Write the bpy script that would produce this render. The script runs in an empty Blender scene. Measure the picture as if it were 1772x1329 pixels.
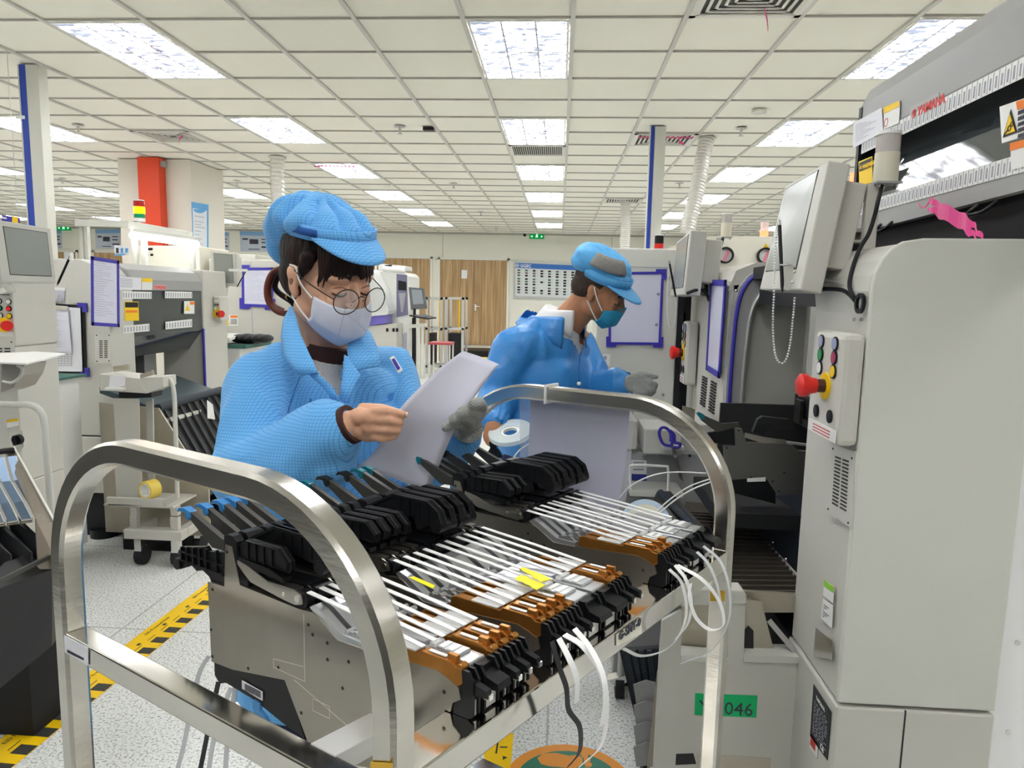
import bpy, bmesh, math, random
import numpy as np
from mathutils import Vector, Matrix, Euler
random.seed(7)
scene = bpy.context.scene
COL = scene.collection
# ---------------------------------------------------------------- camera
FPX, PITCH, YAW, ROLL, CAMH = 1217.0, .1261, .0648, .0207, 1.43
_cy, _sy = math.cos(YAW), math.sin(YAW)
FWD = Vector((-_sy*math.cos(PITCH), _cy*math.cos(PITCH), -math.sin(PITCH)))
_r0 = Vector((_cy, _sy, 0)); _u0 = _r0.cross(FWD)
RGT = _r0*math.cos(ROLL) + _u0*math.sin(ROLL)
UPV = _u0*math.cos(ROLL) - _r0*math.sin(ROLL)
cam_d = bpy.data.cameras.new('camera'); cam = bpy.data.objects.new('camera', cam_d); COL.objects.link(cam)
cam_d.sensor_width = 36; cam_d.lens = FPX/1772*36; cam_d.clip_start = .02; cam_d.clip_end = 200
m3 = Matrix((RGT, UPV, -FWD)).transposed()
cam.matrix_world = Matrix.Translation((0, 0, CAMH)) @ m3.to_4x4()
scene.camera = cam
# ---------------------------------------------------------------- colour management, ambient
scene.view_settings.view_transform = 'Standard'
scene.view_settings.look = 'None'
scene.view_settings.exposure = 1.05
scene.view_settings.gamma = 1.0
scene.view_settings.use_curve_mapping = False
w = bpy.data.worlds.new('world'); scene.world = w; w.use_nodes = True
w.node_tree.nodes['Background'].inputs[0].default_value = (1, 1, 1, 1)
w.node_tree.nodes['Background'].inputs[1].default_value = 0.35
LIGHT_E = 12.5     # strength of the ceiling light troffers
# ---------------------------------------------------------------- measured geometry (all in metres)
def ray(x, y): return RGT*((x-886)/FPX) - UPV*((y-664.5)/FPX) + FWD
C0 = Vector((0, 0, CAMH))
def pY(x, y, Y): d = ray(x, y); return d*(Y/d.y) + C0
def pX(x, y, X): d = ray(x, y); return d*(X/d.x) + C0
def pZ(x, y, Z): d = ray(x, y); return d*((Z-CAMH)/d.z) + C0
CTH, CPH = .604, .505                       # heading of the cart's long and short sides
CO = Vector((-.6475, .8303, 0))
CA = Vector((math.cos(CPH), -math.sin(CPH), 0)); CB = Vector((math.sin(CTH), math.cos(CTH), 0))
CM = Matrix((CA, CB, Vector((0, 0, 1)))).transposed()
def cart(a, b, z): return CO + CA*a + CB*b + Vector((0, 0, z))
def pB(x, y, b):
    d = ray(x, y); M = Matrix((CA, Vector((0, 0, 1)), -d)).transposed()
    s = M.inverted() @ (C0 - CO - CB*b); return C0 + d*s[2]
def pA(x, y, a):
    d = ray(x, y); M = Matrix((CB, Vector((0, 0, 1)), -d)).transposed()
    s = M.inverted() @ (C0 - CO - CA*a); return C0 + d*s[2]
# ---------------------------------------------------------------- materials
_mats = {}
def mat(name, col=(.8, .8, .8), rough=.5, metal=0, emit=0, ecol=None, spec=.5, noise=0, nscale=20, bump=0, bscale=60, alpha=1, trans=0, ior=1.45, coat=0, stretch=None, sheen=0):
    if name in _mats: return _mats[name]
    m = bpy.data.materials.new(name); m.use_nodes = True; nt = m.node_tree; b = nt.nodes['Principled BSDF']
    b.inputs['Base Color'].default_value = (*col, 1); b.inputs['Roughness'].default_value = rough
    b.inputs['Metallic'].default_value = metal; b.inputs['Specular IOR Level'].default_value = spec
    b.inputs['Alpha'].default_value = alpha; b.inputs['Transmission Weight'].default_value = trans
    b.inputs['IOR'].default_value = ior; b.inputs['Coat Weight'].default_value = coat
    b.inputs['Sheen Weight'].default_value = sheen
    if emit:
        b.inputs['Emission Color'].default_value = (*(ecol or col), 1); b.inputs['Emission Strength'].default_value = emit
    if noise or bump:
        tc = nt.nodes.new('ShaderNodeTexCoord'); mp = nt.nodes.new('ShaderNodeMapping')
        nt.links.new(tc.outputs['Object'], mp.inputs['Vector'])
        if stretch: mp.inputs['Scale'].default_value = stretch
    if noise:
        n = nt.nodes.new('ShaderNodeTexNoise'); n.inputs['Scale'].default_value = nscale; n.inputs['Detail'].default_value = 4
        nt.links.new(mp.outputs[0], n.inputs['Vector'])
        r = nt.nodes.new('ShaderNodeMapRange'); r.inputs['From Min'].default_value = .3; r.inputs['From Max'].default_value = .7
        r.inputs['To Min'].default_value = 1-noise; r.inputs['To Max'].default_value = 1+noise
        nt.links.new(n.outputs['Fac'], r.inputs['Value'])
        v = nt.nodes.new('ShaderNodeVectorMath'); v.operation = 'SCALE'; v.inputs[0].default_value = col
        nt.links.new(r.outputs[0], v.inputs['Scale']); nt.links.new(v.outputs[0], b.inputs['Base Color'])
    if bump:
        n2 = nt.nodes.new('ShaderNodeTexNoise'); n2.inputs['Scale'].default_value = bscale; n2.inputs['Detail'].default_value = 3
        nt.links.new(mp.outputs[0], n2.inputs['Vector'])
        bp = nt.nodes.new('ShaderNodeBump'); bp.inputs['Strength'].default_value = bump; bp.inputs['Distance'].default_value = .01
        nt.links.new(n2.outputs['Fac'], bp.inputs['Height']); nt.links.new(bp.outputs[0], b.inputs['Normal'])
    _mats[name] = m; return m
def nodes_of(m): nt = m.node_tree; return nt, nt.nodes, nt.links, nt.nodes['Principled BSDF']
# ---------------------------------------------------------------- mesh builder
class MB:
    def __init__(s): s.v = []; s.f = []
    def add(s, vs, fs):
        o = len(s.v); s.v += [Vector(p) for p in vs]; s.f += [tuple(i+o for i in f) for f in fs]; return s
    def pbox(s, o, x, y, z):   # corner and three edge vectors
        o, x, y, z = map(Vector, (o, x, y, z))
        P = [o, o+x, o+x+y, o+y, o+z, o+x+z, o+x+y+z, o+y+z]
        F = [(0, 3, 2, 1), (4, 5, 6, 7), (0, 1, 5, 4), (1, 2, 6, 5), (2, 3, 7, 6), (3, 0, 4, 7)]
        if x.cross(y).dot(z) < 0: F = [f[::-1] for f in F]
        return s.add(P, F)
    def box(s, a, b):
        a = Vector(a); b = Vector(b); d = b-a
        return s.pbox(a, (d.x, 0, 0), (0, d.y, 0), (0, 0, d.z))
    def prism(s, pts, ext):
        pts = [Vector(p) for p in pts]; e = Vector(ext); n = len(pts)
        nrm = Vector((0, 0, 0))
        for i in range(n): nrm += (pts[i]-pts[0]).cross(pts[(i+1) % n]-pts[0])
        if nrm.dot(e) < 0: pts = pts[::-1]
        V = pts+[p+e for p in pts]
        F = [tuple(range(n))[::-1], tuple(range(n, 2*n))]+[(i, (i+1) % n, n+(i+1) % n, n+i) for i in range(n)]
        return s.add(V, F)
    def sweep(s, path, prof, closed=False, up=None, caps=True):
        """prof: list of (u,v) offsets; frame carried along the path"""
        P = [Vector(p) for p in path]; n = len(P); k = len(prof)
        T = []
        for i in range(n):
            if closed: t = P[(i+1) % n]-P[i-1]
            else: t = P[min(i+1, n-1)]-P[max(i-1, 0)]
            T.append(t.normalized() if t.length > 1e-9 else Vector((0, 0, 1)))
        u0 = Vector(up) if up else (Vector((0, 0, 1)) if abs(T[0].z) < .9 else Vector((1, 0, 0)))
        V = []; u = u0
        for i in range(n):
            if up: u = u0
            u = (u-T[i]*u.dot(T[i]))
            u = u.normalized() if u.length > 1e-6 else T[i].orthogonal().normalized()
            w_ = T[i].cross(u)
            for a, b in prof: V.append(P[i]+u*a+w_*b)
        F = []
        m = n if closed else n-1
        for i in range(m):
            for j in range(k):
                a = i*k+j; b = i*k+(j+1) % k; c = ((i+1) % n)*k+(j+1) % k; d = ((i+1) % n)*k+j
                F.append((a, b, c, d))
        if not closed and caps: F.append(tuple(range(k))[::-1]); F.append(tuple((n-1)*k+j for j in range(k)))
        return s.add(V, F)
    def tube(s, path, r, n=8, closed=False):
        return s.sweep(path, [(r*math.cos(2*math.pi*i/n), r*math.sin(2*math.pi*i/n)) for i in range(n)], closed)
    def bar(s, path, w_, h, up): # rectangular: h along up, w_ sideways
        return s.sweep(path, [(h/2, -w_/2), (h/2, w_/2), (-h/2, w_/2), (-h/2, -w_/2)], False, up)
    def cone(s, a, b, ra, rb, n=16, caps=True):
        a = Vector(a); b = Vector(b); t = (b-a).normalized(); u = t.orthogonal().normalized(); w_ = t.cross(u)
        V = [a+(u*math.cos(q)+w_*math.sin(q))*ra for q in [2*math.pi*i/n for i in range(n)]]+[b+(u*math.cos(q)+w_*math.sin(q))*rb for q in [2*math.pi*i/n for i in range(n)]]
        F = [(i, (i+1) % n, n+(i+1) % n, n+i) for i in range(n)]
        if caps: F += [tuple(range(n))[::-1], tuple(range(n, 2*n))]
        return s.add(V, F)
    def cyl(s, a, b, r, n=16): return s.cone(a, b, r, r, n)
    def ring(s, c, axis, ro, ri, h, n=24):
        c = Vector(c); t = Vector(axis).normalized(); u = t.orthogonal().normalized(); w_ = t.cross(u); V = []
        for (r, z) in ((ro, 0), (ro, h), (ri, h), (ri, 0)):
            for i in range(n):
                q = 2*math.pi*i/n; V.append(c+(u*math.cos(q)+w_*math.sin(q))*r+t*z)
        F = []
        for j in range(4):
            for i in range(n): F.append((j*n+i, j*n+(i+1) % n, ((j+1) % 4)*n+(i+1) % n, ((j+1) % 4)*n+i))
        return s.add(V, F)
    def ball(s, c, rx, ry=None, rz=None, n=12, m=8, R=None):
        ry = ry or rx; rz = rz or rx; c = Vector(c); V = []; F = []
        V.append(Vector((0, 0, rz)))
        for i in range(1, m):
            th = math.pi*i/m
            for j in range(n):
                ph = 2*math.pi*j/n; V.append(Vector((rx*math.sin(th)*math.cos(ph), ry*math.sin(th)*math.sin(ph), rz*math.cos(th))))
        V.append(Vector((0, 0, -rz)))
        for j in range(n): F.append((0, 1+j, 1+(j+1) % n))
        for i in range(m-2):
            for j in range(n):
                a = 1+i*n+j; b = 1+i*n+(j+1) % n; F.append((a, a+n, b+n, b))
        L = len(V)-1; o = 1+(m-2)*n
        for j in range(n): F.append((o+j, L, o+(j+1) % n))
        if R: V = [R @ p for p in V]
        return s.add([p+c for p in V], F)
    def sheet(s, rows, th=.001):
        """grid of points given as rows, with real thickness"""
        R = len(rows); C = len(rows[0]); P = [[Vector(p) for p in r] for r in rows]; V = []; N = []
        for i in range(R):
            for j in range(C):
                du = P[i][min(j+1, C-1)]-P[i][max(j-1, 0)]; dv = P[min(i+1, R-1)][j]-P[max(i-1, 0)][j]
                nn = du.cross(dv); N.append(nn.normalized() if nn.length > 1e-12 else Vector((0, 0, 1)))
        flat = [p for r in P for p in r]
        V = [p+n_*th/2 for p, n_ in zip(flat, N)]+[p-n_*th/2 for p, n_ in zip(flat, N)]
        o = R*C; F = []
        for i in range(R-1):
            for j in range(C-1):
                a = i*C+j; F.append((a, a+1, a+C+1, a+C)); F.append((o+a, o+a+C, o+a+C+1, o+a+1))
        for j in range(C-1):
            F.append((j, o+j, o+j+1, j+1)); a = (R-1)*C+j; F.append((a, a+1, o+a+1, o+a))
        for i in range(R-1):
            a = i*C; F.append((a, a+C, o+a+C, o+a)); a = i*C+C-1; F.append((a, o+a, o+a+C, a+C))
        return s.add(V, F)
    def xf(s, M): s.v = [M @ p for p in s.v]; return s
    def build(s, name, m, parent=None, smooth=False, bevel=0, at=None, world=True):
        """link as one mesh object; vertices are in world coordinates unless world=False"""
        me = bpy.data.meshes.new(name); o = bpy.data.objects.new(name, me); COL.objects.link(o)
        if parent is not None:
            org = Vector(parent['_o']) if world else Vector((0, 0, 0)); o.parent = parent
            o['_o'] = tuple(org)
        else:
            if at is None:
                if world and s.v:
                    xs = [p.x for p in s.v]; ys = [p.y for p in s.v]; zs = [p.z for p in s.v]
                    at = Vector(((min(xs)+max(xs))/2, (min(ys)+max(ys))/2, min(zs)))
                else: at = Vector((0, 0, 0))
            org = Vector(at) if world else Vector((0, 0, 0)); o.location = Vector(at); o['_o'] = tuple(Vector(at))
        me.from_pydata([tuple(p-org) for p in s.v], [], s.f); me.update()
        mm = m if isinstance(m, list) else [m]
        for q in mm: me.materials.append(q)
        bm = bmesh.new(); bm.from_mesh(me); bmesh.ops.recalc_face_normals(bm, faces=bm.faces)
        bm.to_mesh(me); bm.free()
        if smooth:
            me.polygons.foreach_set('use_smooth', [True]*len(me.polygons))
            if smooth != 'all':
                try: me.set_sharp_from_angle(angle=math.radians(40))
                except Exception: pass
        if bevel:
            md = o.modifiers.new('bevel', 'BEVEL'); md.width = bevel; md.segments = 2; md.limit_method = 'ANGLE'; md.angle_limit = math.radians(40)
        return o
def thing(name, label, cat, loc, group=None):
    o = bpy.data.objects.new(name, None); COL.objects.link(o); o.location = loc; o['_o'] = tuple(Vector(loc))
    o['label'] = label; o['category'] = cat
    if group: o['group'] = group
    return o
def tag(o, label, cat, group=None, kind=None):
    o['label'] = label; o['category'] = cat
    if group: o['group'] = group
    if kind: o['kind'] = kind
    return o
def struct(o, label=None): 
    o['kind'] = 'structure'
    if label: o['label'] = label
    return o
def copy_tree(o, loc=None, parent=None):
    c = o.copy(); COL.objects.link(c)
    if parent is not None:
        c.parent = parent
    if loc is not None: c.location = loc
    for ch in list(o.children): copy_tree(ch, None, c)
    return c
def text_mb(txt, org, right, up, size, th=.0006, align='LEFT', bold=0):
    """lettering as real thin relief; org is baseline start"""
    cu = bpy.data.curves.new('t', 'FONT'); cu.body = txt; cu.size = size; cu.extrude = th; cu.align_x = align; cu.resolution_u = 2; cu.offset = bold
    ob = bpy.data.objects.new('t', cu); COL.objects.link(ob)
    dg = bpy.context.evaluated_depsgraph_get(); dg.update(); me = bpy.data.meshes.new_from_object(ob.evaluated_get(dg))
    r = Vector(right).normalized(); u = Vector(up).normalized(); n = r.cross(u)
    b = MB(); b.v = [Vector(org)+r*v.co.x+u*v.co.y+n*v.co.z for v in me.vertices]; b.f = [tuple(p.vertices) for p in me.polygons]
    bpy.data.objects.remove(ob); bpy.data.curves.remove(cu); bpy.data.meshes.remove(me)
    return b
def quad(P, th, m=None):
    """four world corners -> plate with thickness th along its normal"""
    P = [Vector(p) for p in P]; n = (P[1]-P[0]).cross(P[2]-P[0]).normalized(); b = MB(); b.prism(P, n*th); return b
def plate(mb, P, th):
    P = [Vector(p) for p in P]; n = (P[1]-P[0]).cross(P[2]-P[0]).normalized()
    if n.dot(C0-P[0]) < 0: n = -n
    mb.prism(P, n*th); return mb
def onq(P, u, v):   # bilinear point on a quad P0(tl) P1(tr) P2(br) P3(bl)
    a = P[0].lerp(P[1], u); b = P[3].lerp(P[2], u); return a.lerp(b, v)
def curve(pts, n=8):
    P = [Vector(p) for p in pts]; out = []
    Q = [P[0]*2-P[1]]+P+[P[-1]*2-P[-2]]
    for i in range(1, len(Q)-2):
        for k in range(n):
            t = k/n; a, b, c, d = Q[i-1], Q[i], Q[i+1], Q[i+2]
            out.append(.5*((2*b)+(c-a)*t+(2*a-5*b+4*c-d)*t*t+(3*b-a-3*c+d)*t**3))
    out.append(P[-1]); return out
# common materials
M_cream = mat('machine_paint', (.60, .585, .53), .42, spec=.4, noise=.02, nscale=3)
M_side = mat('machine_side_paint', (.66, .66, .60), .5, spec=.3, noise=.02, nscale=2)
M_grey = mat('grey_machine_paint', (.40, .40, .395), .4, spec=.4)
M_gap = mat('dark_gap', (.03, .03, .03), .8)
M_black = mat('black_plastic', (.006, .0065, .008), .42, spec=.35)
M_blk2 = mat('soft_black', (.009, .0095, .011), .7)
M_dark = mat('dark_anodised', (.03, .033, .038), .45, metal=.4)
M_white = mat('white_paper', (.82, .82, .86), .75)
M_wplas = mat('white_plastic', (.85, .85, .82), .4)
M_steel = mat('polished_steel', (.62, .60, .555), .11, metal=1, noise=.10, nscale=7)
M_chrome = mat('bright_metal', (.72, .71, .69), .2, metal=1)
M_alu = mat('aluminium', (.60, .60, .58), .45, metal=.7)
M_blue = mat('blue_frame', (.045, .035, .40), .45)
M_red = mat('red_plastic', (.75, .02, .015), .35)
M_yel = mat('yellow_plastic', (.95, .62, .0), .45)
M_green = mat('green_plastic', (.0, .28, .10), .4)
M_ink = mat('dark_ink', (.06, .06, .08), .8)
M_grink = mat('grey_ink', (.38, .38, .44), .8)
M_film = mat('clear_film', (.9, .92, .95), .12, alpha=.22, spec=.8)
M_glass = mat('clear_glass', (.95, .97, 1), .02, alpha=.15, spec=.9)
# ================================================================ ROOM
CEIL = CAMH+1.666; TX0, TDX, TY0, TDY = .032, .672, 4.509, .603
XW0, XW1, YW0, YB = -17.5, 9.0, -4.2, 19.75
def tile(c, r): return TX0+c*TDX, TY0+r*TDY
# floor: pale speckled vinyl tiles
mf = mat('speckled_floor', (.74, .75, .72), .32, spec=.35)
nt, N, Lk, b = nodes_of(mf)
tc = N.new('ShaderNodeTexCoord')
vo = N.new('ShaderNodeTexVoronoi'); vo.inputs['Scale'].default_value = 130
ns = N.new('ShaderNodeTexNoise'); ns.inputs['Scale'].default_value = 120; ns.inputs['Detail'].default_value = 5
Lk.new(tc.outputs['Object'], vo.inputs['Vector']); Lk.new(tc.outputs['Object'], ns.inputs['Vector'])
cr = N.new('ShaderNodeValToRGB'); cr.color_ramp.elements[0].position = .36; cr.color_ramp.elements[0].color = (.36, .37, .38, 1)
cr.color_ramp.elements[1].position = .50; cr.color_ramp.elements[1].color = (.80, .81, .775, 1)
Lk.new(ns.outputs['Fac'], cr.inputs['Fac'])
br = N.new('ShaderNodeTexBrick'); br.inputs['Scale'].default_value = 1.0; br.offset = 0; br.inputs['Mortar Size'].default_value = .004
br.inputs['Brick Width'].default_value = .9; br.inputs['Row Height'].default_value = .9
br.inputs['Color1'].default_value = (1, 1, 1, 1); br.inputs['Color2'].default_value = (.97, .97, .97, 1); br.inputs['Mortar'].default_value = (.6, .6, .58, 1)
Lk.new(tc.outputs['Object'], br.inputs['Vector'])
mx = N.new('ShaderNodeMix'); mx.data_type = 'RGBA'; mx.blend_type = 'MULTIPLY'; mx.inputs[0].default_value = 1
Lk.new(cr.outputs[0], mx.inputs[6]); Lk.new(br.outputs['Color'], mx.inputs[7]); Lk.new(mx.outputs[2], b.inputs['Base Color'])
struct(MB().box((XW0, YW0, -.1), (XW1, YB, 0)).build('floor', mf, at=(0, 0, 0)))
m_wall = mat('wall_paint', (.80, .79, .70), .8)
m_ceil = mat('ceiling_tile', (.85, .83, .73), .9, bump=.15, bscale=90)
struct(MB().box((XW0, YW0, CEIL+.012), (XW1, YB, CEIL+.12)).build('ceiling', m_ceil, at=(0, 0, CEIL)))
struct(MB().box((XW0-.1, YB, 0), (XW1+.1, YB+.12, CEIL+.1)).build('wall_back', m_wall))
struct(MB().box((XW0-.1, YW0, 0), (XW0, YB, CEIL+.1)).build('wall_left', m_wall))
struct(MB().box((XW1, YW0, 0), (XW1+.1, YB, CEIL+.1)).build('wall_right', m_wall))
struct(MB().box((XW0-.1, YW0-.12, 0), (XW1+.1, YW0, CEIL+.1)).build('wall_front', m_wall))
# ceiling grid
m_tbar = mat('ceiling_t_bar', (.58, .57, .52), .5)
m_tbar2 = mat('ceiling_cross_bar', (.46, .45, .40), .6)
g = MB(); g2 = MB()
c0 = int((XW0-TX0)/TDX); c1 = int((XW1-TX0)/TDX); r0 = int((YW0-TY0)/TDY); r1 = int((YB-TY0)/TDY)
for c in range(c0, c1+1):
    x = TX0+c*TDX; g.box((x-.0145, YW0, CEIL-.004), (x+.0145, YB, CEIL+.0125))
for r in range(r0, r1+1):
    y = TY0+r*TDY; g2.box((XW0, y-.006, CEIL-.001), (XW1, y+.006, CEIL+.0125))
struct(g.build('trim_1', m_tbar, at=(0, 0, CEIL))); struct(g2.build('trim_2', m_tbar2, at=(0, 0, CEIL)))
struct(MB().box((XW0, YB-.03, CEIL-.03), (XW1, YB, CEIL)).build('trim_3', m_tbar2))
for i, px in enumerate((766, 1058)):
    a = pY(px, 440, YB); struct(MB().box((a.x-.008, YB-.006, 2.38), (a.x+.008, YB, CEIL)).build('trim_%d' % (4+i), m_tbar2))
m_dkpanel = mat('added_panel_dark', (.09, .09, .085), .6)
struct(MB().box((-3.6, -1.5, 0), (2.6, -1.42, 2.1)).build('added_dark_panel', m_dkpanel))  # added unseen dark panel behind the camera, darkens reflections in the cart hoops
struct(MB().box((-3.4, -1.3, 0), (-3.3, 2.1, 1.7)).build('added_dark_panel', m_dkpanel))  # second added panel, out of view at left, for the near hoop's front to reflect
# ---- ceiling lights
me_ = mat('troffer_louvre', (.9, .93, 1), .3, emit=1)
nt, N, Lk, b = nodes_of(me_)
tc = N.new('ShaderNodeTexCoord'); mp = N.new('ShaderNodeMapping'); mp.inputs['Scale'].default_value = (7, 15, 1)
Lk.new(tc.outputs['Object'], mp.inputs['Vector'])
vo = N.new('ShaderNodeTexNoise'); vo.inputs['Scale'].default_value = 1.4; vo.inputs['Detail'].default_value = 5; vo.inputs['Distortion'].default_value = 1.2
Lk.new(mp.outputs[0], vo.inputs['Vector'])
cr = N.new('ShaderNodeValToRGB'); cr.color_ramp.elements[0].position = .38; cr.color_ramp.elements[0].color = (.42, .50, .72, 1)
cr.color_ramp.elements[1].position = .54; cr.color_ramp.elements[1].color = (1, 1, 1, 1)
Lk.new(vo.outputs['Fac'], cr.inputs['Fac']); Lk.new(cr.outputs[0], b.inputs['Emission Color'])
b.inputs['Base Color'].default_value = (.3, .3, .35, 1)
mr = N.new('ShaderNodeMapRange'); mr.inputs['From Min'].default_value = .48; mr.inputs['From Max'].default_value = .64
mr.inputs['To Min'].default_value = .42; mr.inputs['To Max'].default_value = LIGHT_E*1.7
Lk.new(vo.outputs['Fac'], mr.inputs['Value']); Lk.new(mr.outputs[0], b.inputs['Emission Strength'])
m_refl = mat('troffer_reflector', (.45, .47, .55), .3, metal=.6)
#m_tubeE = mat('fluorescent_tube', (1, 1, 1), .4, emit=LIGHT_E*3)
proto = thing('ceiling_light', 'recessed louvred ceiling light', 'ceiling light', (0, 0, CEIL))
lw, ll = TDX/2-.022, TDY-.022
fm = MB()
for (a, c) in (((-lw, -ll), (lw, -ll+.015)), ((-lw, ll-.015), (lw, ll)), ((-lw, -ll), (-lw+.015, ll)), ((lw-.015, -ll), (lw, ll))):
    fm.box((a[0], a[1], -.006), (c[0], c[1], .006))
fm.build('frame', mat('light_frame', (.75, .75, .72), .4), proto, world=False)
MB().box((-lw+.01, -ll+.01, .0), (lw-.01, ll-.01, .008)).build('louvre_panel', me_, proto, world=False)
lv = MB()
for k in (-1, 1): lv.box((k*lw*.34-.006, -ll+.02, -.005), (k*lw*.34+.006, ll-.02, .002))
for k in range(12):
    yy = -ll+.05+k*(2*ll-.1)/11; lv.box((-lw+.02, yy-.0015, -.004), (lw-.02, yy+.0015, .001))
lv.build('louvre_blades', m_refl, proto, world=False)
first = True
colname = {-5: 'third row left of the centre row', -1: 'centre row', 3: 'row right of the centre row', -9: 'far left row', -13: 'outermost left row', 7: 'outermost right row'}
place = {-21: 'row beyond the leftmost one', -17: 'leftmost visible row', -13: 'outermost left row', -9: 'second row from the left', -5: 'row left of the centre row', -1: 'centre row above the aisle', 3: 'row above the right machines', 7: 'outermost right row'}
ordn = ['nearest', 'second nearest', 'third nearest', 'fourth nearest', 'fifth nearest', 'farthest']
for ci, c in enumerate((-21, -17, -13, -9, -5, -1, 3, 7)):
    for ri, r in enumerate(range(-12, 24, 4)):
        x = TX0+(c+.5)*TDX; y = TY0+(r+1)*TDY
        # keep only lights that shine into or show in the picture region
        if x-TDX < XW0 or x+TDX > XW1 or y+ll > YB: continue
        if first: o = proto; o.location = (x, y, CEIL); first = False
        else: o = copy_tree(proto, (x, y, CEIL))
        rr = r//4
        if rr >= 0: o['label'] = '%s louvred fluorescent ceiling light in the %s' % (ordn[min(rr, 5)], place.get(c, 'leftmost row far back'))
        else: o['label'] = 'louvred fluorescent ceiling light overhead, behind the viewer'
        o['group'] = 'recessed louvred ceiling lights'
# ---- doors in the back wall
m_door = mat('oak_door', (.45, .30, .15), .5)
nt, N, Lk, b = nodes_of(m_door)
tc = N.new('ShaderNodeTexCoord'); mp = N.new('ShaderNodeMapping'); mp.inputs['Scale'].default_value = (9, 9, .35)
wv = N.new('ShaderNodeTexNoise'); wv.inputs['Scale'].default_value = 2.5; wv.inputs['Detail'].default_value = 6
Lk.new(tc.outputs['Object'], mp.inputs[0]); Lk.new(mp.outputs[0], wv.inputs['Vector'])
cr = N.new('ShaderNodeValToRGB'); cr.color_ramp.elements[0].position = .32; cr.color_ramp.elements[0].color = (.30, .18, .075, 1)
cr.color_ramp.elements[1].position = .68; cr.color_ramp.elements[1].color = (.56, .38, .20, 1)
Lk.new(wv.outputs['Fac'], cr.inputs['Fac']); Lk.new(cr.outputs[0], b.inputs['Base Color'])
m_jamb = mat('door_frame_paint', (.80, .79, .71), .5)
def doors(i, xl, xr, mid, ztop):
    fr = MB(); fr.box((xl-.06, YB-.05, 0), (xl, YB, ztop+.06)); fr.box((xr, YB-.05, 0), (xr+.06, YB, ztop+.06)); fr.box((xl-.06, YB-.05, ztop), (xr+.06, YB, ztop+.06))
    d = fr.build('door_%d' % i, m_jamb); struct(d)
    for a, c in ((xl+.004, mid-.004), (mid+.004, xr-.004)):
        MB().box((a, YB-.045, .01), (c, YB-.005, ztop-.005)).build('door_leaf', m_door, d)
    return d
a = pY(762, 449, YB); c = pY(878, 451, YB); mdx = pY(820.5, 500, YB).x
d1 = doors(1, a.x, c.x, mdx, a.z)
h = pY(826, 530, YB); hm = MB(); hm.box((h.x-.07, YB-.06, h.z-.13), (h.x-.02, YB-.045, h.z+.06)); hm.cyl((h.x-.045, YB-.045, h.z), (h.x-.045, YB-.11, h.z), .012); hm.cyl((h.x-.045, YB-.105, h.z), (h.x+.09, YB-.105, h.z), .012)
hm.build('door_handle', M_chrome, d1)
s0 = [pY(799, 467, YB-.06), pY(809, 467.5, YB-.06), pY(808, 482, YB-.06), pY(798.5, 482, YB-.06)]
nq = plate(MB(), s0, .012).build('notice', M_white, d1)
a = pY(590, 445, YB); c = pY(745, 448, YB)
d2 = doors(2, a.x, c.x, pY(668, 500, YB).x, pY(745, 448, YB).z)
a = pY(112, 436, YB); c = pY(200, 436, YB)
d3 = doors(3, a.x-.7, a.x+.35, a.x-.2, a.z); d4 = doors(4, pY(164, 436, YB).x, pY(202, 438, YB).x+.9, pY(202, 438, YB).x, a.z)
# ================================================================ FEEDER CART
CW, CL, CT, CZT, CZB = .592, .745, .028, 1.257, .986
def cv(mb):  # cart coordinates -> world
    mb.v = [CO + CM @ p for p in mb.v]; return mb
M_brush = mat('brushed_steel', (.60, .58, .53), .24, metal=1, noise=.12, nscale=5, bump=.03, bscale=25, stretch=(1, 1, 4))
ct = thing('tube_cart', 'stainless steel tube cart with two tall rounded end hoops, carrying tape feeders', 'cart', cart(CW/2, CL/2, 0))
def arch_path(b):
    r = .19-CT/2; x0, x1, z1 = CT/2, CW-CT/2, CZT-CT/2; P = [(x0, b, .13), (x0, b, z1-r)]
    for i in range(1, 15):
        q = math.pi/2*i/14; P.append((x0+r-r*math.cos(q), b, z1-r+r*math.sin(q)))
    for i in range(0, 15):
        q = math.pi/2*i/14; P.append((x1-r+r*math.sin(q), b, z1-r+r*math.cos(q)))
    P.append((x1, b, .13)); return P
h_ = CT/2; rc = .004
prof = [(h_, -h_+rc), (h_, h_-rc), (h_-rc, h_), (-h_+rc, h_), (-h_, h_-rc), (-h_, -h_+rc), (-h_+rc, -h_), (h_-rc, -h_)]
for b_ in (CT/2, CL+CT/2):
    cv(MB().sweep(arch_path(b_), prof, up=(0, 1, 0))).build('end_hoop', M_brush, ct, smooth=True)
def bar(a0, b0, z0, a1, b1, z1): return cv(MB().box((a0, b0, z0), (a1, b1, z1)))
bar(CT, 0, CZB-.028, CW-CT, CT, CZB).build('cross_bar', M_steel, ct, bevel=.002)
bar(CT, CL, CZB-.028, CW-CT, CL+CT, CZB).build('cross_bar', M_steel, ct, bevel=.002)
bar(.546, CT, .978, CW, CL, 1.010).build('feeder_rail', M_steel, ct, bevel=.002)

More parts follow.
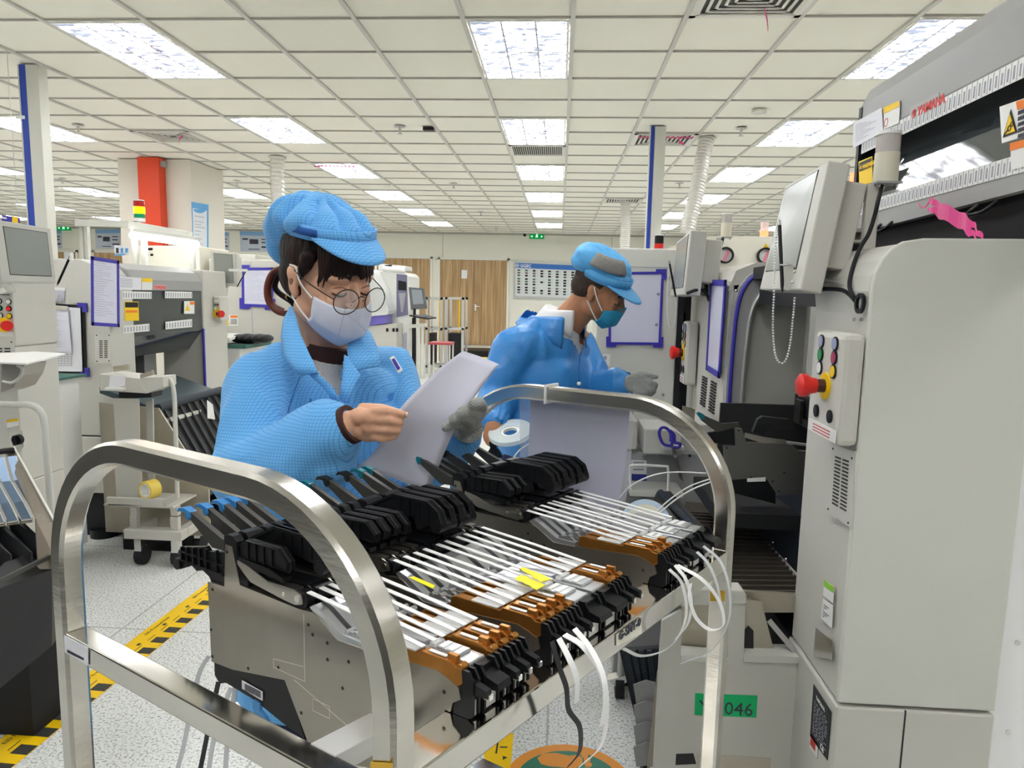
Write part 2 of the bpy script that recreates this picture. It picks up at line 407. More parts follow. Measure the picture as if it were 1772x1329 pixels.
bar(.37, CT, .862, .40, CL, .889).build('feeder_rail', M_steel, ct, bevel=.002)
bar(.10, CT, .42, CW-.02, CL, .44).build('lower_shelf', M_steel, ct, bevel=.002)
for b_ in (CT/2, CL+CT/2): bar(CT, b_-h_, .30, CW-CT, b_+h_, .328).build('cross_bar', M_steel, ct, bevel=.002)
for a_ in (h_, CW-h_): bar(a_-h_, CT, .30, a_+h_, CL, .328).build('side_bar', M_steel, ct, bevel=.002)
for a_ in (h_, CW-h_):
    for b_ in (h_, CL+h_):
        k = cv(MB().cyl((a_, b_, .09), (a_, b_, .13), .012).box((a_-.02, b_-.004, .045), (a_+.02, b_+.004, .09)).box((a_-.02, b_-.018, .085), (a_+.02, b_+.018, .093)))
        cs = k.build('caster', M_chrome, ct)
        cv(MB().cyl((a_, b_-.016, .045), (a_, b_+.016, .045), .045, 20)).build('wheel', M_blk2, cs, smooth=True)
# stub rail and labels
p0, p1 = pZ(537, 1286, .987), pZ(640, 1233, .987)
d_ = (CA*.035)
MB().pbox(p0, p1-p0, d_, (0, 0, -.022)).build('corner_brace', M_alu, ct, bevel=.001)
def sticker(parent, P, m=None, th=.0008, name='sticker'): return plate(MB(), P, th).build(name, m or M_white, parent)
st = sticker(ct, [pB(112, 1099, -.001), pB(153, 1121, -.001), pB(153, 1152, -.001), pB(113, 1128, -.001)])
MB().v
bc = MB()
P = [pB(117, 1124, -.002), pB(146, 1139, -.002), pB(146, 1143, -.002), pB(117, 1129, -.002)]
for k in range(14):
    u = k/14; bc.prism([onq(P, u, 0), onq(P, u+.035, 0), onq(P, u+.035, 1), onq(P, u, 1)], -CB*.0006)
bc.build('barcode', M_ink, st)
P = [pA(1066, 1098, CW+.001), pA(1108, 1068, CW+.001), pA(1110, 1096, CW+.001), pA(1066, 1118, CW+.001)]
st = sticker(ct, P, mat('aged_label', (.78, .77, .66), .7))
text_mb('G-SMT-0', P[3].lerp(P[0], .42)+CA*.002+(P[1]-P[0])*.05, P[1]-P[0], (0, 0, 1), .0155, th=.0004, bold=.0006).build('lettering', M_ink, st)
# yellow tape patches on the hoops
for P in ([pB(642, 1318, -.0012), pB(680, 1321, -.0012), pB(680, 1345, -.0012), pB(642, 1342, -.0012)],):
    sticker(ct, P, mat('ochre_tape', (.75, .45, .03), .5), name='tape_patch')
a_ = CW-CT
sticker(ct, [pB(1229, 1022, CL-.001), pB(1255, 1023, CL-.001), pB(1254, 1040, CL-.001), pB(1229, 1040, CL-.001)], mat('ochre_tape'), name='tape_patch')
# ---------------------------------------------------------------- tape feeders
M_plate = mat('feeder_plate', (.36, .335, .29), .30, metal=.9, noise=.10, nscale=9)
M_link = mat('feeder_link_steel', (.50, .48, .43), .33, metal=1)
M_brown = mat('feeder_bronze_cover', (.46, .20, .045), .28, metal=.8, noise=.1, nscale=60)
M_tape = mat('white_tape', (.86, .86, .85), .5)
M_silver = mat('feeder_silver_guide', (.62, .63, .65), .28, metal=.8)
M_teal = mat('teal_plastic', (.0, .16, .22), .3, coat=.5)
M_bluetip = mat('blue_tip', (.03, .25, .62), .25, coat=.6)
M_blu = mat('blue_catch', (.08, .32, .72), .4)
M_fdk = mat('feeder_dark_steel', (.075, .072, .066), .4, metal=.6)
PLATE = [(.155, .94), (.153, 1.050), (.188, 1.052), (.193, 1.109), (.206, 1.109), (.220, 1.062), (.33, 1.060), (.352, 1.062), (.362, 1.058), (.392, 1.040), (.43, 1.041), (.468, 1.045), (.535, 1.050), (.549, 1.046), (.563, 1.040), (.566, 1.029), (.556, 1.022), (.553, 1.011), (.546, 1.011), (.541, .965), (.50, .945), (.441, .904), (.40, .893), (.353, .889), (.340, .897), (.301, .962), (.20, .943)]
def pr2(mb, pts, b0, b1): return mb.prism([(a, b0, z) for a, z in pts], (0, b1-b0, 0))
def make_feeder(w_, tip, wide=False, handle=False, detail=False, tape=True, bronze=True):
    """origin of the local frame is cart a=.35, b=0, z=.89"""
    off = Vector((.35, 0, .89))
    root = thing('tape_feeder', '', 'tape feeder', (0, 0, 0))
    def fin(mb, name, m, par=root, smooth=False, bevel=0):
        mb.v = [CM @ (p-off) for p in mb.v]; return mb.build(name, m, par, world=False, smooth=smooth, bevel=bevel)
    fin(pr2(MB(), PLATE, 0, w_), 'side_plate', M_plate)
    if True:
        s = MB()
        for a, z in ((.163, 1.042), (.157, .985), (.158, .948), (.196, 1.10), (.232, .955), (.376, 1.032), (.41, 1.020), (.376, 1.012), (.50, 1.02), (.545, 1.03), (.40, .985), (.29, .975), (.33, .93), (.44, .925), (.345, 1.045), (.352, 1.035)):
            s.cyl((a, -.0004, z), (a, .001, z), .0022, 8)
        fin(s, 'screw_holes', M_gap)
    if detail:
        s = MB()
        for P in (((.337, 1.056), (.337, .972)), ((.337, .972), (.281, .972)), ((.281, .972), (.281, .983)), ((.281, .983), (.336, .99)), ((.35, .955), (.378, .955)), ((.378, .955), (.378, .94)), ((.378, .94), (.35, .94)), ((.35, .94), (.35, .955)), ((.318, .968), (.43, .935))):
            s.prism([(P[0][0], -.0003, P[0][1]), (P[1][0], -.0003, P[1][1]), (P[1][0]+.0007, -.0003, P[1][1]+.0007), (P[0][0]+.0007, -.0003, P[0][1]+.0007)], (0, .0004, 0))
        fin(s, 'engraved_lines', mat('engraved_line', (.70, .67, .58), .5))
    # lower black carriage
    c = fin(pr2(MB(), [(.158, .939), (.158, .921), (.168, .912), (.182, .918), (.239, .914), (.295, .902), (.333, .896), (.301, .962), (.2, .943)], .002, w_-.002), 'lower_carriage', M_black)
    if detail:
        b = MB(); pr2(b, [(.218, .934), (.258, .932), (.258, .920), (.218, .923)], 0, .001); bl = fin(b, 'barcode_label', M_white, c)
        b = MB()
        for k in range(12): pr2(b, [(.225+k*.0026, .932), (.2262+k*.0026, .932), (.2262+k*.0026, .923), (.225+k*.0026, .923)], -.0005, 0.0002)
        b.v = [CM @ (p-off) for p in b.v]; b.build('barcode', M_ink, c, world=False)
        fin(pr2(MB(), [(.242, .916), (.252, .914), (.252, .905), (.262, .900), (.27, .892), (.262, .886), (.245, .893), (.238, .905)], -.0003, .004), 'release_catch', M_blu)
    # lever
    lm = w_/2
    fin(pr2(MB(), [(.114, 1.136), (.181, 1.113), (.200, 1.113), (.200, 1.104), (.186, 1.098), (.160, 1.097), (.110, 1.128)], lm-.0035, lm+.0035), 'release_lever', M_fdk)
    fin(pr2(MB(), [(.086, 1.131), (.091, 1.138), (.102, 1.140), (.115, 1.137), (.117, 1.129), (.112, 1.124), (.107, 1.127), (.105, 1.133), (.097, 1.134)], lm-.0055, lm+.0055), 'lever_tip', tip, bevel=.001)
    fin(pr2(MB(), [(.188, 1.097), (.188, 1.119), (.196, 1.123), (.208, 1.123), (.214, 1.116), (.214, 1.09), (.235, 1.08), (.235, 1.062), (.205, 1.062), (.205, 1.09)], .001, w_-.001), 'hinge_block', M_black, bevel=.0015)
    if handle:
        H = MB(); pr2(H, [(.089, 1.082), (.143, 1.094), (.149, 1.089), (.190, 1.097), (.190, 1.052), (.158, 1.048), (.151, 1.056), (.138, 1.061), (.124, 1.057), (.114, 1.062), (.086, 1.050), (.080, 1.056), (.088, 1.068)], .003, w_-.003)
        for a in (.095, .108, .122, .136, .150, .172): H.box((a-.001, .0, 1.064 if a > .09 else 1.06), (a+.001, .004, 1.084+(a-.09)*.15))
        for z in (1.066, 1.078): H.box((.09, 0, z-.001), (.186, .004, z+.001))
        H.cyl((.083, 0, 1.058), (.083, w_, 1.058), .008, 12)
        fin(H, 'grip_handle', M_black)
    # guide arm with ribs
    if wide:
        A = MB(); qb = w_*.42; pr2(A, [(.240, 1.088), (.252, 1.118), (.262, 1.122), (.262, 1.100), (.270, 1.078), (.258, 1.074)], .002, w_-.002)
        top = [(.215, 1.118), (.262, 1.142), (.325, 1.142), (.345, 1.130), (.352, 1.112), (.340, 1.108), (.28, 1.116), (.262, 1.112)]
        pr2(A, top, .003, qb-.003); pr2(A, top, w_-qb*.7, w_-.003)
        for b0_, b1_ in ((.001, qb), (w_-qb*.8, w_-.001)):
            for (a0, z0), (a1, z1) in zip(top[:5], top[1:6]): A.prism([(a0, b0_, z0), (a1, b0_, z1), (a1, b0_, z1-.004), (a0, b0_, z0-.004)], (0, b1_-b0_, 0))
        for a in (.275, .292, .31, .327): A.box((a-.0012, .0015, 1.114), (a+.0012, qb-.0015, 1.140))
        A.cyl((.343, -.0005, 1.108), (.343, w_+.0005, 1.108), .009, 14)
        g_ = fin(A, 'guide_arm', M_black)
    else:
        A = MB(); top = [(.216, 1.112), (.232, 1.122), (.292, 1.124), (.308, 1.110), (.306, 1.099), (.27, 1.101), (.218, 1.098)]
        pr2(A, top, .003, w_-.003)
        for i in range(len(top)):
            (a0, z0), (a1, z1) = top[i], top[(i+1) % len(top)]; A.tube([(a0, w_/2, z0), (a1, w_/2, z1)], .0016, 4)
            A.prism([(a0, .0005, z0), (a1, .0005, z1), (a1*.985+.0039, .0005, z1*.985+.0166), (a0*.985+.0039, .0005, z0*.985+.0166)], (0, w_-.001, 0))
        for a in (.235, .25, .265, .28): A.box((a-.001, .001, 1.099), (a+.001, w_-.001, 1.12))
        pr2(A, [(.216, 1.098), (.275, 1.096), (.300, 1.090), (.300, 1.084), (.270, 1.088), (.24, 1.086), (.235, 1.070), (.216, 1.070)], .001, w_-.001)
        g_ = fin(A, 'guide_arm', M_black)
    # steel tension link with roller
    L_ = MB(); lk = [(.216, 1.094), (.238, 1.090), (.255, 1.085), (.273, 1.080), (.322, 1.081), (.333, 1.078), (.335, 1.067), (.322, 1.063), (.306, 1.064), (.296, 1.065), (.241, 1.071), (.229, 1.079), (.216, 1.089)]
    pr2(L_, lk, 0, .0022); pr2(L_, [(.273, 1.080), (.322, 1.082), (.322, 1.079), (.273, 1.077)], 0, w_-.001)
    k = fin(L_, 'tension_link', M_black if wide and not detail else M_link)
    fin(MB().cyl((.331, .002, 1.071), (.331, w_-.001, 1.071), .0105, 20), 'roller', M_black, smooth=True)
    fin(MB().cyl((.327, -.0012, 1.0715), (.327, .003, 1.0715), .0045, 14).cyl((.303, -.001, 1.0715), (.303, .002, 1.0715), .003, 12), 'roller_pin', M_chrome)
    # guide chute, cover, tape
    G = MB(); pr2(G, [(.345, 1.066), (.352, 1.070), (.364, 1.066), (.396, 1.048), (.43, 1.047), (.43, 1.040), (.392, 1.040), (.36, 1.057)], .0015, w_-.0015)
    pr2(G, [(.40, 1.047), (.40, 1.052), (.412, 1.054), (.425, 1.052), (.43, 1.047)], .003, w_*.5)
    G.cyl((.405, .002, 1.052), (.405, w_-.002, 1.052), .003, 8).cyl((.418, .002, 1.053), (.418, w_-.002, 1.053), .0035, 8)
    fin(G, 'tape_chute', M_silver)
    if bronze:
        T = MB(); pr2(T, [(.435, 1.044), (.437, 1.058), (.445, 1.061), (.51, 1.060), (.513, 1.064), (.552, 1.064), (.558, 1.060), (.566, 1.060), (.568, 1.046), (.56, 1.040)], .001, w_-.001)
        T.cyl((.562, .002, 1.060), (.562, w_-.002, 1.060), .0045, 8); T.box((.545, .004, 1.062), (.557, w_-.004, 1.070))
        bz = fin(T, 'bronze_cover', M_brown, bevel=.0008)
        W_ = MB(); W_.box((.468, .001, 1.061), (.506, w_-.001, 1.0625)); W_.box((.520, .0045, 1.0645), (.543, w_-.0045, 1.0655))
        fin(W_, 'cover_marking', M_tape, bz)
    else:
        T = MB(); pr2(T, [(.43, 1.044), (.432, 1.058), (.56, 1.058), (.566, 1.046)], .001, w_-.001)
        T.box((.45, .003, 1.058), (.50, w_-.003, 1.062)); T.box((.515, .004, 1.058), (.545, w_-.004, 1.0615))
        bz = fin(T, 'steel_cover', M_silver, bevel=.0008)
        W_ = MB()
        for k_ in range(3): W_.box((.505+k_*.012, .005, 1.0585), (.512+k_*.012, w_-.006, 1.0625))
        fin(W_, 'cover_marking', M_tape, bz)
    if tape:
        n_ = 1 if not wide else 2
        for q in range(n_):
            b0 = w_*.5 if n_ == 1 else w_*(.25+.5*q)
            fin(MB().sheet([[(.338, b0-.0032, 1.081), (.338, b0+.0032, 1.081)], [(.43, b0-.0032, 1.074), (.43, b0+.0032, 1.074)], [(.512, b0-.0032, 1.066), (.512, b0+.0032, 1.066)]], .0012), 'cover_tape', M_tape)
    # front end
    F_ = MB(); pr2(F_, [(.566, 1.060), (.574, 1.060), (.580, 1.050), (.580, 1.014), (.574, 1.0105), (.556, 1.0105), (.556, 1.022), (.566, 1.03)], .001, .004)
    pr2(F_, [(.566, 1.060), (.574, 1.060), (.580, 1.050), (.580, 1.014), (.574, 1.0105), (.556, 1.0105), (.556, 1.022), (.566, 1.03)], w_-.004, w_-.001)
    pr2(F_, [(.566, 1.052), (.594, 1.045), (.596, 1.038), (.566, 1.034)], .003, w_-.003)
    F_.box((.562, .002, 1.011), (.572, w_-.002, 1.056))
    fr_ = fin(F_, 'front_block', M_black)
    fin(MB().box((.572, .0045, 1.013), (.578, w_-.0045, 1.030)), 'front_insert', M_alu, fr_)
    if not wide: fin(MB().box((.590, .004, 1.036), (.5975, w_-.004, 1.0415)), 'latch_tip', M_chrome, fr_)
    return root
W8 = .0135
protos = {}
def feeder_at(kind, b, label, group='tape feeders standing on the cart rails'):
    loc = cart(.35, b, .89)
    if kind not in protos:
        w_, tip, wide, handle, detail, bronze = kind
        f = make_feeder(w_, {'teal': M_teal, 'black': M_black, 'blue': M_bluetip}[tip], wide, handle, detail, True, bronze)
        protos[kind] = f; f.location = loc
    else: f = copy_tree(protos[kind], loc)
    f['label'] = label; f['group'] = group; return f
N = 'tape feeder'
feeder_at((W8, 'blue', False, True, True, True), .115, 'nearest tape feeder with broad bare metal side plate and black grip handle')
feeder_at((.026, 'blue', True, False, False, False), .1325, 'wider tape feeder, second in the nearest bank, silver top without bronze cover')
feeder_at((W8, 'blue', False, False, False, True), .162, 'slim blue-tipped tape feeder, middle of the nearest bank')
feeder_at((W8, 'blue', False, False, False, True), .1795, 'slim blue-tipped tape feeder, fourth in the nearest bank')
feeder_at((W8, 'blue', False, False, False, True), .197, 'slim blue-tipped tape feeder, last of the nearest bank')
feeder_at((W8, 'black', False, False, False, True), .248, 'slim tape feeder at near side of the middle bank, its plate half shown')
feeder_at((W8, 'black', False, False, False, True), .266, 'slim bronze-topped tape feeder, second in the middle bank')
feeder_at((W8, 'teal', False, False, False, True), .2845, 'slim bronze-topped tape feeder, third in the middle bank')
feeder_at((W8, 'teal', False, False, False, True), .3025, 'slim bronze-topped tape feeder, fourth in the middle bank')
feeder_at((.034, 'black', True, False, False, False), .326, 'wide silver-topped tape feeder with yellow sticker, nearer one in the middle bank')
feeder_at((.034, 'black', True, False, False, False), .366, 'wide silver-topped tape feeder with yellow sticker, farther one in the middle bank')
feeder_at((W8, 'teal', False, False, False, True), .4045, 'slim bronze-topped tape feeder beyond the two wide ones')
feeder_at((W8, 'teal', False, False, False, True), .424, 'last slim bronze-topped tape feeder of the middle bank')
feeder_at((W8, 'teal', False, False, False, True), .537, 'slim tape feeder at near side of the farthest bank, long dark plate shown')
feeder_at((W8, 'teal', False, False, False, True), .556, 'slim bronze-topped tape feeder, second in the farthest bank')
feeder_at((W8, 'black', False, False, False, True), .575, 'slim bronze-topped tape feeder, third in the farthest bank')
feeder_at((.026, 'black', True, False, False, False), .596, 'wider silver-topped tape feeder, fourth in the farthest bank')
feeder_at((.034, 'black', True, False, False, False), .630, 'wide silver-topped tape feeder, fifth in the farthest bank')
feeder_at((.034, 'black', True, False, False, False), .673, 'last wide tape feeder of the farthest bank, next to hanging sheet')
# the small yellow stickers lying on tapes
def flat(P, m, label, cat='sticker', name='yellow_sticker', th=.0008): return tag(plate(MB(), P, th).build(name, m), label, cat)
M_ys = mat('yellow_sticker', (.95, .80, .0), .5)
flat([pZ(708, 1000, 1.079), pZ(716, 998, 1.079), pZ(753, 1014, 1.076), pZ(749, 1019, 1.076)], M_ys, 'small yellow sticker strip on tape of the middle feeder bank')
def ragged(P, n, sd):
    rr = random.Random(sd); top = []; bot = []
    for i in range(n+1):
        t = i/n; top.append(onq(P, t, rr.uniform(0, .16))); bot.append(onq(P, t, 1-rr.uniform(0, .2)))
    return top+bot[::-1]
flat(ragged([pZ(907, 982, 1.076), pZ(957, 1002, 1.076), pZ(935, 1008, 1.0755), pZ(898, 985, 1.0755)], 6, 1), M_ys, 'ragged yellow sticker on farther wide feeder of the middle bank')
flat(ragged([pZ(905, 995, 1.076), pZ(945, 1012, 1.076), pZ(928, 1022, 1.0755), pZ(888, 1002, 1.0755)], 6, 2), M_ys, 'ragged yellow sticker on nearer wide feeder of the middle bank')
# ---------------------------------------------------------------- tapes hanging from the feeders
def ribbon(name, pts, wdir, wd, m, label, cat='tape', th=.0009, holes=False, group=None):
    P = curve(pts, 8); wv = Vector(wdir).normalized()*wd/2
    o = MB().sheet([[p-wv, p+wv] for p in P], th).build(name, m, smooth=True); tag(o, label, cat, group)
    return o
M_ct = mat('clear_carrier_tape', (.80, .82, .84), .35, alpha=.6)
M_cb = mat('black_carrier_tape', (.02, .02, .025), .5)
GT = 'carrier tapes hanging from the feeder fronts'
def hb(x, y, b): return pB(x, y, b)
ax = lambda x, y, a: pA(x, y, a)
ribbon('carrier_tape', [ax(967, 1105, .597), ax(985, 1140, .62), ax(998, 1175, .63), ax(998, 1215, .632)], CB, .009, M_tape, 'short white tape hanging from front of the middle bank, leftmost', group=GT)
ribbon('carrier_tape', [ax(977, 1098, .597), ax(1010, 1120, .625), ax(1042, 1170, .645), ax(1050, 1230, .65), ax(1040, 1290, .65), ax(1005, 1325, .645)], CB, .009, M_tape, 'long white tape curling to floor from the middle feeder bank', group=GT)
ribbon('carrier_tape', [ax(994, 1088, .597), ax(1020, 1120, .63), ax(1042, 1165, .66), ax(1048, 1210, .67), ax(1042, 1255, .67)], CB, .009, M_tape, 'white tape, rightmost of those hanging from the middle bank', group=GT)
ribbon('carrier_tape', [ax(955, 1110, .597), ax(968, 1155, .61), ax(980, 1190, .615), ax(984, 1228, .62), ax(1003, 1258, .625), ax(1003, 1300, .62), ax(985, 1325, .61)], CB, .008, M_cb, 'black perforated carrier tape with kink hanging below cart rail', group=GT)
ribbon('carrier_tape', [ax(1158, 985, .597), ax(1180, 1010, .61), ax(1188, 1060, .62), ax(1175, 1100, .62), ax(1150, 1125, .60), ax(1110, 1135, .58), ax(1078, 1122, .56)], CB, .0075, M_tape, 'long white tape sweeping under cart rail from the farthest bank', group=GT)
ribbon('carrier_tape', [ax(1168, 978, .597), ax(1188, 1005, .62), ax(1196, 1045, .63), ax(1190, 1080, .63), ax(1170, 1105, .62)], CB, .008, M_tape, 'shorter white tape beside the looped one, from the farthest bank', group=GT)
ribbon('carrier_tape', [ax(1172, 978, .597), ax(1215, 1003, .64), ax(1244, 1040, .655), ax(1252, 1080, .66), ax(1230, 1090, .655), ax(1205, 1070, .645), ax(1193, 1035, .64), ax(1195, 1010, .635)], CB, .009, M_tape, 'white tape in a big open loop in front of the far cart leg', group=GT)
ribbon('carrier_tape', [ax(1206, 955, .597), ax(1225, 975, .62), ax(1240, 1010, .63), ax(1248, 1050, .635)], CB, .008, M_ct, 'clear pocketed tape, inner one over far cart leg', group=GT)
ribbon('carrier_tape', [ax(1217, 945, .597), ax(1245, 970, .62), ax(1260, 1010, .635), ax(1263, 1060, .64), ax(1250, 1100, .635), ax(1225, 1130, .62), ax(1178, 1148, .60)], CB, .008, M_ct, 'clear pocketed tape, outer one curling behind far cart leg', group=GT)
for i, (pts, m, lb) in enumerate([([(362, 1135), (345, 1165), (330, 1230), (318, 1290), (305, 1340)], M_ct, 'clear tape hanging from nearest feeder, leftmost under the cart'),
        ([(378, 1180), (365, 1240), (355, 1290), (345, 1340)], M_cb, 'black twisted tape hanging under the nearest feeder'),
        ([(400, 1190), (380, 1240), (368, 1290), (360, 1340)], M_ct, 'clear tape hanging just right of black twisted one'),
        ([(408, 1185), (398, 1250), (392, 1300), (390, 1340)], M_ct, 'clear tape hanging under the feeder carriage, rightmost')]):
    ribbon('carrier_tape', [pB(x, y, .13) for x, y in pts], (CA+CB*.4), .007, m, lb, group='tapes hanging under the nearest feeder')
# clear document sheet tied to the far hoop
sb = CL+CT+.006
P = [pB(918, 690, sb), pB(1090, 706, sb), pB(1062, 905, sb), pB(905, 885, sb)]
sh = thing('hanging_document', 'white paper sheet in clear sleeve tied to far hoop of the steel cart', 'document', (P[2]+P[3])/2)
rows = [[onq(P, u/6, v/8)+CB*.012*math.sin(v/8*3.0)*(.4+.6*u/6) for u in range(7)] for v in range(9)]
MB().sheet(rows, .0006).build('paper', mat('lavender_paper', (.62, .62, .76), .7), sh, smooth=True)
Q = [pB(900, 686, sb), pB(1098, 704, sb), pB(1075, 912, sb), pB(898, 890, sb)]
rows = [[onq(Q, u/6, v/8)-CB*.003+CB*.012*math.sin(v/8*3.0)*(.4+.6*u/6) for u in range(7)] for v in range(9)]
MB().sheet(rows, .0004).build('clear_sleeve', mat('sleeve_film', (.75, .76, .85), .15, alpha=.25, spec=.8), sh, smooth=True)
c_ = .232
tp = cv(MB().sweep([(c_, CL-.002, CZT+.002), (c_, CL+CT+.010, CZT+.002), (c_, CL+CT+.010, CZT-CT-.002), (c_, CL-.002, CZT-CT-.002)], [(.0015, -.003), (.0015, .003), (-.0015, .003), (-.0015, -.003)], closed=True, up=(1, 0, 0)))
tp.build('cable_tie', M_wplas, sh)
# ================================================================ RIGHT-HAND MACHINES
YP = 1.37
XF = pY(1505, 540, YP).x
ZS = pY(1453, 1217, YP).z
M_int = mat('bay_interior_paint', (.22, .225, .20), .5)
M_dblue = mat('dark_blue_steel', (.035, .045, .062), .4, metal=.3)
M_window = mat('tinted_window', (.055, .065, .07), .05, spec=.8, ior=1.6)
M_shade = mat('hood_grey_paint', (.36, .36, .355), .38, spec=.4)
m1 = thing('mounting_machine', 'big grey component mounting machine at right with rounded side cover and tinted hood', 'machine', (XF+.4, 1.9, 0))
# side cover with rounded shoulder
out = [pY(x, y, YP) for x, y in ((1453, 1216), (1477, 880), (1505, 540), (1508, 500), (1514, 472), (1527, 447), (1545, 428), (1565, 417), (1600, 412), (1772, 413))]
xr = pY(1750, 1000, YP).x
ztop = out[-1].z
out = [Vector((XF, p.y, p.z)) if i < 3 else p for i, p in enumerate(out)]
out[-1] = Vector((xr-.03, YP, ztop)); out.append(Vector((xr, YP, ztop-.03))); out.append(Vector((xr, YP, ZS)))
out[0] = Vector((XF, YP, ZS))
MB().prism(out, (0, .012, 0)).build('side_cover', M_side, m1, bevel=.004)
col = [p+Vector((.006 if i < 3 else 0, .012, -.004)) for i, p in enumerate(out)]
col[0].z += .0
MB().prism(col, (0, .285, 0)).build('front_column', M_cream, m1, bevel=.003)
lo = MB().box((XF-.0, YP, .08), (xr, YP+.30, ZS-.008))
lo.build('lower_cover', M_cream, m1, bevel=.004)
dx = pY(1567, 1235, YP).x
MB().box((dx-.002, YP-.001, .08), (dx+.001, YP+.002, ZS-.008)).build('door_seam', M_gap, m1)
MB().box((XF+.02, YP+.02, 0), (xr-.02, YP+.28, .08)).build('machine_foot', M_blk2, m1)
# vents on the column face
def fx(x, y, X=None, d=0): p = pX(x, y, XF if X is None else X); p.x -= d; return p
def faceplate(mb, pts, X=None, th=.002, d=0): return mb.prism([fx(x, y, X, d) for x, y in pts], (-th, 0, 0))
VP_ = [(1440, 768), (1481, 781), (1475, 915), (1431, 887)]
vp = faceplate(MB(), VP_, th=.0015).build('vent_panel', M_cream, m1)
P = [fx(x, y) for x, y in VP_]
s = MB()
for cidx in (0, 1):
    for k in range(14):
        u0 = .22+.32*cidx; v0 = .15+.05*k
        q = [onq(P, u0, v0), onq(P, u0+.24, v0), onq(P, u0+.24, v0+.022), onq(P, u0, v0+.022)]
        s.prism([p-Vector((.0015, 0, 0)) for p in q], (-.001, 0, 0))
for u, v in ((.10, .06), (.9, .1), (.08, .93), (.88, .95)): c = onq(P, u, v); s.cyl(c, c-Vector((.003, 0, 0)), .0022, 8)
s.build('vent_slots', M_gap, vp)
# labels on column
def lab(mach, pts, m, name='label_sticker', X=None, d=0, th=.0008): return faceplate(MB(), pts, X, th, d).build(name, m, mach)
l_ = lab(m1, [(1427, 1003), (1444, 1016), (1442, 1044), (1425, 1030)], M_wplas)
lab(l_, [(1427, 1003), (1444, 1016), (1443, 1026), (1427, 1014)], mat('lime_print', (.28, .62, .05), .6), 'green_band', d=.0009)
l_ = lab(m1, [(1425, 1036), (1442, 1048), (1440, 1088), (1421, 1070)], M_wplas)
P = [fx(x, y, None, .001) for x, y in [(1425, 1036), (1442, 1048), (1440, 1088), (1421, 1070)]]
s = MB()
for k in range(7): s.prism([onq(P, .15, .12+.11*k), onq(P, .15+.7*((k*37 % 10)/10), .12+.11*k), onq(P, .15+.7*((k*37 % 10)/10), .15+.11*k), onq(P, .15, .15+.11*k)], (-.0005, 0, 0))
s.build('printed_lines', M_ink, l_)
lab(m1, [(1412, 1086), (1441, 1110), (1440, 1142), (1408, 1136)], M_chrome, 'metal_plate')
npl = lab(m1, [(1409, 1184), (1440, 1232), (1433, 1316), (1403, 1274)], M_dark, 'name_plate', d=.001)
P = [fx(x, y, None, .003) for x, y in [(1409, 1184), (1440, 1232), (1433, 1316), (1403, 1274)]]
s = MB()
rr = random.Random(3)
for k in range(13):
    v = .24+.05*k; u = .15
    while u < .8:
        L_ = rr.uniform(.04, .14); s.prism([onq(P, u, v), onq(P, u+L_, v), onq(P, u+L_, v+.014), onq(P, u, v+.014)], (-.0004, 0, 0)); u += L_+.05
s.build('plate_text', M_grink, npl)
text_mb('YAMAHA', onq(P, .22, .17), P[1]-P[0], P[0]-P[3], .012, th=.0004).build('lettering', M_wplas, npl)
text_mb('CE', onq(P, .62, .93), P[1]-P[0], P[0]-P[3], .016, th=.0004).build('lettering', M_wplas, npl)
l_ = lab(m1, [(1404, 1268), (1417, 1288), (1415, 1313), (1402, 1292)], M_wplas, d=.001)
lab(l_, [(1405, 1275), (1413, 1287), (1412, 1300), (1404, 1288)], mat('pictogram_red', (.6, .05, .04), .6), 'pictogram', d=.002)
# round screws on upper column
for (x, y) in ((1480, 553), (1493, 553)): c = fx(x, y); MB().cyl(c, c-Vector((.004, 0, 0)), .004, 10).build('screw', M_chrome, m1)
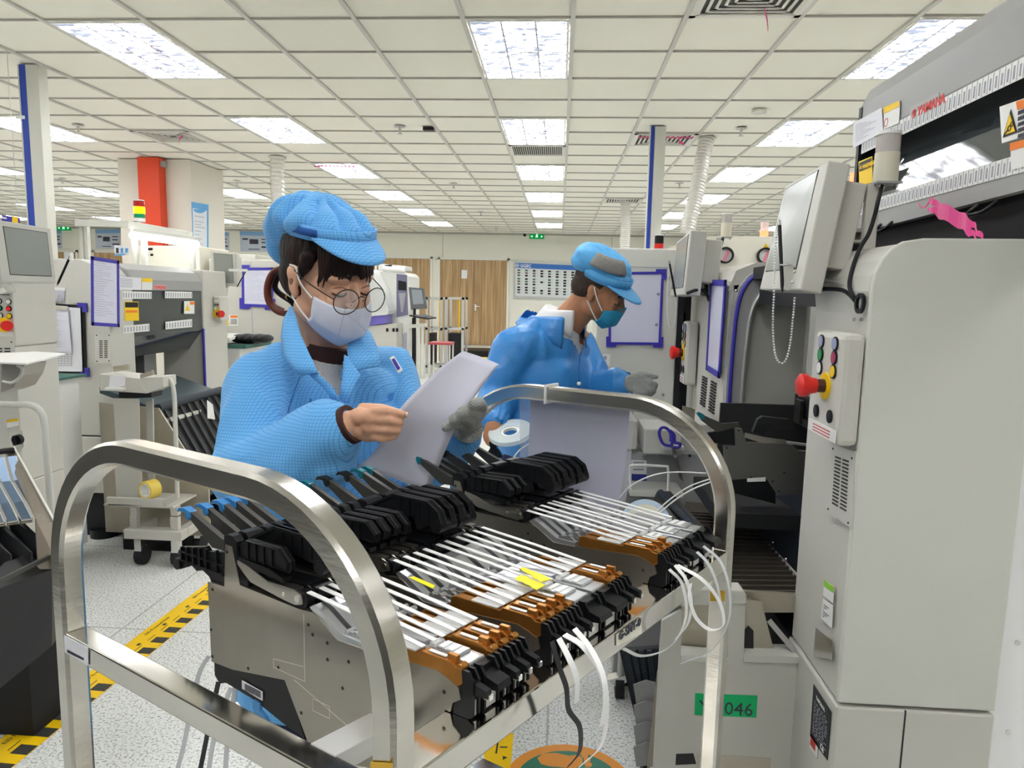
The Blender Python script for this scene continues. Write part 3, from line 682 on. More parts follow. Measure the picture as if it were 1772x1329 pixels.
# ---- control box
def ctrl_box(mach, X, y0, y1, zt, zb, d=.042, big=True):
    b = MB().box((X-d, y0, zb), (X, y1, zt)).build('control_box', M_cream, mach, bevel=.012)
    W_ = y1-y0; H = zt-zb; xx = X-d
    def at(u, v): return Vector((xx, y1-u*W_, zt-v*H))
    def btn(u, v, r, m, dd=.004, nm='push_button'):
        c = at(u, v); k = MB().cyl(c, c-Vector((dd, 0, 0)), r, 20).build(nm, m, b); 
        MB().ring(c-Vector((.0005, 0, 0)), (-1, 0, 0), r*1.22, r, dd*.7, 20).build('button_rim', M_black, k); return k
    r = H*.052
    mb_ = mat('button_lilac', (.35, .38, .55), .3); mg = mat('button_green', (0, .26, .06), .3); mm_ = mat('button_maroon', (.38, .03, .10), .3)
    btn(.28, .10, r, mb_); btn(.75, .10, r, mb_); btn(.28, .225, r, mg); btn(.75, .225, r, mm_); btn(.28, .35, r, M_wplas); btn(.75, .35, r, M_yel)
    c = at(.52, .50); e = MB().cyl(c, c-Vector((.004, 0, 0)), H*.125, 28).build('emergency_ring', M_yel, b)
    c = c-Vector((.004, 0, 0))
    MB().cone(c, c-Vector((.018, 0, 0)), H*.062, H*.062, 20).build('button_collar', mat('brown_black', (.06, .02, .015), .4), e)
    c = c-Vector((.016, 0, 0))
    MB().cone(c, c-Vector((.018, 0, 0)), H*.07, H*.085, 24).cone(c-Vector((.018, 0, 0)), c-Vector((.030, 0, 0)), H*.105, H*.108, 24).cone(c-Vector((.030, 0, 0)), c-Vector((.036, 0, 0)), H*.108, H*.07, 24).build('emergency_stop_knob', M_red, e, smooth=True)
    btn(.28, .76, r*.95, M_black); btn(.75, .76, r*.95, M_black)
    lb = MB().box((xx-.0015, y0+.004, zb+.006), (xx, y1-.004, zb+.14*H)).build('warning_label', M_wplas, b)
    s = MB()
    for k in range(3): s.box((xx-.002, y0+.02*W_/.1, zb+H*(.045+.028*k)), (xx-.0014, y1-.02*W_/.1, zb+H*(.055+.028*k)))
    s.build('label_text', mat('label_red_text', (.6, .1, .12), .7), lb)
    return b
a = pX(1462, 580, XF-.042); bb = pX(1424, 575, XF-.042); zb_ = pX(1450, 765, XF-.02).z
ctrl_box(m1, XF, a.y, a.y+.155, pX(1460, 577, XF-.042).z, zb_)
# ---- hood with tinted window (plane x = XH)
XH = XF+.27
def hx(x, y, d=0): p = pX(x, y, XH); p.x -= d; return p
hood = MB(); tl = hx(1479, 205); T = hx(1772, 118)
zt_ = tl.z
pts = [hx(1479, 258), hx(1479, 215)]
y0, y1 = 1.16, hx(1480, 300).y
def HZ(y_, z_, dx_=0): return Vector((XH+dx_, y_, z_))
zs1 = (hx(1640, 200).z)   # top of upper label strip
u = MB()
def band(z0, z1, xoff0=0, xoff1=0): return [HZ(y0, z0, xoff0), HZ(y1, z0, xoff0), HZ(y1, z1, xoff1), HZ(y0, z1, xoff1)]
zA, zB = hx(1560, 226).z, hx(1560, 246).z
zA = hx(1680, 146).z; zB = hx(1680, 178).z
zC = hx(1680, 293).z; zD = hx(1680, 322).z
zE = hx(1640, 355).z
ztt = zA+.155
sec = [(0, zA-.005), (0, zA+.10), (.02, ztt-.01), (.06, ztt), (.5, ztt), (.5, zA-.005)]
MB().prism([Vector((XH+a_, y0, z_)) for a_, z_ in sec], (0, y1-y0, 0)).build('hood_top', M_shade, m1, bevel=.01)
MB().prism([Vector((XH+.004, y0, zD-.012)), Vector((XH+.02, y0, zD-.012)), Vector((XH+.085, y0, zA)), Vector((XH+.069, y0, zA))], (0, y1-y0, 0)).build('hood_window', M_window, m1)
MB().prism([HZ(y0, zE+.0), HZ(y1-.04, zE-.02), HZ(y1, zE-.02), HZ(y1, zC), HZ(y0, zC)], (.02, 0, 0)).build('hood_lower_rail', M_shade, m1)
MB().box((XH-.003, y1-.018, zE-.12), (XH+.4, y1, ztt-.06)).build('hood_side_trim', M_dark, m1)
MB().box((XH+.03, y0+.02, ztop-.02), (XH+.05, y1, zC)).build('hood_inner_panel', M_blk2, m1)
def strip(z0, z1, n, nm):
    st = MB().box((XH-.0018, y0+.01, z1), (XH-.0005, y1-.035, z0)).build(nm, M_wplas, m1)
    s = MB(); rr = random.Random(int(z0*1000)); dy = (y1-y0-.05)/n
    for k in range(n):
        yy = y0+.012+k*dy
        s.box((XH-.0024, yy, z1+.001), (XH-.0016, yy+.0012, z0-.001))
        s.box((XH-.0024, yy+dy*.40, z1+.006), (XH-.0016, yy+dy*.65, z1+(z0-z1)*(.70+.12*rr.random())))
    s.build('position_numbers', M_grink, st); return st
strip(zA, zB, 52, 'upper_label_strip'); strip(zC, zD, 52, 'lower_label_strip')
# logo badge (red lettering with tuning-fork circle)
o_ = hx(1596, 197, .002); o2 = hx(1622, 184, .002)
bd = MB().prism([hx(1575, 186, 0), hx(1626, 160, 0), hx(1626, 192, 0), hx(1575, 206, 0)], (-.0015, 0, 0)).build('logo_badge', mat('badge_silver', (.40, .40, .395), .4), m1)
zt0 = hx(1605, 193).z
text_mb('YAMAHA', Vector((XH-.0025, hx(1590, 190).y, zt0)), (0, -1, 0), (0, 0, 1), .030, th=.0005, bold=.0008).build('lettering', M_red, bd)
c = Vector((XH-.002, hx(1584, 190).y, zt0+.010)); MB().ring(c, (-1, 0, 0), .0105, .0085, .001, 24).box((c.x-.001, c.y-.0008, c.z-.009), (c.x, c.y+.0008, c.z+.009)).pbox(c+Vector((-.001, -.008, -.004)), (0.001, 0, 0), (0, .016, .008), (0, 0, .0015)).pbox(c+Vector((-.001, -.008, .004)), (0.001, 0, 0), (0, .016, -.008), (0, 0, .0015)).build('logo_mark', M_red, bd)
def hst(pts, m, name='warning_sticker', d=.003, par=None): return MB().prism([hx(x, y, d) for x, y in pts], (-.0008, 0, 0)).build(name, m, par or m1)
s_ = hst([(1479, 213), (1528, 186), (1531, 228), (1478, 257)], M_white, 'notice_paper')
P = [hx(x, y, .004) for x, y in [(1479, 213), (1528, 186), (1531, 228), (1478, 257)]]
s = MB()
for k in range(9): s.prism([onq(P, .1, .15+.08*k), onq(P, .1+.75*((k*53 % 10)/14+.3), .15+.08*k), onq(P, .1+.75*((k*53 % 10)/14+.3), .165+.08*k), onq(P, .1, .165+.08*k)], (-.0004, 0, 0))
s.build('printed_lines', M_grink, s_)
s_ = hst([(1532, 186), (1560, 174), (1558, 213), (1532, 224)], M_wplas); hst([(1532, 186), (1560, 174), (1559, 184), (1532, 197)], M_yel, 'yellow_band', .004, s_)
c = hx(1536, 212, .0038); MB().ring(c, (-1, 0, 0), .011, .009, .0006, 20).build('prohibition_mark', M_red, s_)
s_ = hst([(1488, 280), (1512, 270), (1512, 316), (1489, 321)], M_yel); hst([(1490, 282), (1511, 273), (1511, 288), (1490, 297)], M_black, 'black_band', .0045, s_)
q0 = hx(1496, 293, .0062); text_mb('WARNING', q0, (0, -1, 0), (0, 0, 1), .017, th=.0003, bold=.0005).build('lettering', M_yel, s_)
c = hx(1493, 291, .0055); MB().prism([c+Vector((0, .006, -.002)), c+Vector((0, -.006, -.002)), c+Vector((0, 0, .010))], (-.0005, 0, 0)).build('warning_triangle', M_yel, s_)
s_ = hst([(1733, 185), (1790, 165), (1790, 232), (1737, 248)], M_wplas)
tri = hst([(1740, 238), (1765, 229), (1754, 189)], M_black, 'triangle_border', .0045, s_)
hst([(1743, 234), (1762, 227), (1753, 197)], M_yel, 'warning_triangle', .0055, s_)
c = hx(1753, 222, .0065); MB().ring(c, (-1, 0, 0), .006, .0035, .0006, 12).ring(c+Vector((0, -.006, .006)), (-1, 0, 0), .005, .003, .0006, 12).pbox(c+Vector((0, .004, -.004)), (-.0006, 0, 0), (0, .012, -.008), (0, 0, .004)).build('pictogram', M_black, s_)
hst([(1763, 176), (1790, 168), (1790, 184), (1765, 190)], mat('orange_print', (.9, .22, .02), .6), 'orange_band', .0045, s_)
s = MB()
for k in range(5):
    q = hx(1766, 196+k*10, .0045); s.box((q.x-.0005, q.y-.05, q.z-.0035), (q.x, q.y, q.z+.0035))
s.build('printed_lines', M_ink, s_)
s_ = hst([(1752, 248), (1790, 238), (1790, 285), (1753, 294)], M_wplas); hst([(1752, 248), (1790, 238), (1790, 251), (1752, 261)], mat('orange_print'), 'orange_band', .004, s_)
# handles under the hood
for (xa, ya, xb, yb_) in ((1524, 401, 1562, 376), (1690, 372, 1711, 340)):
    A_ = hx(xa, ya); B_ = hx(xb, yb_)
    p = [Vector((XH, A_.y, A_.z+.02)), Vector((XH-.02, A_.y, A_.z)), Vector((XH-.02, A_.y-.055, A_.z)), Vector((XH, A_.y-.065, A_.z+.02))]
    MB().tube(curve(p, 4), .004, 8).build('handle', M_black, m1, smooth=True)
# white neighbouring cabinet at far right
wc = thing('white_cabinet', 'bright white cabinet panel at right edge beside the big machine', 'cabinet', (xr+.2, YP+.35, 0))
MB().box((xr+.002, YP+.07, 0), (xr+.5, YP+.16, ztop-.06)).build('panel', mat('bright_white_paint', (.95, .95, .95), .5), wc)
for x, y in ((1760, 1111), (1744, 1266)):
    c = pY(x, y, YP+.07); MB().cyl(c, c-Vector((0, .004, 0)), .005, 10).build('screw', M_chrome, wc)
# pink ribbon
rb = [hx(1612, 352, .03), hx(1622, 360, .03), hx(1634, 350, .03), hx(1650, 357, .03), hx(1690, 375, .03), hx(1712, 392, .03), hx(1727, 412, .03)]
P = curve(rb, 6); n_ = len(P)
R_ = MB()
for off in (0, .016):
    rows = []
    for i, p in enumerate(P):
        if off and i < 10: continue
        wd = .0015+.009*max(0, min(1, (i-8)/10))*(1 if i < n_-8 else .6)
        q = p+Vector((-.002*math.sin(i), 0, -off+.003*math.sin(i*1.3))); rows.append([q+Vector((0, 0, wd/1.2)), q-Vector((0, 0, wd/1.2))])
    R_.sheet(rows, .0008)
q = hx(1635, 351, .03)
for s1 in (-1, 1): R_.sheet([[q, q+Vector((0, .002, .004))], [q+Vector((0, .006*s1, .014)), q+Vector((0, .009*s1, .006))]], .0008)
tag(R_.build('pink_ribbon', mat('pink_ribbon', (.95, .10, .36), .4)), 'pink plastic ribbon tied under hood of the near right machine', 'ribbon')
# ---- feeder bay between near and far columns
yb0, yb1 = YP+.30, 2.50
bay = MB().box((XF+.36, yb0, .1), (XF+.38, yb1, 1.5)); bay.build('bay_back_panel', M_int, m1)
MB().box((XF+.10, yb0-.03, .3), (XF+.37, yb0, 1.45)).build('bay_side_panel', M_blk2, m1)
MB().box((XF+.08, yb0, 1.50), (XF+.30, yb1, 1.54)).build('bay_top_beam', M_blk2, m1)
MB().box((XF+.10, yb0, 1.415), (XF+.34, yb1-.02, 1.485)).build('bay_cable_duct', M_black, m1)
MB().box((XF-.01, yb1-.03, .1), (XF+.36, yb1-.015, pY(1350, 700, 2.48).z)).build('bay_end_panel', M_gap, m1)
MB().cyl((XF+.30, yb0, pX(1360, 522, XF+.3).z), (XF+.30, yb1-.3, pX(1360, 522, XF+.3).z), .006, 10).build('red_rod', mat('brick_red', (.35, .07, .03), .4), m1)
zr = pX(1380, 668, XF+.3).z
MB().box((XF+.27, yb0, zr-.012), (XF+.33, yb1, zr+.012)).build('linear_rail', M_alu, m1)
MB().box((XF+.25, yb0, zr-.075), (XF+.35, yb1, zr-.012)).build('rail_base', M_dark, m1)
MB().box((XF+.24, yb0, zr-.105), (XF+.35, yb1, zr-.080)).box((XF+.24, yb1-.12, zr-.10), (XF+.23, yb1-.06, zr-.02)).build('rail_support', M_fdk, m1)
c = pX(1312, 672, XF+.22); MB().ball(c, .006).build('red_indicator', mat('red_led', (.9, .05, .05), .3, emit=2, ecol=(1, .1, .1)), m1)
MB().box((XF+.0, yb0, .1), (XF+.36, yb1, .62)).build('bay_lower_block', M_blk2, m1)
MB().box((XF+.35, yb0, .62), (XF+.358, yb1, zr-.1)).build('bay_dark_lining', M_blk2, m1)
# dark handle of a machine part in the bay
# ---- far side frame: arch with blue trim, column, vents
ya = 2.50
arc = [(1253, 735), (1259, 640), (1264, 580), (1270, 530), (1280, 498), (1296, 477), (1318, 465), (1345, 461), (1430, 458)]
inn = [(1430, 488), (1360, 490), (1335, 497), (1315, 515), (1302, 545), (1294, 600), (1288, 660), (1283, 735)]
O_ = [pY(x, y, ya) for x, y in arc]; I_ = [pY(x, y, ya) for x, y in inn]
MB().prism(O_+I_, (0, .03, 0)).build('side_frame', M_grey, m1)
MB().tube(curve([p-Vector((0, .004, 0))+Vector((.012, 0, -.006)) for p in O_[:-1]], 4), .0065, 8).build('blue_trim', M_blue, m1, smooth=True)
MB().tube(curve([p+Vector((-.008, -.006, 0)) for p in I_], 4), .008, 8).build('steel_guide', M_alu, m1, smooth=True)
for x, y in ((1309, 470), (1318, 471), (1274, 503)): c = pY(x, y, ya-.004); MB().ball(c, .006, n=8, m=6).build('bolt', M_chrome, m1)
MB().box((XF+.005, ya+.03, .08), (XF+.30, 3.08, 1.50)).build('far_column', M_cream, m1, bevel=.02)
MB().prism([Vector((XF+.005, ya+.03, 1.46)), Vector((XF+.03, ya+.03, 1.53)), Vector((XF+.10, ya+.03, 1.56)), Vector((XF+.4, ya+.03, 1.56)), Vector((XF+.4, ya+.03, 1.46))], (0, .52, 0)).build('far_column_cap', M_cream, m1)
P = [pX(x, y, XF) for x, y in [(1212, 640), (1249, 660), (1243, 735), (1206, 705)]]
s = MB()
for cidx in (0, 1):
    for k in range(11):
        for j in (0, 1):
            u0 = .12+.42*cidx+.13*j; v0 = .12+.07*k
            s.prism([p-Vector((-.005, 0, 0)) for p in [onq(P, u0, v0), onq(P, u0+.09, v0), onq(P, u0+.09, v0+.035), onq(P, u0, v0+.035)]], (-.006, 0, 0))
s.build('vent_slots', M_gap, m1)
ctrl_box(m1, XF, 2.98, 3.08, pX(1205, 556, XF).z, pX(1205, 668, XF).z, d=.05)
# tall document holder on the far column
def doc_holder(name_lbl, P, nrm, lab_, tabs=True, lines=False, clips=None, cat='document holder', glossy=True, fr=.012, group=None):
    """P: tl,tr,br,bl world corners; nrm: outward normal"""
    n = Vector(nrm).normalized(); c = (P[2]+P[3])/2
    r = thing(name_lbl, lab_, cat, c, group)
    w_ = (P[1]-P[0]).length; h = (P[3]-P[0]).length; fu, fv = fr/w_, fr/h
    sh_ = plate_n([onq(P, fu*.5, fv*.5), onq(P, 1-fu*.5, fv*.5), onq(P, 1-fu*.5, 1-fv*.5), onq(P, fu*.5, 1-fv*.5)], n, .002).build('paper', mat('doc_paper', (.70, .70, .84), .25 if glossy else .6), r)
    f = MB()
    for q in (((0, 0), (1, 0), (1, fv), (0, fv)), ((0, 1-fv), (1, 1-fv), (1, 1), (0, 1)), ((0, 0), (fu, 0), (fu, 1), (0, 1)), ((1-fu, 0), (1, 0), (1, 1), (1-fu, 1))):
        f.prism([onq(P, a, b) for a, b in q], n*.005)
    f.build('blue_border', M_blue, r)
    if tabs:
        for (u, v, su, sv) in tabs:
            t = MB(); L_ = fr*3.2; a = L_/w_; b = L_/h; e = fr*1.0
            t.prism([onq(P, u-su*e/w_, v-sv*e/h), onq(P, u+su*a, v-sv*e/h), onq(P, u+su*a, v+sv*fv*.6), onq(P, u-su*e/w_, v+sv*fv*.6)], n*.006)
            t.prism([onq(P, u-su*e/w_, v-sv*e/h), onq(P, u+su*fu*.6, v-sv*e/h), onq(P, u+su*fu*.6, v+sv*b), onq(P, u-su*e/w_, v+sv*b)], n*.0063)
            t.build('corner_tab', M_blue, r)
    if lines:
        s = MB(); rr = random.Random(lines)
        for k in range(24):
            v = .08+.033*k; u = .1+rr.choice([0, 0, .05])
            L_ = rr.uniform(.25, .75); s.prism([onq(P, u, v)+n*.002, onq(P, u+L_, v)+n*.002, onq(P, u+L_, v+.006)+n*.002, onq(P, u, v+.006)+n*.002], n*.0004)
        s.build('printed_lines', M_grink, sh_)
    return r
def plate_n(P, n, th): b = MB(); b.prism([Vector(p) for p in P], Vector(n).normalized()*th); return b
P = [pX(x, y, XF-.004) for x, y in [(1231, 484), (1258, 484), (1246, 655), (1223, 640)]]
doc_holder('document_holder', P, (-1, 0, 0), 'narrow tall document in blue border on the far column of near right machine', tabs=None, fr=.022)
# ================================================================ second right machine
Y2 = 3.15
m2 = thing('mounting_machine', 'second grey machine at right, flat side panel with large blue-bordered sheet', 'machine', (.3, Y2+.4, 0))
x0_ = .165; x1_ = pY(1168, 640, Y2).x; z_ = pY(1130, 430, Y2).z
MB().box((x0_, Y2, .3), (x1_, Y2+.35, z_)).build('side_panel', M_side, m2, bevel=.006)
MB().box((x0_+.03, Y2+.04, 0), (x1_-.03, Y2+.32, .3)).build('machine_foot', M_blk2, m2)
a = pY(1050, 461, Y2).z
MB().box((x0_, Y2-.001, a-.001), (x1_, Y2+.001, a+.001)).build('panel_seam', M_grink, m2)
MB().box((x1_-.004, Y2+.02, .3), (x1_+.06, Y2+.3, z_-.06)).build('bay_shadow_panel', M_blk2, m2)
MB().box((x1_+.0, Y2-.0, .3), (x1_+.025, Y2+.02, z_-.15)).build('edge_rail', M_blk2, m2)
for x, y in ((1157, 477), (1147, 683)): c = pY(x, y, Y2); MB().cyl(c, c-Vector((0, .006, 0)), .005, 10).build('bolt', M_chrome, m2)
X2 = x1_+.12
MB().box((X2, Y2+.05, .75), (X2+.5, Y2+.6, z_-.10)).build('inner_housing', M_grey, m2)
MB().box((X2-.01, Y2+.03, pY(1190, 543, Y2).z-.002), (X2+.3, Y2+.05, pY(1190, 521, Y2).z)).build('inner_rail', M_side, m2)
MB().box((X2-.01, Y2+.0, pY(1190, 640, Y2).z-.002), (X2+.3, Y2+.03, pY(1190, 598, Y2).z)).build('inner_rail', M_side, m2)
st = MB().box((pY(1176, 560, Y2).x, Y2+.02, pY(1180, 587, Y2).z), (pY(1187, 560, Y2).x, Y2+.03, pY(1180, 542, Y2).z)).build('warning_sticker', M_yel, m2)
P = [pY(x, y, Y2-.004) for x, y in [(1053, 471), (1149, 470), (1143, 597), (1053, 596)]]
d_ = doc_holder('document_holder', P, (0, -1, 0), 'large blank sheet in dark blue border on panel behind the man', tabs=[(1, 0, -1, 1), (1, 1, -1, -1), (0, 1, 1, -1)], fr=.011)
for x, y in ((1139, 509), (1136, 562)): c = pY(x, y, Y2-.009); MB().ring(c, (0, -1, 0), .006, .003, .002, 12).build('ring_mark', M_ink, d_)
s_ = MB().box((pY(1043, 613, Y2).x, Y2-.002, pY(1050, 633, Y2).z), (pY(1056, 613, Y2).x, Y2, pY(1050, 613, Y2).z)).build('asset_label', M_wplas, m2)
tag_ = MB().box((pY(1045, 613, Y2).x, Y2-.003, pY(1050, 622, Y2).z), (pY(1050, 613, Y2).x, Y2-.002, pY(1050, 616, Y2).z)).build('printed_lines', M_grink, s_)
# ================================================================ cream machine with gauges further back
Y3 = 3.85
m3_ = thing('cream_machine', 'cream machine top with two round gauges behind the monitor arms', 'machine', (pY(1290, 450, Y3).x, Y3+.4, 0))
pts = [(1158, 600), (1160, 428), (1205, 409), (1500, 409), (1500, 600)]
P = [pY(x, y, Y3) for x, y in pts]; P[0].z = .35; P[4].z = .35
MB().prism(P, (0, .6, 0)).build('housing', mat('cream_paint', (.85, .82, .70), .5), m3_)
MB().box((P[0].x+.05, Y3+.05, 0), (P[4].x-.05, Y3+.5, .35)).build('machine_foot', M_blk2, m3_)
for x, y in ((1254, 442), (1323, 443)):
    c = pY(x, y, Y3); g_ = MB().ring(c, (0, -1, 0), .043, .034, .025, 28).build('pressure_gauge', M_black, m3_, smooth=True)
    MB().cyl(c, c-Vector((0, .008, 0)), .034, 28).build('gauge_dial', M_wplas, g_)
    MB().pbox(c+Vector((-.012, -.012, -.03)), (.022, 0, .055), (.012, 0, -.002), (0, -.004, 0)).build('pink_mark', mat('pink_tape', (.9, .25, .35), .5), g_)
c = pY(1325, 427, Y3); MB().prism([c+Vector((-.02, 0, -.02)), c+Vector((.02, 0, -.02)), c+Vector((0, 0, .02))], (0, -.002, 0)).build('warning_triangle', M_yel, m3_)
def beacon(x, y, Y, r, hh, label, cols, pole=0):
    c = pY(x, y, Y); c.z -= pole; t = thing('signal_lamp', label, 'signal lamp', c)
    z = pole
    if pole: MB().cyl(c, c+Vector((0, 0, pole)), r*.35, 12).build('pole', M_wplas, t)
    for i, (m, h) in enumerate(cols):
        MB().cyl(c+Vector((0, 0, z)), c+Vector((0, 0, z+h*.94)), r, 20).build('lamp_segment' if i else 'lamp_base', m, t, smooth=True); z += h
    MB().cyl(c+Vector((0, 0, z)), c+Vector((0, 0, z+r*.2)), r*.96, 20).build('lamp_cap', M_wplas, t, smooth=True)
    return t
M_lr = mat('lit_red_lens', (1, .06, .03), .3, emit=6, ecol=(1, .05, .02)); M_lw = mat('pale_lens', (.9, .75, .72), .25)
M_ro = mat('unlit_red_lens', (.45, .01, .01), .25); M_ly = mat('lit_amber_lens', (1, .6, .0), .3, emit=5, ecol=(1, .6, 0)); M_lg = mat('green_lens', (0, .3, .12), .3); M_bl_ = mat('lit_blue_lens', (.3, .8, .95), .3, emit=1.5, ecol=(.3, .9, 1))
c = pY(1322, 409, Y3+.2); z0 = P[2].z
t = beacon(1322, 409, Y3+.2, .022, .1, 'small lit red signal lamp on top of the cream machine', [(M_lr, .03), (M_lw, .05)])
t = beacon(1470, 408, Y3+.1, .02, .1, 'lit red lamp between monitor and hood of the near right machine', [(M_wplas, .28), (M_lr, .045)])
t = beacon(1140, 430, Y2+.12, .02, .1, 'black topped red signal lamp behind the flat side panel', [(M_red, .022), (M_black, .035)])
# ================================================================ monitors on arms
def monitor(label, F, dpt, pen, chain, Ydir, arm=None, scr=(.07, .10, .13, .07)):
    """F: front quad tl,tr,br,bl"""
    n = (F[1]-F[0]).cross(F[3]-F[0]).normalized()
    if n.dot(C0-F[0]) < 0: n = -n
    c = sum(F, Vector())/4
    t = thing('monitor', label, 'monitor', (c.x, c.y, min(p.z for p in F)))
    h = MB().prism([p-n*.0 for p in F], -n*dpt).build('housing', M_cream, t, bevel=.004)
    Bq = [onq(F, .12, .10)-n*dpt, onq(F, .92, .10)-n*dpt, onq(F, .92, .78)-n*dpt, onq(F, .12, .78)-n*dpt]
    MB().prism(Bq, -n*dpt*1.1).build('rear_housing', M_cream, t, bevel=.004)
    l, tp_, r, bt = scr
    S = [onq(F, l, tp_), onq(F, 1-r, tp_), onq(F, 1-r, 1-bt), onq(F, l, 1-bt)]
    MB().prism([p+n*.0002 for p in S], n*.0012).build('screen_gasket', M_black, t)
    S2 = [onq(S, .012, .012), onq(S, .988, .012), onq(S, .988, .988), onq(S, .012, .988)]
    MB().prism([p+n*.0014 for p in S2], n*.0008).build('screen', mat('dull_screen', (.30, .32, .29), .25, spec=.6), t)
    return t, n
a, b = 1.90, 1.52
F1 = [pY(1359, 322, a), pY(1434, 277, b), pY(1384, 502, b), pY(1314, 501, a)]
mo1, n1 = monitor('tall off-white monitor tilted on arm, with black stylus and bead chain', F1, .045, None, None, None, scr=(.06, .035, .16, .17))
def stylus(p0, p1, label):
    p0, p1 = Vector(p0), Vector(p1); t = thing('stylus', label, 'stylus', p1)
    MB().cyl(p0, p1, .0042, 10).build('barrel', M_black, t, smooth=True); d = (p1-p0).normalized()
    MB().cone(p1, p1+d*.012, .004, .001, 10).build('tip', M_blk2, t); MB().cone(p0, p0-d*.012, .003, .004, 10).build('clip', M_chrome, t); return t
def off(p, n, d): return p+n*d
st_ = lambda x, y, Y, d=.012: pY(x, y, Y)+n1*d
stylus(st_(1358, 392, 1.70), st_(1363, 499, 1.66), 'black stylus leaning on screen of the tall near monitor')
def chain(pts, r, gap, label):
    P = curve(pts, 14); o = []; acc = 0; last = P[0]; b = MB(); b.ball(last, r, n=6, m=4)
    for p in P[1:]:
        while (p-last).length >= gap:
            last = last+(p-last).normalized()*gap; b.ball(last, r, n=6, m=4)
    o = b.build('bead_chain', M_wplas, smooth='all'); return tag(o, label, 'chain')
cx = lambda x, y: pY(x, y, 1.60)+Vector((-.012, 0, 0))
chain([cx(1354, 400), cx(1350, 455), cx(1349, 505), cx(1347, 560), cx(1349, 600), cx(1353, 620), cx(1361, 629), cx(1370, 622), cx(1377, 595), cx(1382, 550), cx(1385, 513)], .0025, .0062, 'white bead chain hanging in a loop below the tall near monitor')
MB().prism([pY(x, y, 1.6)+n1*.002 for x, y in ((1358, 461), (1388, 461), (1380, 500), (1362, 503))], n1*.001).build('side_bracket', M_cream, mo1)
for x, y in ((1379, 471), (1375, 489)): c = pY(x, y, 1.57)+n1*.004; MB().ball(c, .0035, n=8, m=6).build('screw', M_chrome, mo1)
c = pY(1363, 462, 1.64)+n1*.006; MB().pbox(c, (.012, -.014, 0), (0, 0, .003), n1*.012).build('stylus_clip', M_alu, mo1)
# lower mounting arm of monitor 1
MB().bar([pY(1420, 470, 1.62), pY(1470, 475, 1.62), pY(1500, 480, 1.67)], .03, .028, (0, 0, 1)).build('support_arm', M_grey, mo1)
mo1_foot = MB().box((pY(1445, 455, 1.62).x, 1.60, pY(1445, 470, 1.62).z), (pY(1465, 455, 1.62).x, 1.64, pY(1445, 448, 1.62).z)).build('arm_joint', M_black, mo1)
F2 = [pY(1171, 419, 3.1), pY(1196, 398, 2.7), pY(1184, 510, 2.7), pY(1160, 512, 3.1)]
mo2, n2 = monitor('smaller off-white monitor seen edge on, above the second right machine', F2, .06, None, None, None, scr=(.06, .04, .12, .12))
q2 = lambda x, y: pY(x, y, 2.85)+n2*.012
stylus(q2(1164, 457), q2(1174, 511), 'black stylus on the farther edge-on monitor')
chain([q2(1163, 460), q2(1160, 500), q2(1160, 545), q2(1163, 565), q2(1167, 568), q2(1172, 560), q2(1175, 535), q2(1175, 512)], .0025, .006, 'thin white bead chain below the farther edge-on monitor')
MB().bar([pY(1192, 490, 2.8), pY(1210, 505, 2.9), pY(1235, 510, 3.0)], .03, .03, (0, 0, 1)).build('support_arm', M_grey, mo2)
# ================================================================ signal lamps on posts
def post_lamp(x0, y0, x1, y1, y2, Y, label, post, ybase, brk):
    base = pY((x0+x1)/2, y2, Y); r = (pY(x1, y1, Y).x-pY(x0, y1, Y).x)/2
    t = thing('signal_lamp', label, 'signal lamp', pY(post[0], ybase, Y))
    zt2, zm = pY((x0+x1)/2, y0, Y).z, pY((x0+x1)/2, y1, Y).z; zb = base.z
    MB().cyl((base.x, Y, zb), (base.x, Y, zm), r, 28).build('lamp_base', mat('ivory_plastic', (.72, .69, .56), .4), t, smooth=True)
    MB().cyl((base.x, Y, zm), (base.x, Y, zt2-r*.25), r*.97, 28).build('lens', mat('clear_ribbed_lens', (.80, .74, .70), .12, alpha=.72, spec=.9, bump=.5, bscale=150, stretch=(3, 3, .3)), t, smooth=True)
    MB().cyl((base.x, Y, zt2-r*.25), (base.x, Y, zt2), r*1.03, 28).build('lamp_cap', M_wplas, t, smooth=True)
    MB().cyl((base.x, Y, zm), (base.x, Y, zm+(zt2-zm)*.6), r*.4, 12).build('bulb', M_alu, t, smooth=True)
    br = MB().box((base.x-r*1.05, Y-r, zb-.004), (base.x+r*1.05, Y+r, zb)); br.build('bracket_plate', M_grey, t)
    MB().box((pY(post[0], ybase, Y).x, Y-.006, pY(post[0], ybase, Y).z), (pY(post[1], ybase, Y).x, Y+.012, zb-.003)).build('post', M_cream, t, bevel=.002)
    for k in (-1, 1): MB().cyl((base.x+k*r*.75, Y-r*.5, zb-.011), (base.x+k*r*.75, Y-r*.5, zb-.004), .004, 8).build('bolt', M_chrome, t)
    return t
l1 = post_lamp(1511, 229, 1552, 265, 316, 1.55, 'clear-topped ivory signal lamp on post above the near right machine', (1490, 1512), 445, None)
MB().box((pY(1462, 405, 1.6).x, 1.56, pY(1462, 402, 1.58).z), (pY(1500, 405, 1.6).x, 1.60, pY(1462, 396, 1.58).z)).box((pY(1462, 405, 1.6).x, 1.56, pY(1462, 420, 1.58).z), (pY(1500, 405, 1.6).x, 1.60, pY(1462, 416, 1.58).z)).box((pY(1480, 405, 1.6).x, 1.56, pY(1462, 418, 1.58).z), (pY(1482, 405, 1.6).x, 1.60, pY(1462, 398, 1.58).z)).build('clamp', M_cream, l1)
c = pY(1470, 424, 1.58); MB().cyl(c, c+Vector((0, 0, .05)), .007, 12).build('clamp_bolt', M_chrome, l1)
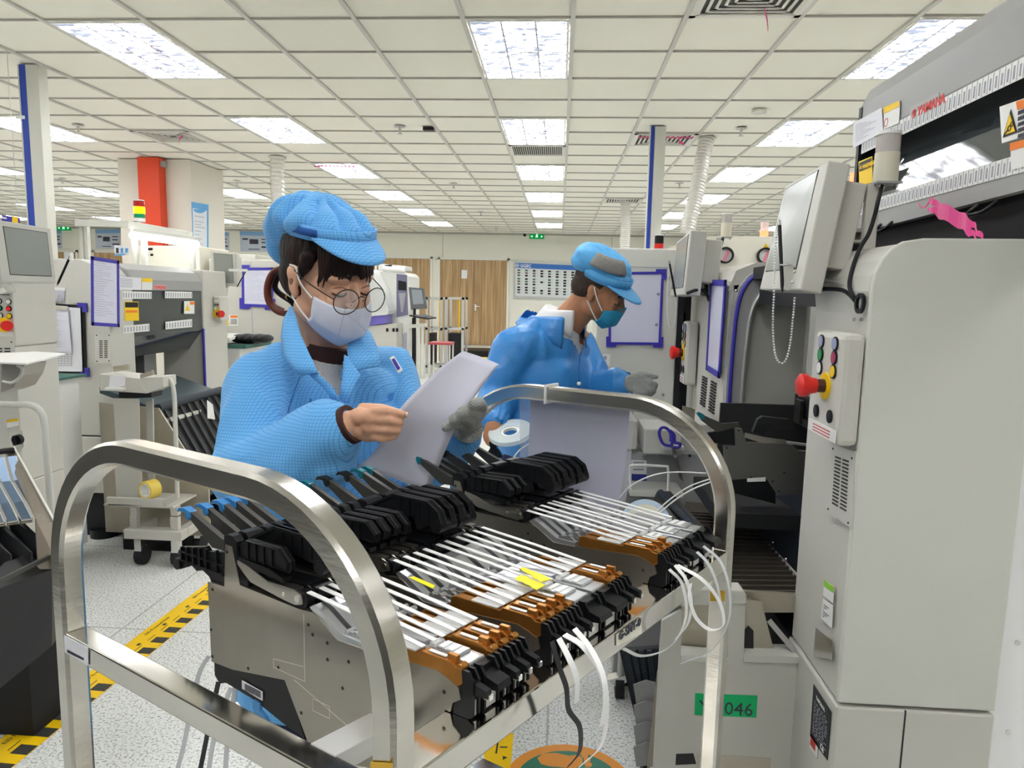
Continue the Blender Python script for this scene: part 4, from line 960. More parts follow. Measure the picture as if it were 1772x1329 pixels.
l2 = post_lamp(1247, 369, 1265, 386, 410, 2.95, 'clear-topped ivory signal lamp on post farther back by the gauges', (1236, 1246), 455, None)
def cable(pts, r, m, label, name='cable', cat='cable'):
    return tag(MB().tube(curve(pts, 6), r, 8).build(name, m, smooth='all'), label, cat)
q = lambda x, y, Y=1.50: pY(x, y, Y)
cable([q(1526, 322, 1.55), q(1519, 350), q(1513, 375), q(1503, 405), q(1488, 430), q(1475, 465, 1.48), q(1470, 495, 1.46), q(1478, 515, 1.44), q(1488, 530, 1.46)], .0042, M_blk2, 'black cable running from signal lamp down to near machine column')
cable([q(1400, 502, 1.6), q(1430, 500, 1.58), q(1460, 503, 1.5), q(1480, 520, 1.44), q(1487, 535, 1.45), q(1494, 525, 1.46)], .0045, M_blk2, 'black cable from the tall monitor into near machine column')
cable([q(1412, 470, 1.6), q(1420, 482, 1.58), q(1440, 487, 1.55), q(1462, 492, 1.5)], .0022, M_alu, 'thin grey wire behind the tall near monitor')
cable([q(1251, 412, 2.92), q(1245, 435, 2.9), q(1236, 455, 2.88), q(1225, 475, 2.86), q(1222, 500, 2.86), q(1228, 515, 2.9)], .006, M_blk2, 'black cable hanging from the farther ivory signal lamp')
cable([q(1188, 508, 2.7), q(1205, 502, 2.7), q(1220, 505, 2.75), q(1228, 522, 2.86)], .006, M_blk2, 'black cable from farther monitor to machine column')
g_ = MB().ring(pX(1491, 525, XF-.002), (-1, 0, 0), .02, .013, .006, 20).build('cable_grommet', M_black, m1)
# ================================================================ LOWER RIGHT: trolley, slat bank, holder box
M_fin = mat('slat_brown_steel', (.16, .14, .115), .4, metal=.6)
M_bronze = mat('warm_sheet_steel', (.50, .46, .37), .38, metal=.6, noise=.08, nscale=6)
YT = 1.60
tr = thing('feeder_trolley', 'grey docking trolley with handwritten green label, behind the far cart leg', 'trolley', (pY(1250, 1200, YT).x, YT+.2, 0))
def yp(pts, Y): return [pY(x, y, Y) for x, y in pts]
b = MB()
lowp = yp([(1141, 1133), (1383, 1146), (1372, 1329), (1131, 1329)], YT); lowp[2].z = .26; lowp[3].z = .26
b.prism(lowp, (0, .012, 0))
b.prism(yp([(1146, 1074), (1180, 1055), (1178, 1135), (1141, 1135)], YT), (0, .012, 0))
b.prism(yp([(1262, 1028), (1291, 1030), (1287, 1142), (1259, 1141)], YT), (0, .012, 0))
b.build('front_plate', M_cream, tr, bevel=.001)
MB().prism(yp([(1165, 1027), (1180, 1020), (1286, 1022), (1292, 1030), (1292, 1046), (1165, 1050)], YT-.004), (0, .05, 0)).build('top_bar', M_cream, tr, bevel=.003)
MB().prism(yp([(1178, 1134), (1262, 1141), (1262, 1150), (1178, 1143)], YT-.006), (0, .05, 0)).build('top_bar', M_side, tr, bevel=.001)
MB().prism(yp([(1287, 1133), (1384, 1137), (1384, 1149), (1287, 1146)], YT-.006), (0, .06, 0)).build('top_bar', M_side, tr, bevel=.001)
MB().prism(yp([(1180, 1046), (1300, 1036), (1300, 1120), (1180, 1125)], YT+.05), (0, .004, 0)).build('inner_plate', M_bronze, tr)
MB().prism(yp([(1290, 1038), (1318, 1042), (1340, 1128), (1290, 1130)], YT+.03), (0, .004, 0)).build('inner_plate', M_bronze, tr)
MB().prism(yp([(1288, 1092), (1296, 1084), (1304, 1092), (1304, 1132), (1287, 1132)], YT+.026), (0, .004, 0)).build('handle_slot', M_gap, tr)
MB().bar(yp([(1332, 1075), (1378, 1130)], YT+.02), .012, .012, (0, 1, 0)).build('slide_rail', M_alu, tr)
MB().prism(yp([(1170, 1305), (1200, 1304), (1205, 1322), (1169, 1324)], YT-.001), (0, .004, 0)).build('handle_slot', M_gap, tr)
MB().prism(yp([(1206, 1304), (1335, 1312), (1333, 1329), (1206, 1329)], YT-.001), (0, .004, 0)).build('lower_plate', M_bronze, tr)
MB().box((lowp[3].x, YT+.012, .22), (lowp[2].x, YT+.055, .26)).build('base_frame', M_cream, tr)
for x in (lowp[3].x+.03, lowp[2].x-.03):
    for y in (YT+.03,):
        k = MB().box((x-.02, y-.02, .09), (x+.02, y+.02, .22)).build('caster', M_chrome, tr); MB().cyl((x-.015, y, .05), (x+.015, y, .05), .05, 18).build('wheel', M_blk2, k, smooth=True)
gl = MB().prism(yp([(1203, 1200), (1311, 1204), (1309, 1242), (1202, 1237)], YT-.0015), (0, .001, 0)).build('green_label', mat('green_label', (.0, .50, .16), .6), tr)
text_mb('YC046', pY(1208, 1233, YT-.002), (1, 0, -.01), (0, 0, 1), .046, th=.0004).build('handwriting', M_ink, gl)
# dark knob between trolley and machine
c = pY(1384, 1190, YT+.02); MB().cyl(c, c+Vector((0, .02, 0)), .018, 18).prism([c+Vector((-.012, 0, 0)), c+Vector((.012, 0, 0)), c+Vector((.008, 0, -.05)), c+Vector((-.012, 0, -.05))], (0, .015, 0)).build('lock_lever', M_black, tr)
# slat bank
Q = [pY(1185, 868, 2.30), pY(1283, 876, 2.30), pY(1404, 1030, 1.66), pY(1236, 1030, 1.66)]
sb = thing('feeder_slot_bank', 'sloping bank of many parallel brown metal slots right of far cart leg', 'machine part', (Q[3]+Q[2])/2-Vector((0, 0, .02)))
nb = (Q[1]-Q[0]).cross(Q[3]-Q[0]).normalized()
if nb.z < 0: nb = -nb
MB().prism([p-nb*.02 for p in Q], -nb*.01).build('slot_bed', M_blk2, sb)
for k in range(19):
    v = .16+.84*k/19
    MB().prism([onq(Q, 0, v), onq(Q, 1, v), onq(Q, 1, v+.013), onq(Q, 0, v+.013)], -nb*.021).build('slat', M_fin, sb)
MB().prism([onq(Q, 0, 0), onq(Q, 1, 0), onq(Q, 1, .14), onq(Q, 0, .14)], -nb*.01).build('top_plate', M_fin, sb)
e0, e1 = pY(1284, 896, 2.25), pY(1411, 1034, 1.66)
MB().bar([e0, e1], .006, .016, nb).build('edge_strip', M_side, sb)
MB().tube([pY(1143, 853, 2.25), pY(1180, 890, 2.02), pY(1222, 935, 1.80)], .012, 14).build('roller_bar', mat('blue_black_rubber', (.03, .04, .055), .5, bump=.8, bscale=200), sb, smooth=True)
MB().prism([pY(1137, 850, 2.28), pY(1160, 850, 2.28), pY(1245, 940, 1.78), pY(1215, 960, 1.78), pY(1112, 905, 2.05)], (0, .0, -.012)).build('side_plate', M_fdk, sb)
MB().prism([pY(1236, 1020, 1.66), pY(1404, 1030, 1.66), pY(1400, 1060, 1.66), pY(1236, 1060, 1.66)], (0, .01, 0)).build('front_apron', M_bronze, sb)
z0 = pY(1236, 1060, 1.66)
MB().box((z0.x+.02, 1.80, .10), (z0.x+.05, 1.84, z0.z+.05)).box((XF-.06, 1.80, .10), (XF-.03, 1.84, z0.z+.05)).box((z0.x+.02, 1.80, 0), (XF-.03, 2.2, .1)).build('stand', M_blk2, sb)
# dark blue steel plate under the bay
DP = [pY(1290, 862, 2.25), pY(1424, 852, 1.74), pY(1416, 1032, 1.68), pY(1296, 906, 2.22)]
dp = MB().prism(DP, (.012, 0, 0)).build('apron_plate', M_dblue, m1)
for x, y, Y in ((1318, 911, 2.1), (1345, 939, 1.95), (1367, 968, 1.84), (1397, 1004, 1.72), (1355, 893, 1.95), (1363, 908, 1.9)):
    c = pY(x, y, Y)-Vector((.01, 0, 0)); MB().ball(c, .005, n=8, m=6).build('bolt', M_chrome, dp)
# feeder docked in the bay
YF = 1.92
fd = thing('docked_feeder', 'dark steel tape feeder with teal lever tip, docked in the bay at right', 'tape feeder', pY(1340, 850, YF))
PL = yp([(1253, 772), (1272, 771), (1273, 741), (1284, 742), (1292, 766), (1355, 768), (1372, 770), (1381, 780), (1426, 784), (1426, 856), (1398, 858), (1342, 852), (1325, 826), (1256, 831)], YF)
sp = MB().prism(PL, (0, .014, 0)).build('side_plate', mat('grey_feeder_steel', (.16, .16, .145), .4, metal=.6), fd)
s = MB()
for x, y in ((1258, 775), (1278, 745), (1300, 826), (1337, 833), (1400, 790), (1397, 788), (1348, 850), (1412, 855), (1262, 824), (1416, 812), (1357, 818)): c = pY(x, y, YF); s.cyl(c, c-Vector((0, .001, 0)), .0028, 8)
s.build('screw_holes', M_gap, sp)
MB().prism(yp([(1206, 716), (1212, 716), (1250, 733), (1278, 731), (1280, 738), (1240, 748), (1214, 728)], YF), (0, .008, 0)).build('release_lever', M_fdk, fd)
MB().prism(yp([(1205, 716), (1210, 713), (1219, 718), (1219, 727), (1211, 723)], YF-.002), (0, .012, 0)).build('lever_tip', M_teal, fd)
MB().prism(yp([(1214, 752), (1270, 740), (1272, 770), (1250, 768), (1224, 766)], YF+.001), (0, .012, 0)).build('grip_handle', M_black, fd)
MB().prism(yp([(1290, 749), (1325, 757), (1360, 762), (1362, 768), (1320, 767), (1288, 757)], YF-.001), (0, .006, 0)).build('tension_link', M_link, fd)
MB().prism(yp([(1362, 764), (1425, 772), (1425, 776), (1362, 768)], YF-.001), (0, .01, 0)).build('tape_guide', M_alu, fd)
MB().prism(yp([(1303, 748), (1312, 726), (1320, 721), (1365, 726), (1368, 738), (1330, 740), (1322, 752)], YF+.03), (0, .02, 0)).build('guide_arm', M_blk2, fd)
MB().prism(yp([(1293, 828), (1325, 826), (1325, 833), (1293, 834)], YF-.002), (0, .002, 0)).build('barcode_label', M_wplas, fd)
MB().prism(yp([(1256, 831), (1325, 827), (1342, 852), (1342, 872), (1258, 850)], YF+.002), (0, .01, 0)).build('lower_carriage', M_black, fd)
# support for the docked feeder: dark table of the bay
z_ = pY(1340, 858, YF).z
MB().box((XF-.14, YF-.08, z_-.07), (XF+.3, YF+.30, z_-.03)).build('feeder_table', M_blk2, m1)
# grey holder cabinet beyond the far hoop
YH = 2.45
hc = thing('tool_cabinet', 'grey cabinet with cable duct and tool tray, seen through the far hoop', 'cabinet', (.42, YH+.2, 0))
a = pY(1085, 790, YH); b_ = pY(1232, 780, YH); zt = pY(1150, 783, YH).z
MB().box((a.x-.02, YH, .06), (b_.x, YH+.3, zt)).build('body', M_grey, hc, bevel=.004)
MB().box((a.x, YH+.02, 0), (b_.x-.02, YH+.28, .06)).build('plinth', M_blk2, hc)
tb = MB().box((pY(1108, 760, YH).x, YH-.10, pY(1108, 786, YH-.1).z), (pY(1172, 760, YH).x, YH+.1, pY(1108, 742, YH-.1).z)).build('tray_box', M_cream, hc, bevel=.006)
MB().box((pY(1178, 700, YH).x, YH+.02, zt), (pY(1236, 700, YH).x, YH+.28, pY(1178, 735, YH).z)).build('top_block', M_cream, hc, bevel=.004)
lb = MB().prism(yp([(1092, 796), (1119, 797), (1119, 832), (1092, 831)], YH-.002), (0, .001, 0)).build('label', M_wplas, hc)
MB().prism(yp([(1092, 820), (1119, 821), (1119, 832), (1092, 831)], YH-.003), (0, .001, 0)).build('blue_band', mat('navy_print', (.03, .04, .25), .6), lb)
s = MB()
for k in range(3): s.prism(yp([(1096, 799+6*k), (1114, 799+6*k), (1114, 802+6*k), (1096, 802+6*k)], YH-.003), (0, .0005, 0))
s.build('printed_lines', M_grink, lb)
for x, y in ((1141, 787), (1193, 788), (1114, 791)): c = pY(x, y, YH); MB().cyl(c, c-Vector((0, .006, 0)), .005, 10).build('bolt', M_chrome, hc)
MB().box((pY(1110, 870, YH).x, YH-.006, .3), (pY(1112, 870, YH).x, YH, zt-.16)).build('panel_seam', M_grink, hc)
MB().tube(curve([pY(1091, 848, YH-.12), pY(1091, 812, YH-.12), pY(1097, 805, YH-.12), pY(1148, 807, YH-.12), pY(1156, 812, YH-.12), pY(1156, 850, YH-.12)], 4), .0045, 8).build('wire_handle', M_wplas, hc, smooth=True)
MB().box((pY(1083, 852, YH).x, YH-.14, pY(1083, 858, YH-.14).z), (pY(1170, 852, YH).x, YH, pY(1083, 850, YH-.14).z)).build('white_shelf', M_side, hc)
MB().box((pY(1070, 740, YH).x, YH-.02, pY(1070, 775, YH).z), (pY(1102, 740, YH).x, YH+.2, pY(1070, 726, YH).z)).build('side_box', M_cream, hc, bevel=.004)
# standing card holder on the block
c0 = pY(1193, 722, YH-.05)
for k, (x, y) in enumerate(((1181, 702), (1186, 704))):
    A_ = pY(x, y, YH+.05*k+.02); MB().prism([A_, A_+Vector((.035, 0, -.008)), A_+Vector((.035, 0, -.055)), A_+Vector((0, 0, -.045))], (0, .003, 0)).build('card_rack', M_bronze, hc)
# scissors in white holder
YS = YH-.13
sh2 = MB().prism(yp([(1146, 770), (1184, 773), (1184, 781), (1147, 779)], YS), (0, .03, 0)).build('tool_rest', M_wplas, hc, bevel=.003)
sc = thing('scissors', 'scissors with dark blue handles resting in white holder on grey cabinet', 'scissors', pY(1182, 832, YS))
def loop(pts, r, Y, n=6): return MB().tube(curve(yp(pts, Y), n), r, 8)
loop([(1162, 772), (1148, 768), (1141, 752), (1144, 741), (1153, 741), (1160, 750), (1161, 764)], .005, YS-.012).build('handle_loop', M_blue, sc, smooth=True)
loop([(1162, 772), (1164, 756), (1158, 745), (1166, 752), (1168, 765), (1177, 768), (1174, 774), (1165, 774)], .005, YS-.018).build('handle_loop', M_blue, sc, smooth=True)
bl = yp([(1161, 772), (1168, 772), (1172, 790), (1180, 820), (1183, 834), (1176, 828), (1168, 800)], YS-.018)
MB().prism(bl, (0, .003, 0)).build('blade', M_chrome, sc)
c = pY(1169, 790, YS-.02); MB().cyl(c, c-Vector((0, .003, 0)), .005, 12).build('pivot', M_alu, sc)
# component reel
c = pY(1117, 908, 1.95); ax_ = Vector((-.15, -.9, .42))
rl = thing('component_reel', 'pale blue plastic tape reel with printed label, behind the farthest feeder bank', 'reel', c-Vector((0, 0, .08)))
f1 = MB().cyl(c, c+ax_.normalized()*.003, .072, 36).build('flange', mat('pale_blue_flange', (.55, .68, .82), .3), rl, smooth=True)
MB().cyl(c+ax_.normalized()*.003, c+ax_.normalized()*.010, .052, 36).build('wound_tape', mat('cream_tape', (.82, .80, .66), .6), rl, smooth=True)
f2 = MB().ring(c+ax_.normalized()*.012, ax_, .056, .030, .0015, 36).build('hub_ring', mat('cream_tape'), rl, smooth=True)
u_ = Vector((1, -.16, .2)).normalized(); u_ = (u_-ax_.normalized()*u_.dot(ax_.normalized())).normalized(); v_ = ax_.normalized().cross(u_)
u_, v_ = (u_*.9+v_*.42), (v_*.9-u_*.42)
o_ = c+ax_.normalized()*.0145-u_*.045-v_*.012
lb = MB().pbox(o_, u_*.05, v_*.035, ax_.normalized()*.0006).build('printed_label', M_wplas, rl)
s = MB()
for k in range(5): s.pbox(o_+u_*.004+v_*(.005+.006*k)+ax_.normalized()*.0007, u_*(.04-.006*(k % 2)), v_*.002, ax_.normalized()*.0003)
s.build('printed_lines', M_ink, lb)
# white wires arching
GW = 'white wires arching behind the far hoop'
for i, (pts, lb) in enumerate([([(1071, 862), (1090, 842), (1115, 828), (1145, 819), (1180, 817), (1222, 819)], 'upper white wire arching from hanging sheet to the far hoop'),
        ([(1122, 905), (1140, 882), (1165, 860), (1195, 841), (1228, 829)], 'middle white wire arching over the reel'),
        ([(1118, 915), (1145, 885), (1170, 864), (1200, 846), (1230, 834)], 'lowest white wire arching over the reel')]):
    tag(MB().tube(curve(yp(pts, 1.80-.04*i), 6), .0019, 6).build('wire', M_tape, smooth='all'), lb, 'wire', GW)
# lower left of the trolley: second bank seen end-on
YD = 1.95
db = thing('feeder_rack', 'low dark feeder rack with curved grey fins, below the cart rail', 'rack', pY(1120, 1300, YD)*1.0)
db['_o'] = (pY(1110, 1300, YD).x, YD, 0); db.location = db['_o']
t_ = yp([(1072, 1126), (1142, 1122), (1140, 1329), (1108, 1329)], YD); t_[2].z = .12; t_[3].z = .12
MB().prism(t_, (0, .02, 0)).build('side_panel', M_dark, db)
for k in range(4):
    MB().prism(yp([(1078+14*k, 1127), (1086+14*k, 1127), (1122+7*k, 1270), (1114+7*k, 1270)], YD-.012), (0, .01, 0)).build('upright_bar', mat('blue_black_rubber'), db)
for k in range(4):
    y = 1185+36*k; MB().prism(yp([(1096, y), (1118, y-8), (1134, y-4), (1134, y+30), (1101, y+34)], YD-.03-.012*k), (0, .003, 0)).build('curved_fin', M_grey, db)
MB().prism([p for p in yp([(1137, 1165), (1141, 1150), (1141, 1329), (1120, 1329)], YD-.09)], (0, .004, 0)).build('curved_plate', M_bronze, db)
MB().box((t_[3].x, YD, .1), (t_[2].x, YD+.35, .14)).build('base_frame', M_grey, db)
for x in (t_[3].x+.02, t_[2].x-.02):
    k = MB().box((x-.015, YD+.03, .08), (x+.015, YD+.06, .1)).build('caster', M_chrome, db); MB().cyl((x-.012, YD+.045, .045), (x+.012, YD+.045, .045), .045, 16).build('wheel', M_blk2, k, smooth=True)
# loose caster unit seen under the cart rail
c = pZ(1071, 1205, .0)
k = thing('equipment_caster', 'black swivel caster on steel bracket, seen on floor beneath cart rail', 'caster', c)
MB().cyl(c+Vector((-.015, 0, .04)), c+Vector((.015, 0, .04)), .04, 20).build('wheel', M_blk2, k, smooth=True)
MB().prism([c+Vector((-.045, -.02, .07)), c+Vector((.03, -.02, .095)), c+Vector((.03, -.02, .075)), c+Vector((.0, -.02, .045)), c+Vector((-.02, -.02, .05))], (0, .04, 0)).build('bracket', M_chrome, k)
MB().cyl(c+Vector((.0, 0, .085)), c+Vector((.0, 0, .46)), .010, 12).build('post', M_alu, k)
# ================================================================ LEFT-HAND MACHINES
XL = -2.45; YA = 3.70
def lx(x, y, d=0, X=XL): p = pX(x, y, X); p.x += d; return p
a1 = thing('mounting_machine', 'grey mounting machine at left with tinted window, clipboards on its flat front panel', 'machine', (XL-.3, YA+.5, 0))
ZSL = pY(168, 754, YA).z; zt = 1.575
x0_ = XL-.75
pr_ = [Vector((x0_, YA, ZSL)), Vector((XL, YA, ZSL)), Vector((XL, YA, zt-.16)), Vector((XL-.03, YA, zt-.08)), Vector((XL-.08, YA, zt-.025)), Vector((XL-.15, YA, zt)), Vector((x0_, YA, zt))]
MB().prism(pr_, (0, .22, 0)).build('side_cover', M_cream, a1, bevel=.006)
MB().box((x0_, YA, .27), (XL, YA+.22, ZSL-.008)).build('lower_cover', M_cream, a1, bevel=.004)
c = pY(130, 800, YA); MB().box((c.x-.004, YA-.001, .27), (c.x+.004, YA+.001, ZSL)).build('door_seam', M_gap, a1)
c = pY(116, 757, YA); MB().cyl(c, c-Vector((0, .004, 0)), .006, 10).build('lock', M_gap, a1)
MB().box((x0_+.1, YA+.06, 0), (XL-.06, YA+1.2, .27)).build('machine_foot', M_blk2, a1)
MB().cyl((XL-.14, YA+.06, 0), (XL-.14, YA+.06, .05), .07, 20).build('levelling_foot', M_black, a1)
# face beyond the cover
ya0, ya1 = YA+.22, 4.72
MB().box((XL-.7, ya0, .27), (XL-.40, ya1, zt-.12)).build('bay_back_panel', M_blk2, a1)
MB().box((XL-.38, 4.05, .5), (XL-.30, 4.22, 1.2)).box((XL-.38, 4.46, .5), (XL-.28, 4.6, 1.15)).build('bay_pillar', M_grey, a1)
MB().box((XL-.6, ya0, .2), (XL-.02, ya1, .48)).build('bay_lower_block', M_blk2, a1)
zh = lx(270, 503).z
MB().prism([Vector((XL, ya0, zh)), Vector((XL, ya0, zt-.10)), Vector((XL-.03, ya0, zt-.045)), Vector((XL-.10, ya0, zt-.01)), Vector((XL-.5, ya0, zt)), Vector((XL-.5, ya0, zh))], (0, ya1-ya0, 0)).build('hood_top', M_shade, a1, bevel=.008)
zw0, zw1 = lx(215, 585).z, zh
MB().prism([Vector((XL-.01, ya0, zw1)), Vector((XL-.01, ya0, zw0)), Vector((XL-.02, ya0, zw0)), Vector((XL-.02, ya0, zw1))], (0, ya1-ya0, 0)).build('hood_window', M_window, a1)
MB().prism([Vector((XL-.012, ya0, zw0)), Vector((XL-.11, ya0, zw0-.13)), Vector((XL-.12, ya0, zw0-.12)), Vector((XL-.022, ya0, zw0+.01))], (0, ya1-ya0, 0)).build('hood_lower_window', M_window, a1)
def lst(pts, m, name, par=a1, d=.001, th=.001): return MB().prism([lx(x, y, d) for x, y in pts], (th, 0, 0)).build(name, m, par)
def strips(pts, n, name):
    st = lst(pts, M_wplas, name); P = [lx(x, y, .0022) for x, y in pts]; s = MB()
    for k in range(n): u = (k+.3)/n; s.prism([onq(P, u, .2), onq(P, u+.4/n, .2), onq(P, u+.4/n, .85), onq(P, u, .85)], (.0004, 0, 0))
    s.build('position_numbers', M_grink, st)
strips([(211, 504), (262, 505), (262, 517), (211, 517)], 12, 'upper_label_strip'); strips([(285, 504), (332, 505), (332, 516), (285, 516)], 12, 'upper_label_strip')
strips([(213, 564), (258, 560), (258, 573), (213, 577)], 9, 'lower_label_strip'); strips([(286, 557), (332, 552), (332, 566), (286, 570)], 10, 'lower_label_strip')
s_ = lst([(204, 478), (244, 481), (244, 502), (204, 501)], M_white, 'notice_paper')
P = [lx(x, y, .0022) for x, y in [(204, 478), (244, 481), (244, 502), (204, 501)]]; s = MB()
for k in range(6): s.prism([onq(P, .08, .15+.12*k), onq(P, .6, .15+.12*k), onq(P, .6, .19+.12*k), onq(P, .08, .19+.12*k)], (.0004, 0, 0))
s.build('printed_lines', M_grink, s_)
s_ = lst([(245, 481), (263, 482), (263, 502), (245, 502)], M_wplas, 'caution_sticker'); lst([(245, 481), (263, 482), (263, 488), (245, 488)], M_yel, 'yellow_band', s_, .0025)
s_ = lst([(266, 493), (287, 493), (287, 501), (266, 501)], mat('pink_badge', (.75, .38, .40), .5), 'logo_badge')
q = lx(267, 500, .0025); text_mb('YAMAHA', q, (0, 1, 0), (0, 0, 1), .030, th=.0005).build('lettering', M_red, s_)
s_ = lst([(215, 522), (239, 522), (240, 555), (216, 555)], M_yel, 'warning_sticker'); lst([(216, 523), (238, 523), (238, 532), (216, 532)], M_black, 'black_band', s_, .0025); lst([(217, 537), (237, 537), (237, 541), (217, 541)], mat('orange_print'), 'orange_band', s_, .0025)
s_ = lst([(318, 521), (336, 521), (336, 543), (318, 543)], M_wplas, 'warning_sticker'); lst([(320, 538), (328, 538), (324, 526)], M_yel, 'warning_triangle', s_, .0025); lst([(328, 522), (336, 522), (336, 527), (328, 527)], mat('orange_print'), 'orange_band', s_, .0025)
# vent on face of column
VPt = [(163, 576), (192, 576), (192, 628), (164, 629)]
v_ = lst(VPt, M_cream, 'vent_panel'); P = [lx(x, y, .002) for x, y in VPt]; s = MB()
for c_ in (0, 1):
    for k in range(10): u0 = .26+.3*c_; v0 = .25+.06*k; s.prism([onq(P, u0, v0), onq(P, u0+.2, v0), onq(P, u0+.2, v0+.03), onq(P, u0, v0+.03)], (.001, 0, 0))
for u, vv in ((.1, .08), (.85, .08), (.1, .93), (.85, .93)): c = onq(P, u, vv); s.cyl(c, c+Vector((.002, 0, 0)), .004, 8)
s.build('vent_slots', M_gap, v_)
# far column with blue strip, control box, knob
MB().box((XL-.30, ya1, .27), (XL, ya1+.35, zt-.02)).build('far_column', M_cream, a1, bevel=.01)
MB().box((XL-.006, ya1-.014, .55), (XL+.004, ya1+.004, lx(340, 570).z)).build('blue_trim', M_blue, a1)
cb = MB().box((XL, ya1+.14, lx(360, 556).z), (XL+.05, ya1+.28, lx(360, 513).z)).build('control_box', M_cream, a1, bevel=.008)
cy_ = ya1+.14
for u, v, m in ((.3, .12, M_wplas), (.75, .12, M_wplas), (.3, .28, M_green), (.75, .28, mat('button_maroon')), (.3, .44, M_wplas), (.75, .44, M_yel)):
    zz = lx(360, 513).z-.17*v-.01; c = Vector((XL+.004+.042*u, cy_, zz)); MB().cyl(c, c-Vector((0, .004, 0)), .009, 12).build('push_button', m, cb)
c = lx(366, 543, .05); c = Vector((XL+.03, cy_, c.z)); MB().cyl(c, c-Vector((0, .004, 0)), .03, 16).build('emergency_ring', M_yel, cb)
d_ = Vector((.9, -.45, 0)).normalized(); MB().cyl(c, c+d_*.03, .014, 14).build('button_collar', mat('brown_black'), cb); MB().cyl(c+d_*.03, c+d_*.05, .024, 18).build('emergency_stop_knob', M_red, cb, smooth=True)
# roller and dark feeder bank in front of machine A
fb = thing('feeder_slot_bank', 'dark sloping feeder bank with roller bar, in front of left machine', 'machine part', (XL+.25, 4.3, 0))
r0, r1 = pX(273, 706, XL+.33), pX(381, 675, XL+.33)
MB().tube([r0, r1], .022, 14).build('roller_bar', mat('blue_black_rubber'), fb, smooth=True)
MB().prism([Vector((XL+.012, r0.y, r0.z+.10)), Vector((XL+.012, r0.y, r0.z+.07)), Vector((XL+.31, r0.y, r0.z-.03)), Vector((XL+.31, r0.y, r0.z))], (0, r1.y-r0.y, 0)).build('top_ramp', mat('blue_steel_ramp', (.055, .085, .10), .35, metal=.3), fb)
MB().prism([Vector((XL+.33, r0.y, r0.z-.02)), Vector((XL+.55, r0.y, r0.z-.42)), Vector((XL+.55, r0.y, r0.z-.5)), Vector((XL+.1, r0.y, r0.z-.5)), Vector((XL+.1, r0.y, r0.z-.06))], (0, r1.y-r0.y, 0)).build('slot_bed', M_dark, fb)
for yy in (r0.y-.012, r1.y):
    MB().prism([Vector((XL+.012, yy, r0.z+.02)), Vector((XL+.34, yy, r0.z+.0)), Vector((XL+.60, yy, r0.z-.42)), Vector((XL+.60, yy, .1)), Vector((XL+.012, yy, .1))], (0, .012, 0)).build('side_plate', M_fin if yy > r0.y else M_bronze, fb)
MB().box((XL+.10, r0.y, 0), (XL+.5, r1.y, .12)).build('plinth', M_blk2, fb)
MB().bar([pX(290, 727, XL+.36), pX(345, 712, XL+.36)], .02, .02, (0, 0, 1)).build('cross_rail', M_side, fb)
lst_ = MB().prism([pX(x, y, XL+.62) for x, y in ((358, 692), (368, 700), (372, 726), (359, 724))], (.001, 0, 0)).build('warning_sticker', M_wplas, fb)
for i in range(9):
    yy = r0.y+(r1.y-r0.y)*(i+.5)/9; MB().prism([Vector((XL+.335, yy, r0.z-.025)), Vector((XL+.555, yy, r0.z-.425)), Vector((XL+.565, yy, r0.z-.42)), Vector((XL+.345, yy, r0.z-.015))], (0, .006, 0)).build('slat', M_fdk, fb)
# cream trolley with shelf (front of machine A)
YC = 3.35
tc_ = thing('utility_trolley', 'cream steel trolley with upper box shelf and lower tray, beside left machine', 'trolley', (pY(245, 900, YC).x, YC+.1, 0))
def yb(pts, Y, th, name, m, par=tc_, bevel=.002): return MB().prism(yp(pts, Y), (0, th, 0)).build(name, m, par, bevel=bevel)
yb([(172, 647), (240, 655), (254, 681), (173, 676)], YC, .16, 'upper_box', M_cream)
yb([(240, 655), (282, 652), (283, 670), (254, 681)], YC, .12, 'side_wing', M_cream)
yb([(195, 634), (222, 630), (222, 640), (196, 644)], YC+.05, .02, 'card_rack', M_bronze); yb([(242, 648), (263, 641), (264, 649), (242, 655)], YC-.005, .02, 'card_rack', M_bronze)
yb([(205, 679), (262, 678), (262, 688), (206, 690)], YC+.05, .1, 'under_block', M_dark)
yb([(195, 689), (241, 690), (242, 764), (200, 764)], YC+.02, .004, 'post_plate', M_cream); yb([(195, 764), (243, 764), (247, 862), (201, 862)], YC+.02, .004, 'post_plate', M_cream)
yb([(252, 694), (264, 690), (268, 862), (256, 862)], YC+.1, .01, 'rear_plate', M_cream)
yb([(183, 861), (285, 864), (283, 877), (186, 875)], YC-.03, .02, 'tray_lip', M_cream); yb([(283, 864), (307, 854), (307, 862), (284, 877)], YC-.03, .02, 'tray_lip', M_cream)
MB().box((pY(186, 870, YC).x, YC-.03, pY(186, 872, YC).z), (pY(305, 870, YC).x, YC+.2, pY(186, 869, YC).z)).build('lower_tray', M_cream, tc_)
for (xa, xb) in ((224, 236), (294, 307)):
    yb([(xa, 877), (xb, 877), (xb+1, 893), (xa+1, 893)], YC, .03, 'leg', M_cream)
za = pY(240, 893, YC).z
for (xa, xb) in ((224, 236), (294, 307)):
    A_, B_ = pY(xa, 893, YC).x, pY(xb, 893, YC).x; MB().box((A_, YC, .20), (B_, YC+.03, za)).build('leg', M_cream, tc_)
A_, B_ = pY(216, 893, YC).x, pY(316, 893, YC).x
MB().box((A_, YC-.02, .15), (B_, YC+.05, .20)).box((A_, YC+.05, .15), (A_+.05, YC+.28, .20)).box((B_-.05, YC+.05, .15), (B_, YC+.28, .20)).build('base_frame', M_cream, tc_, bevel=.004)
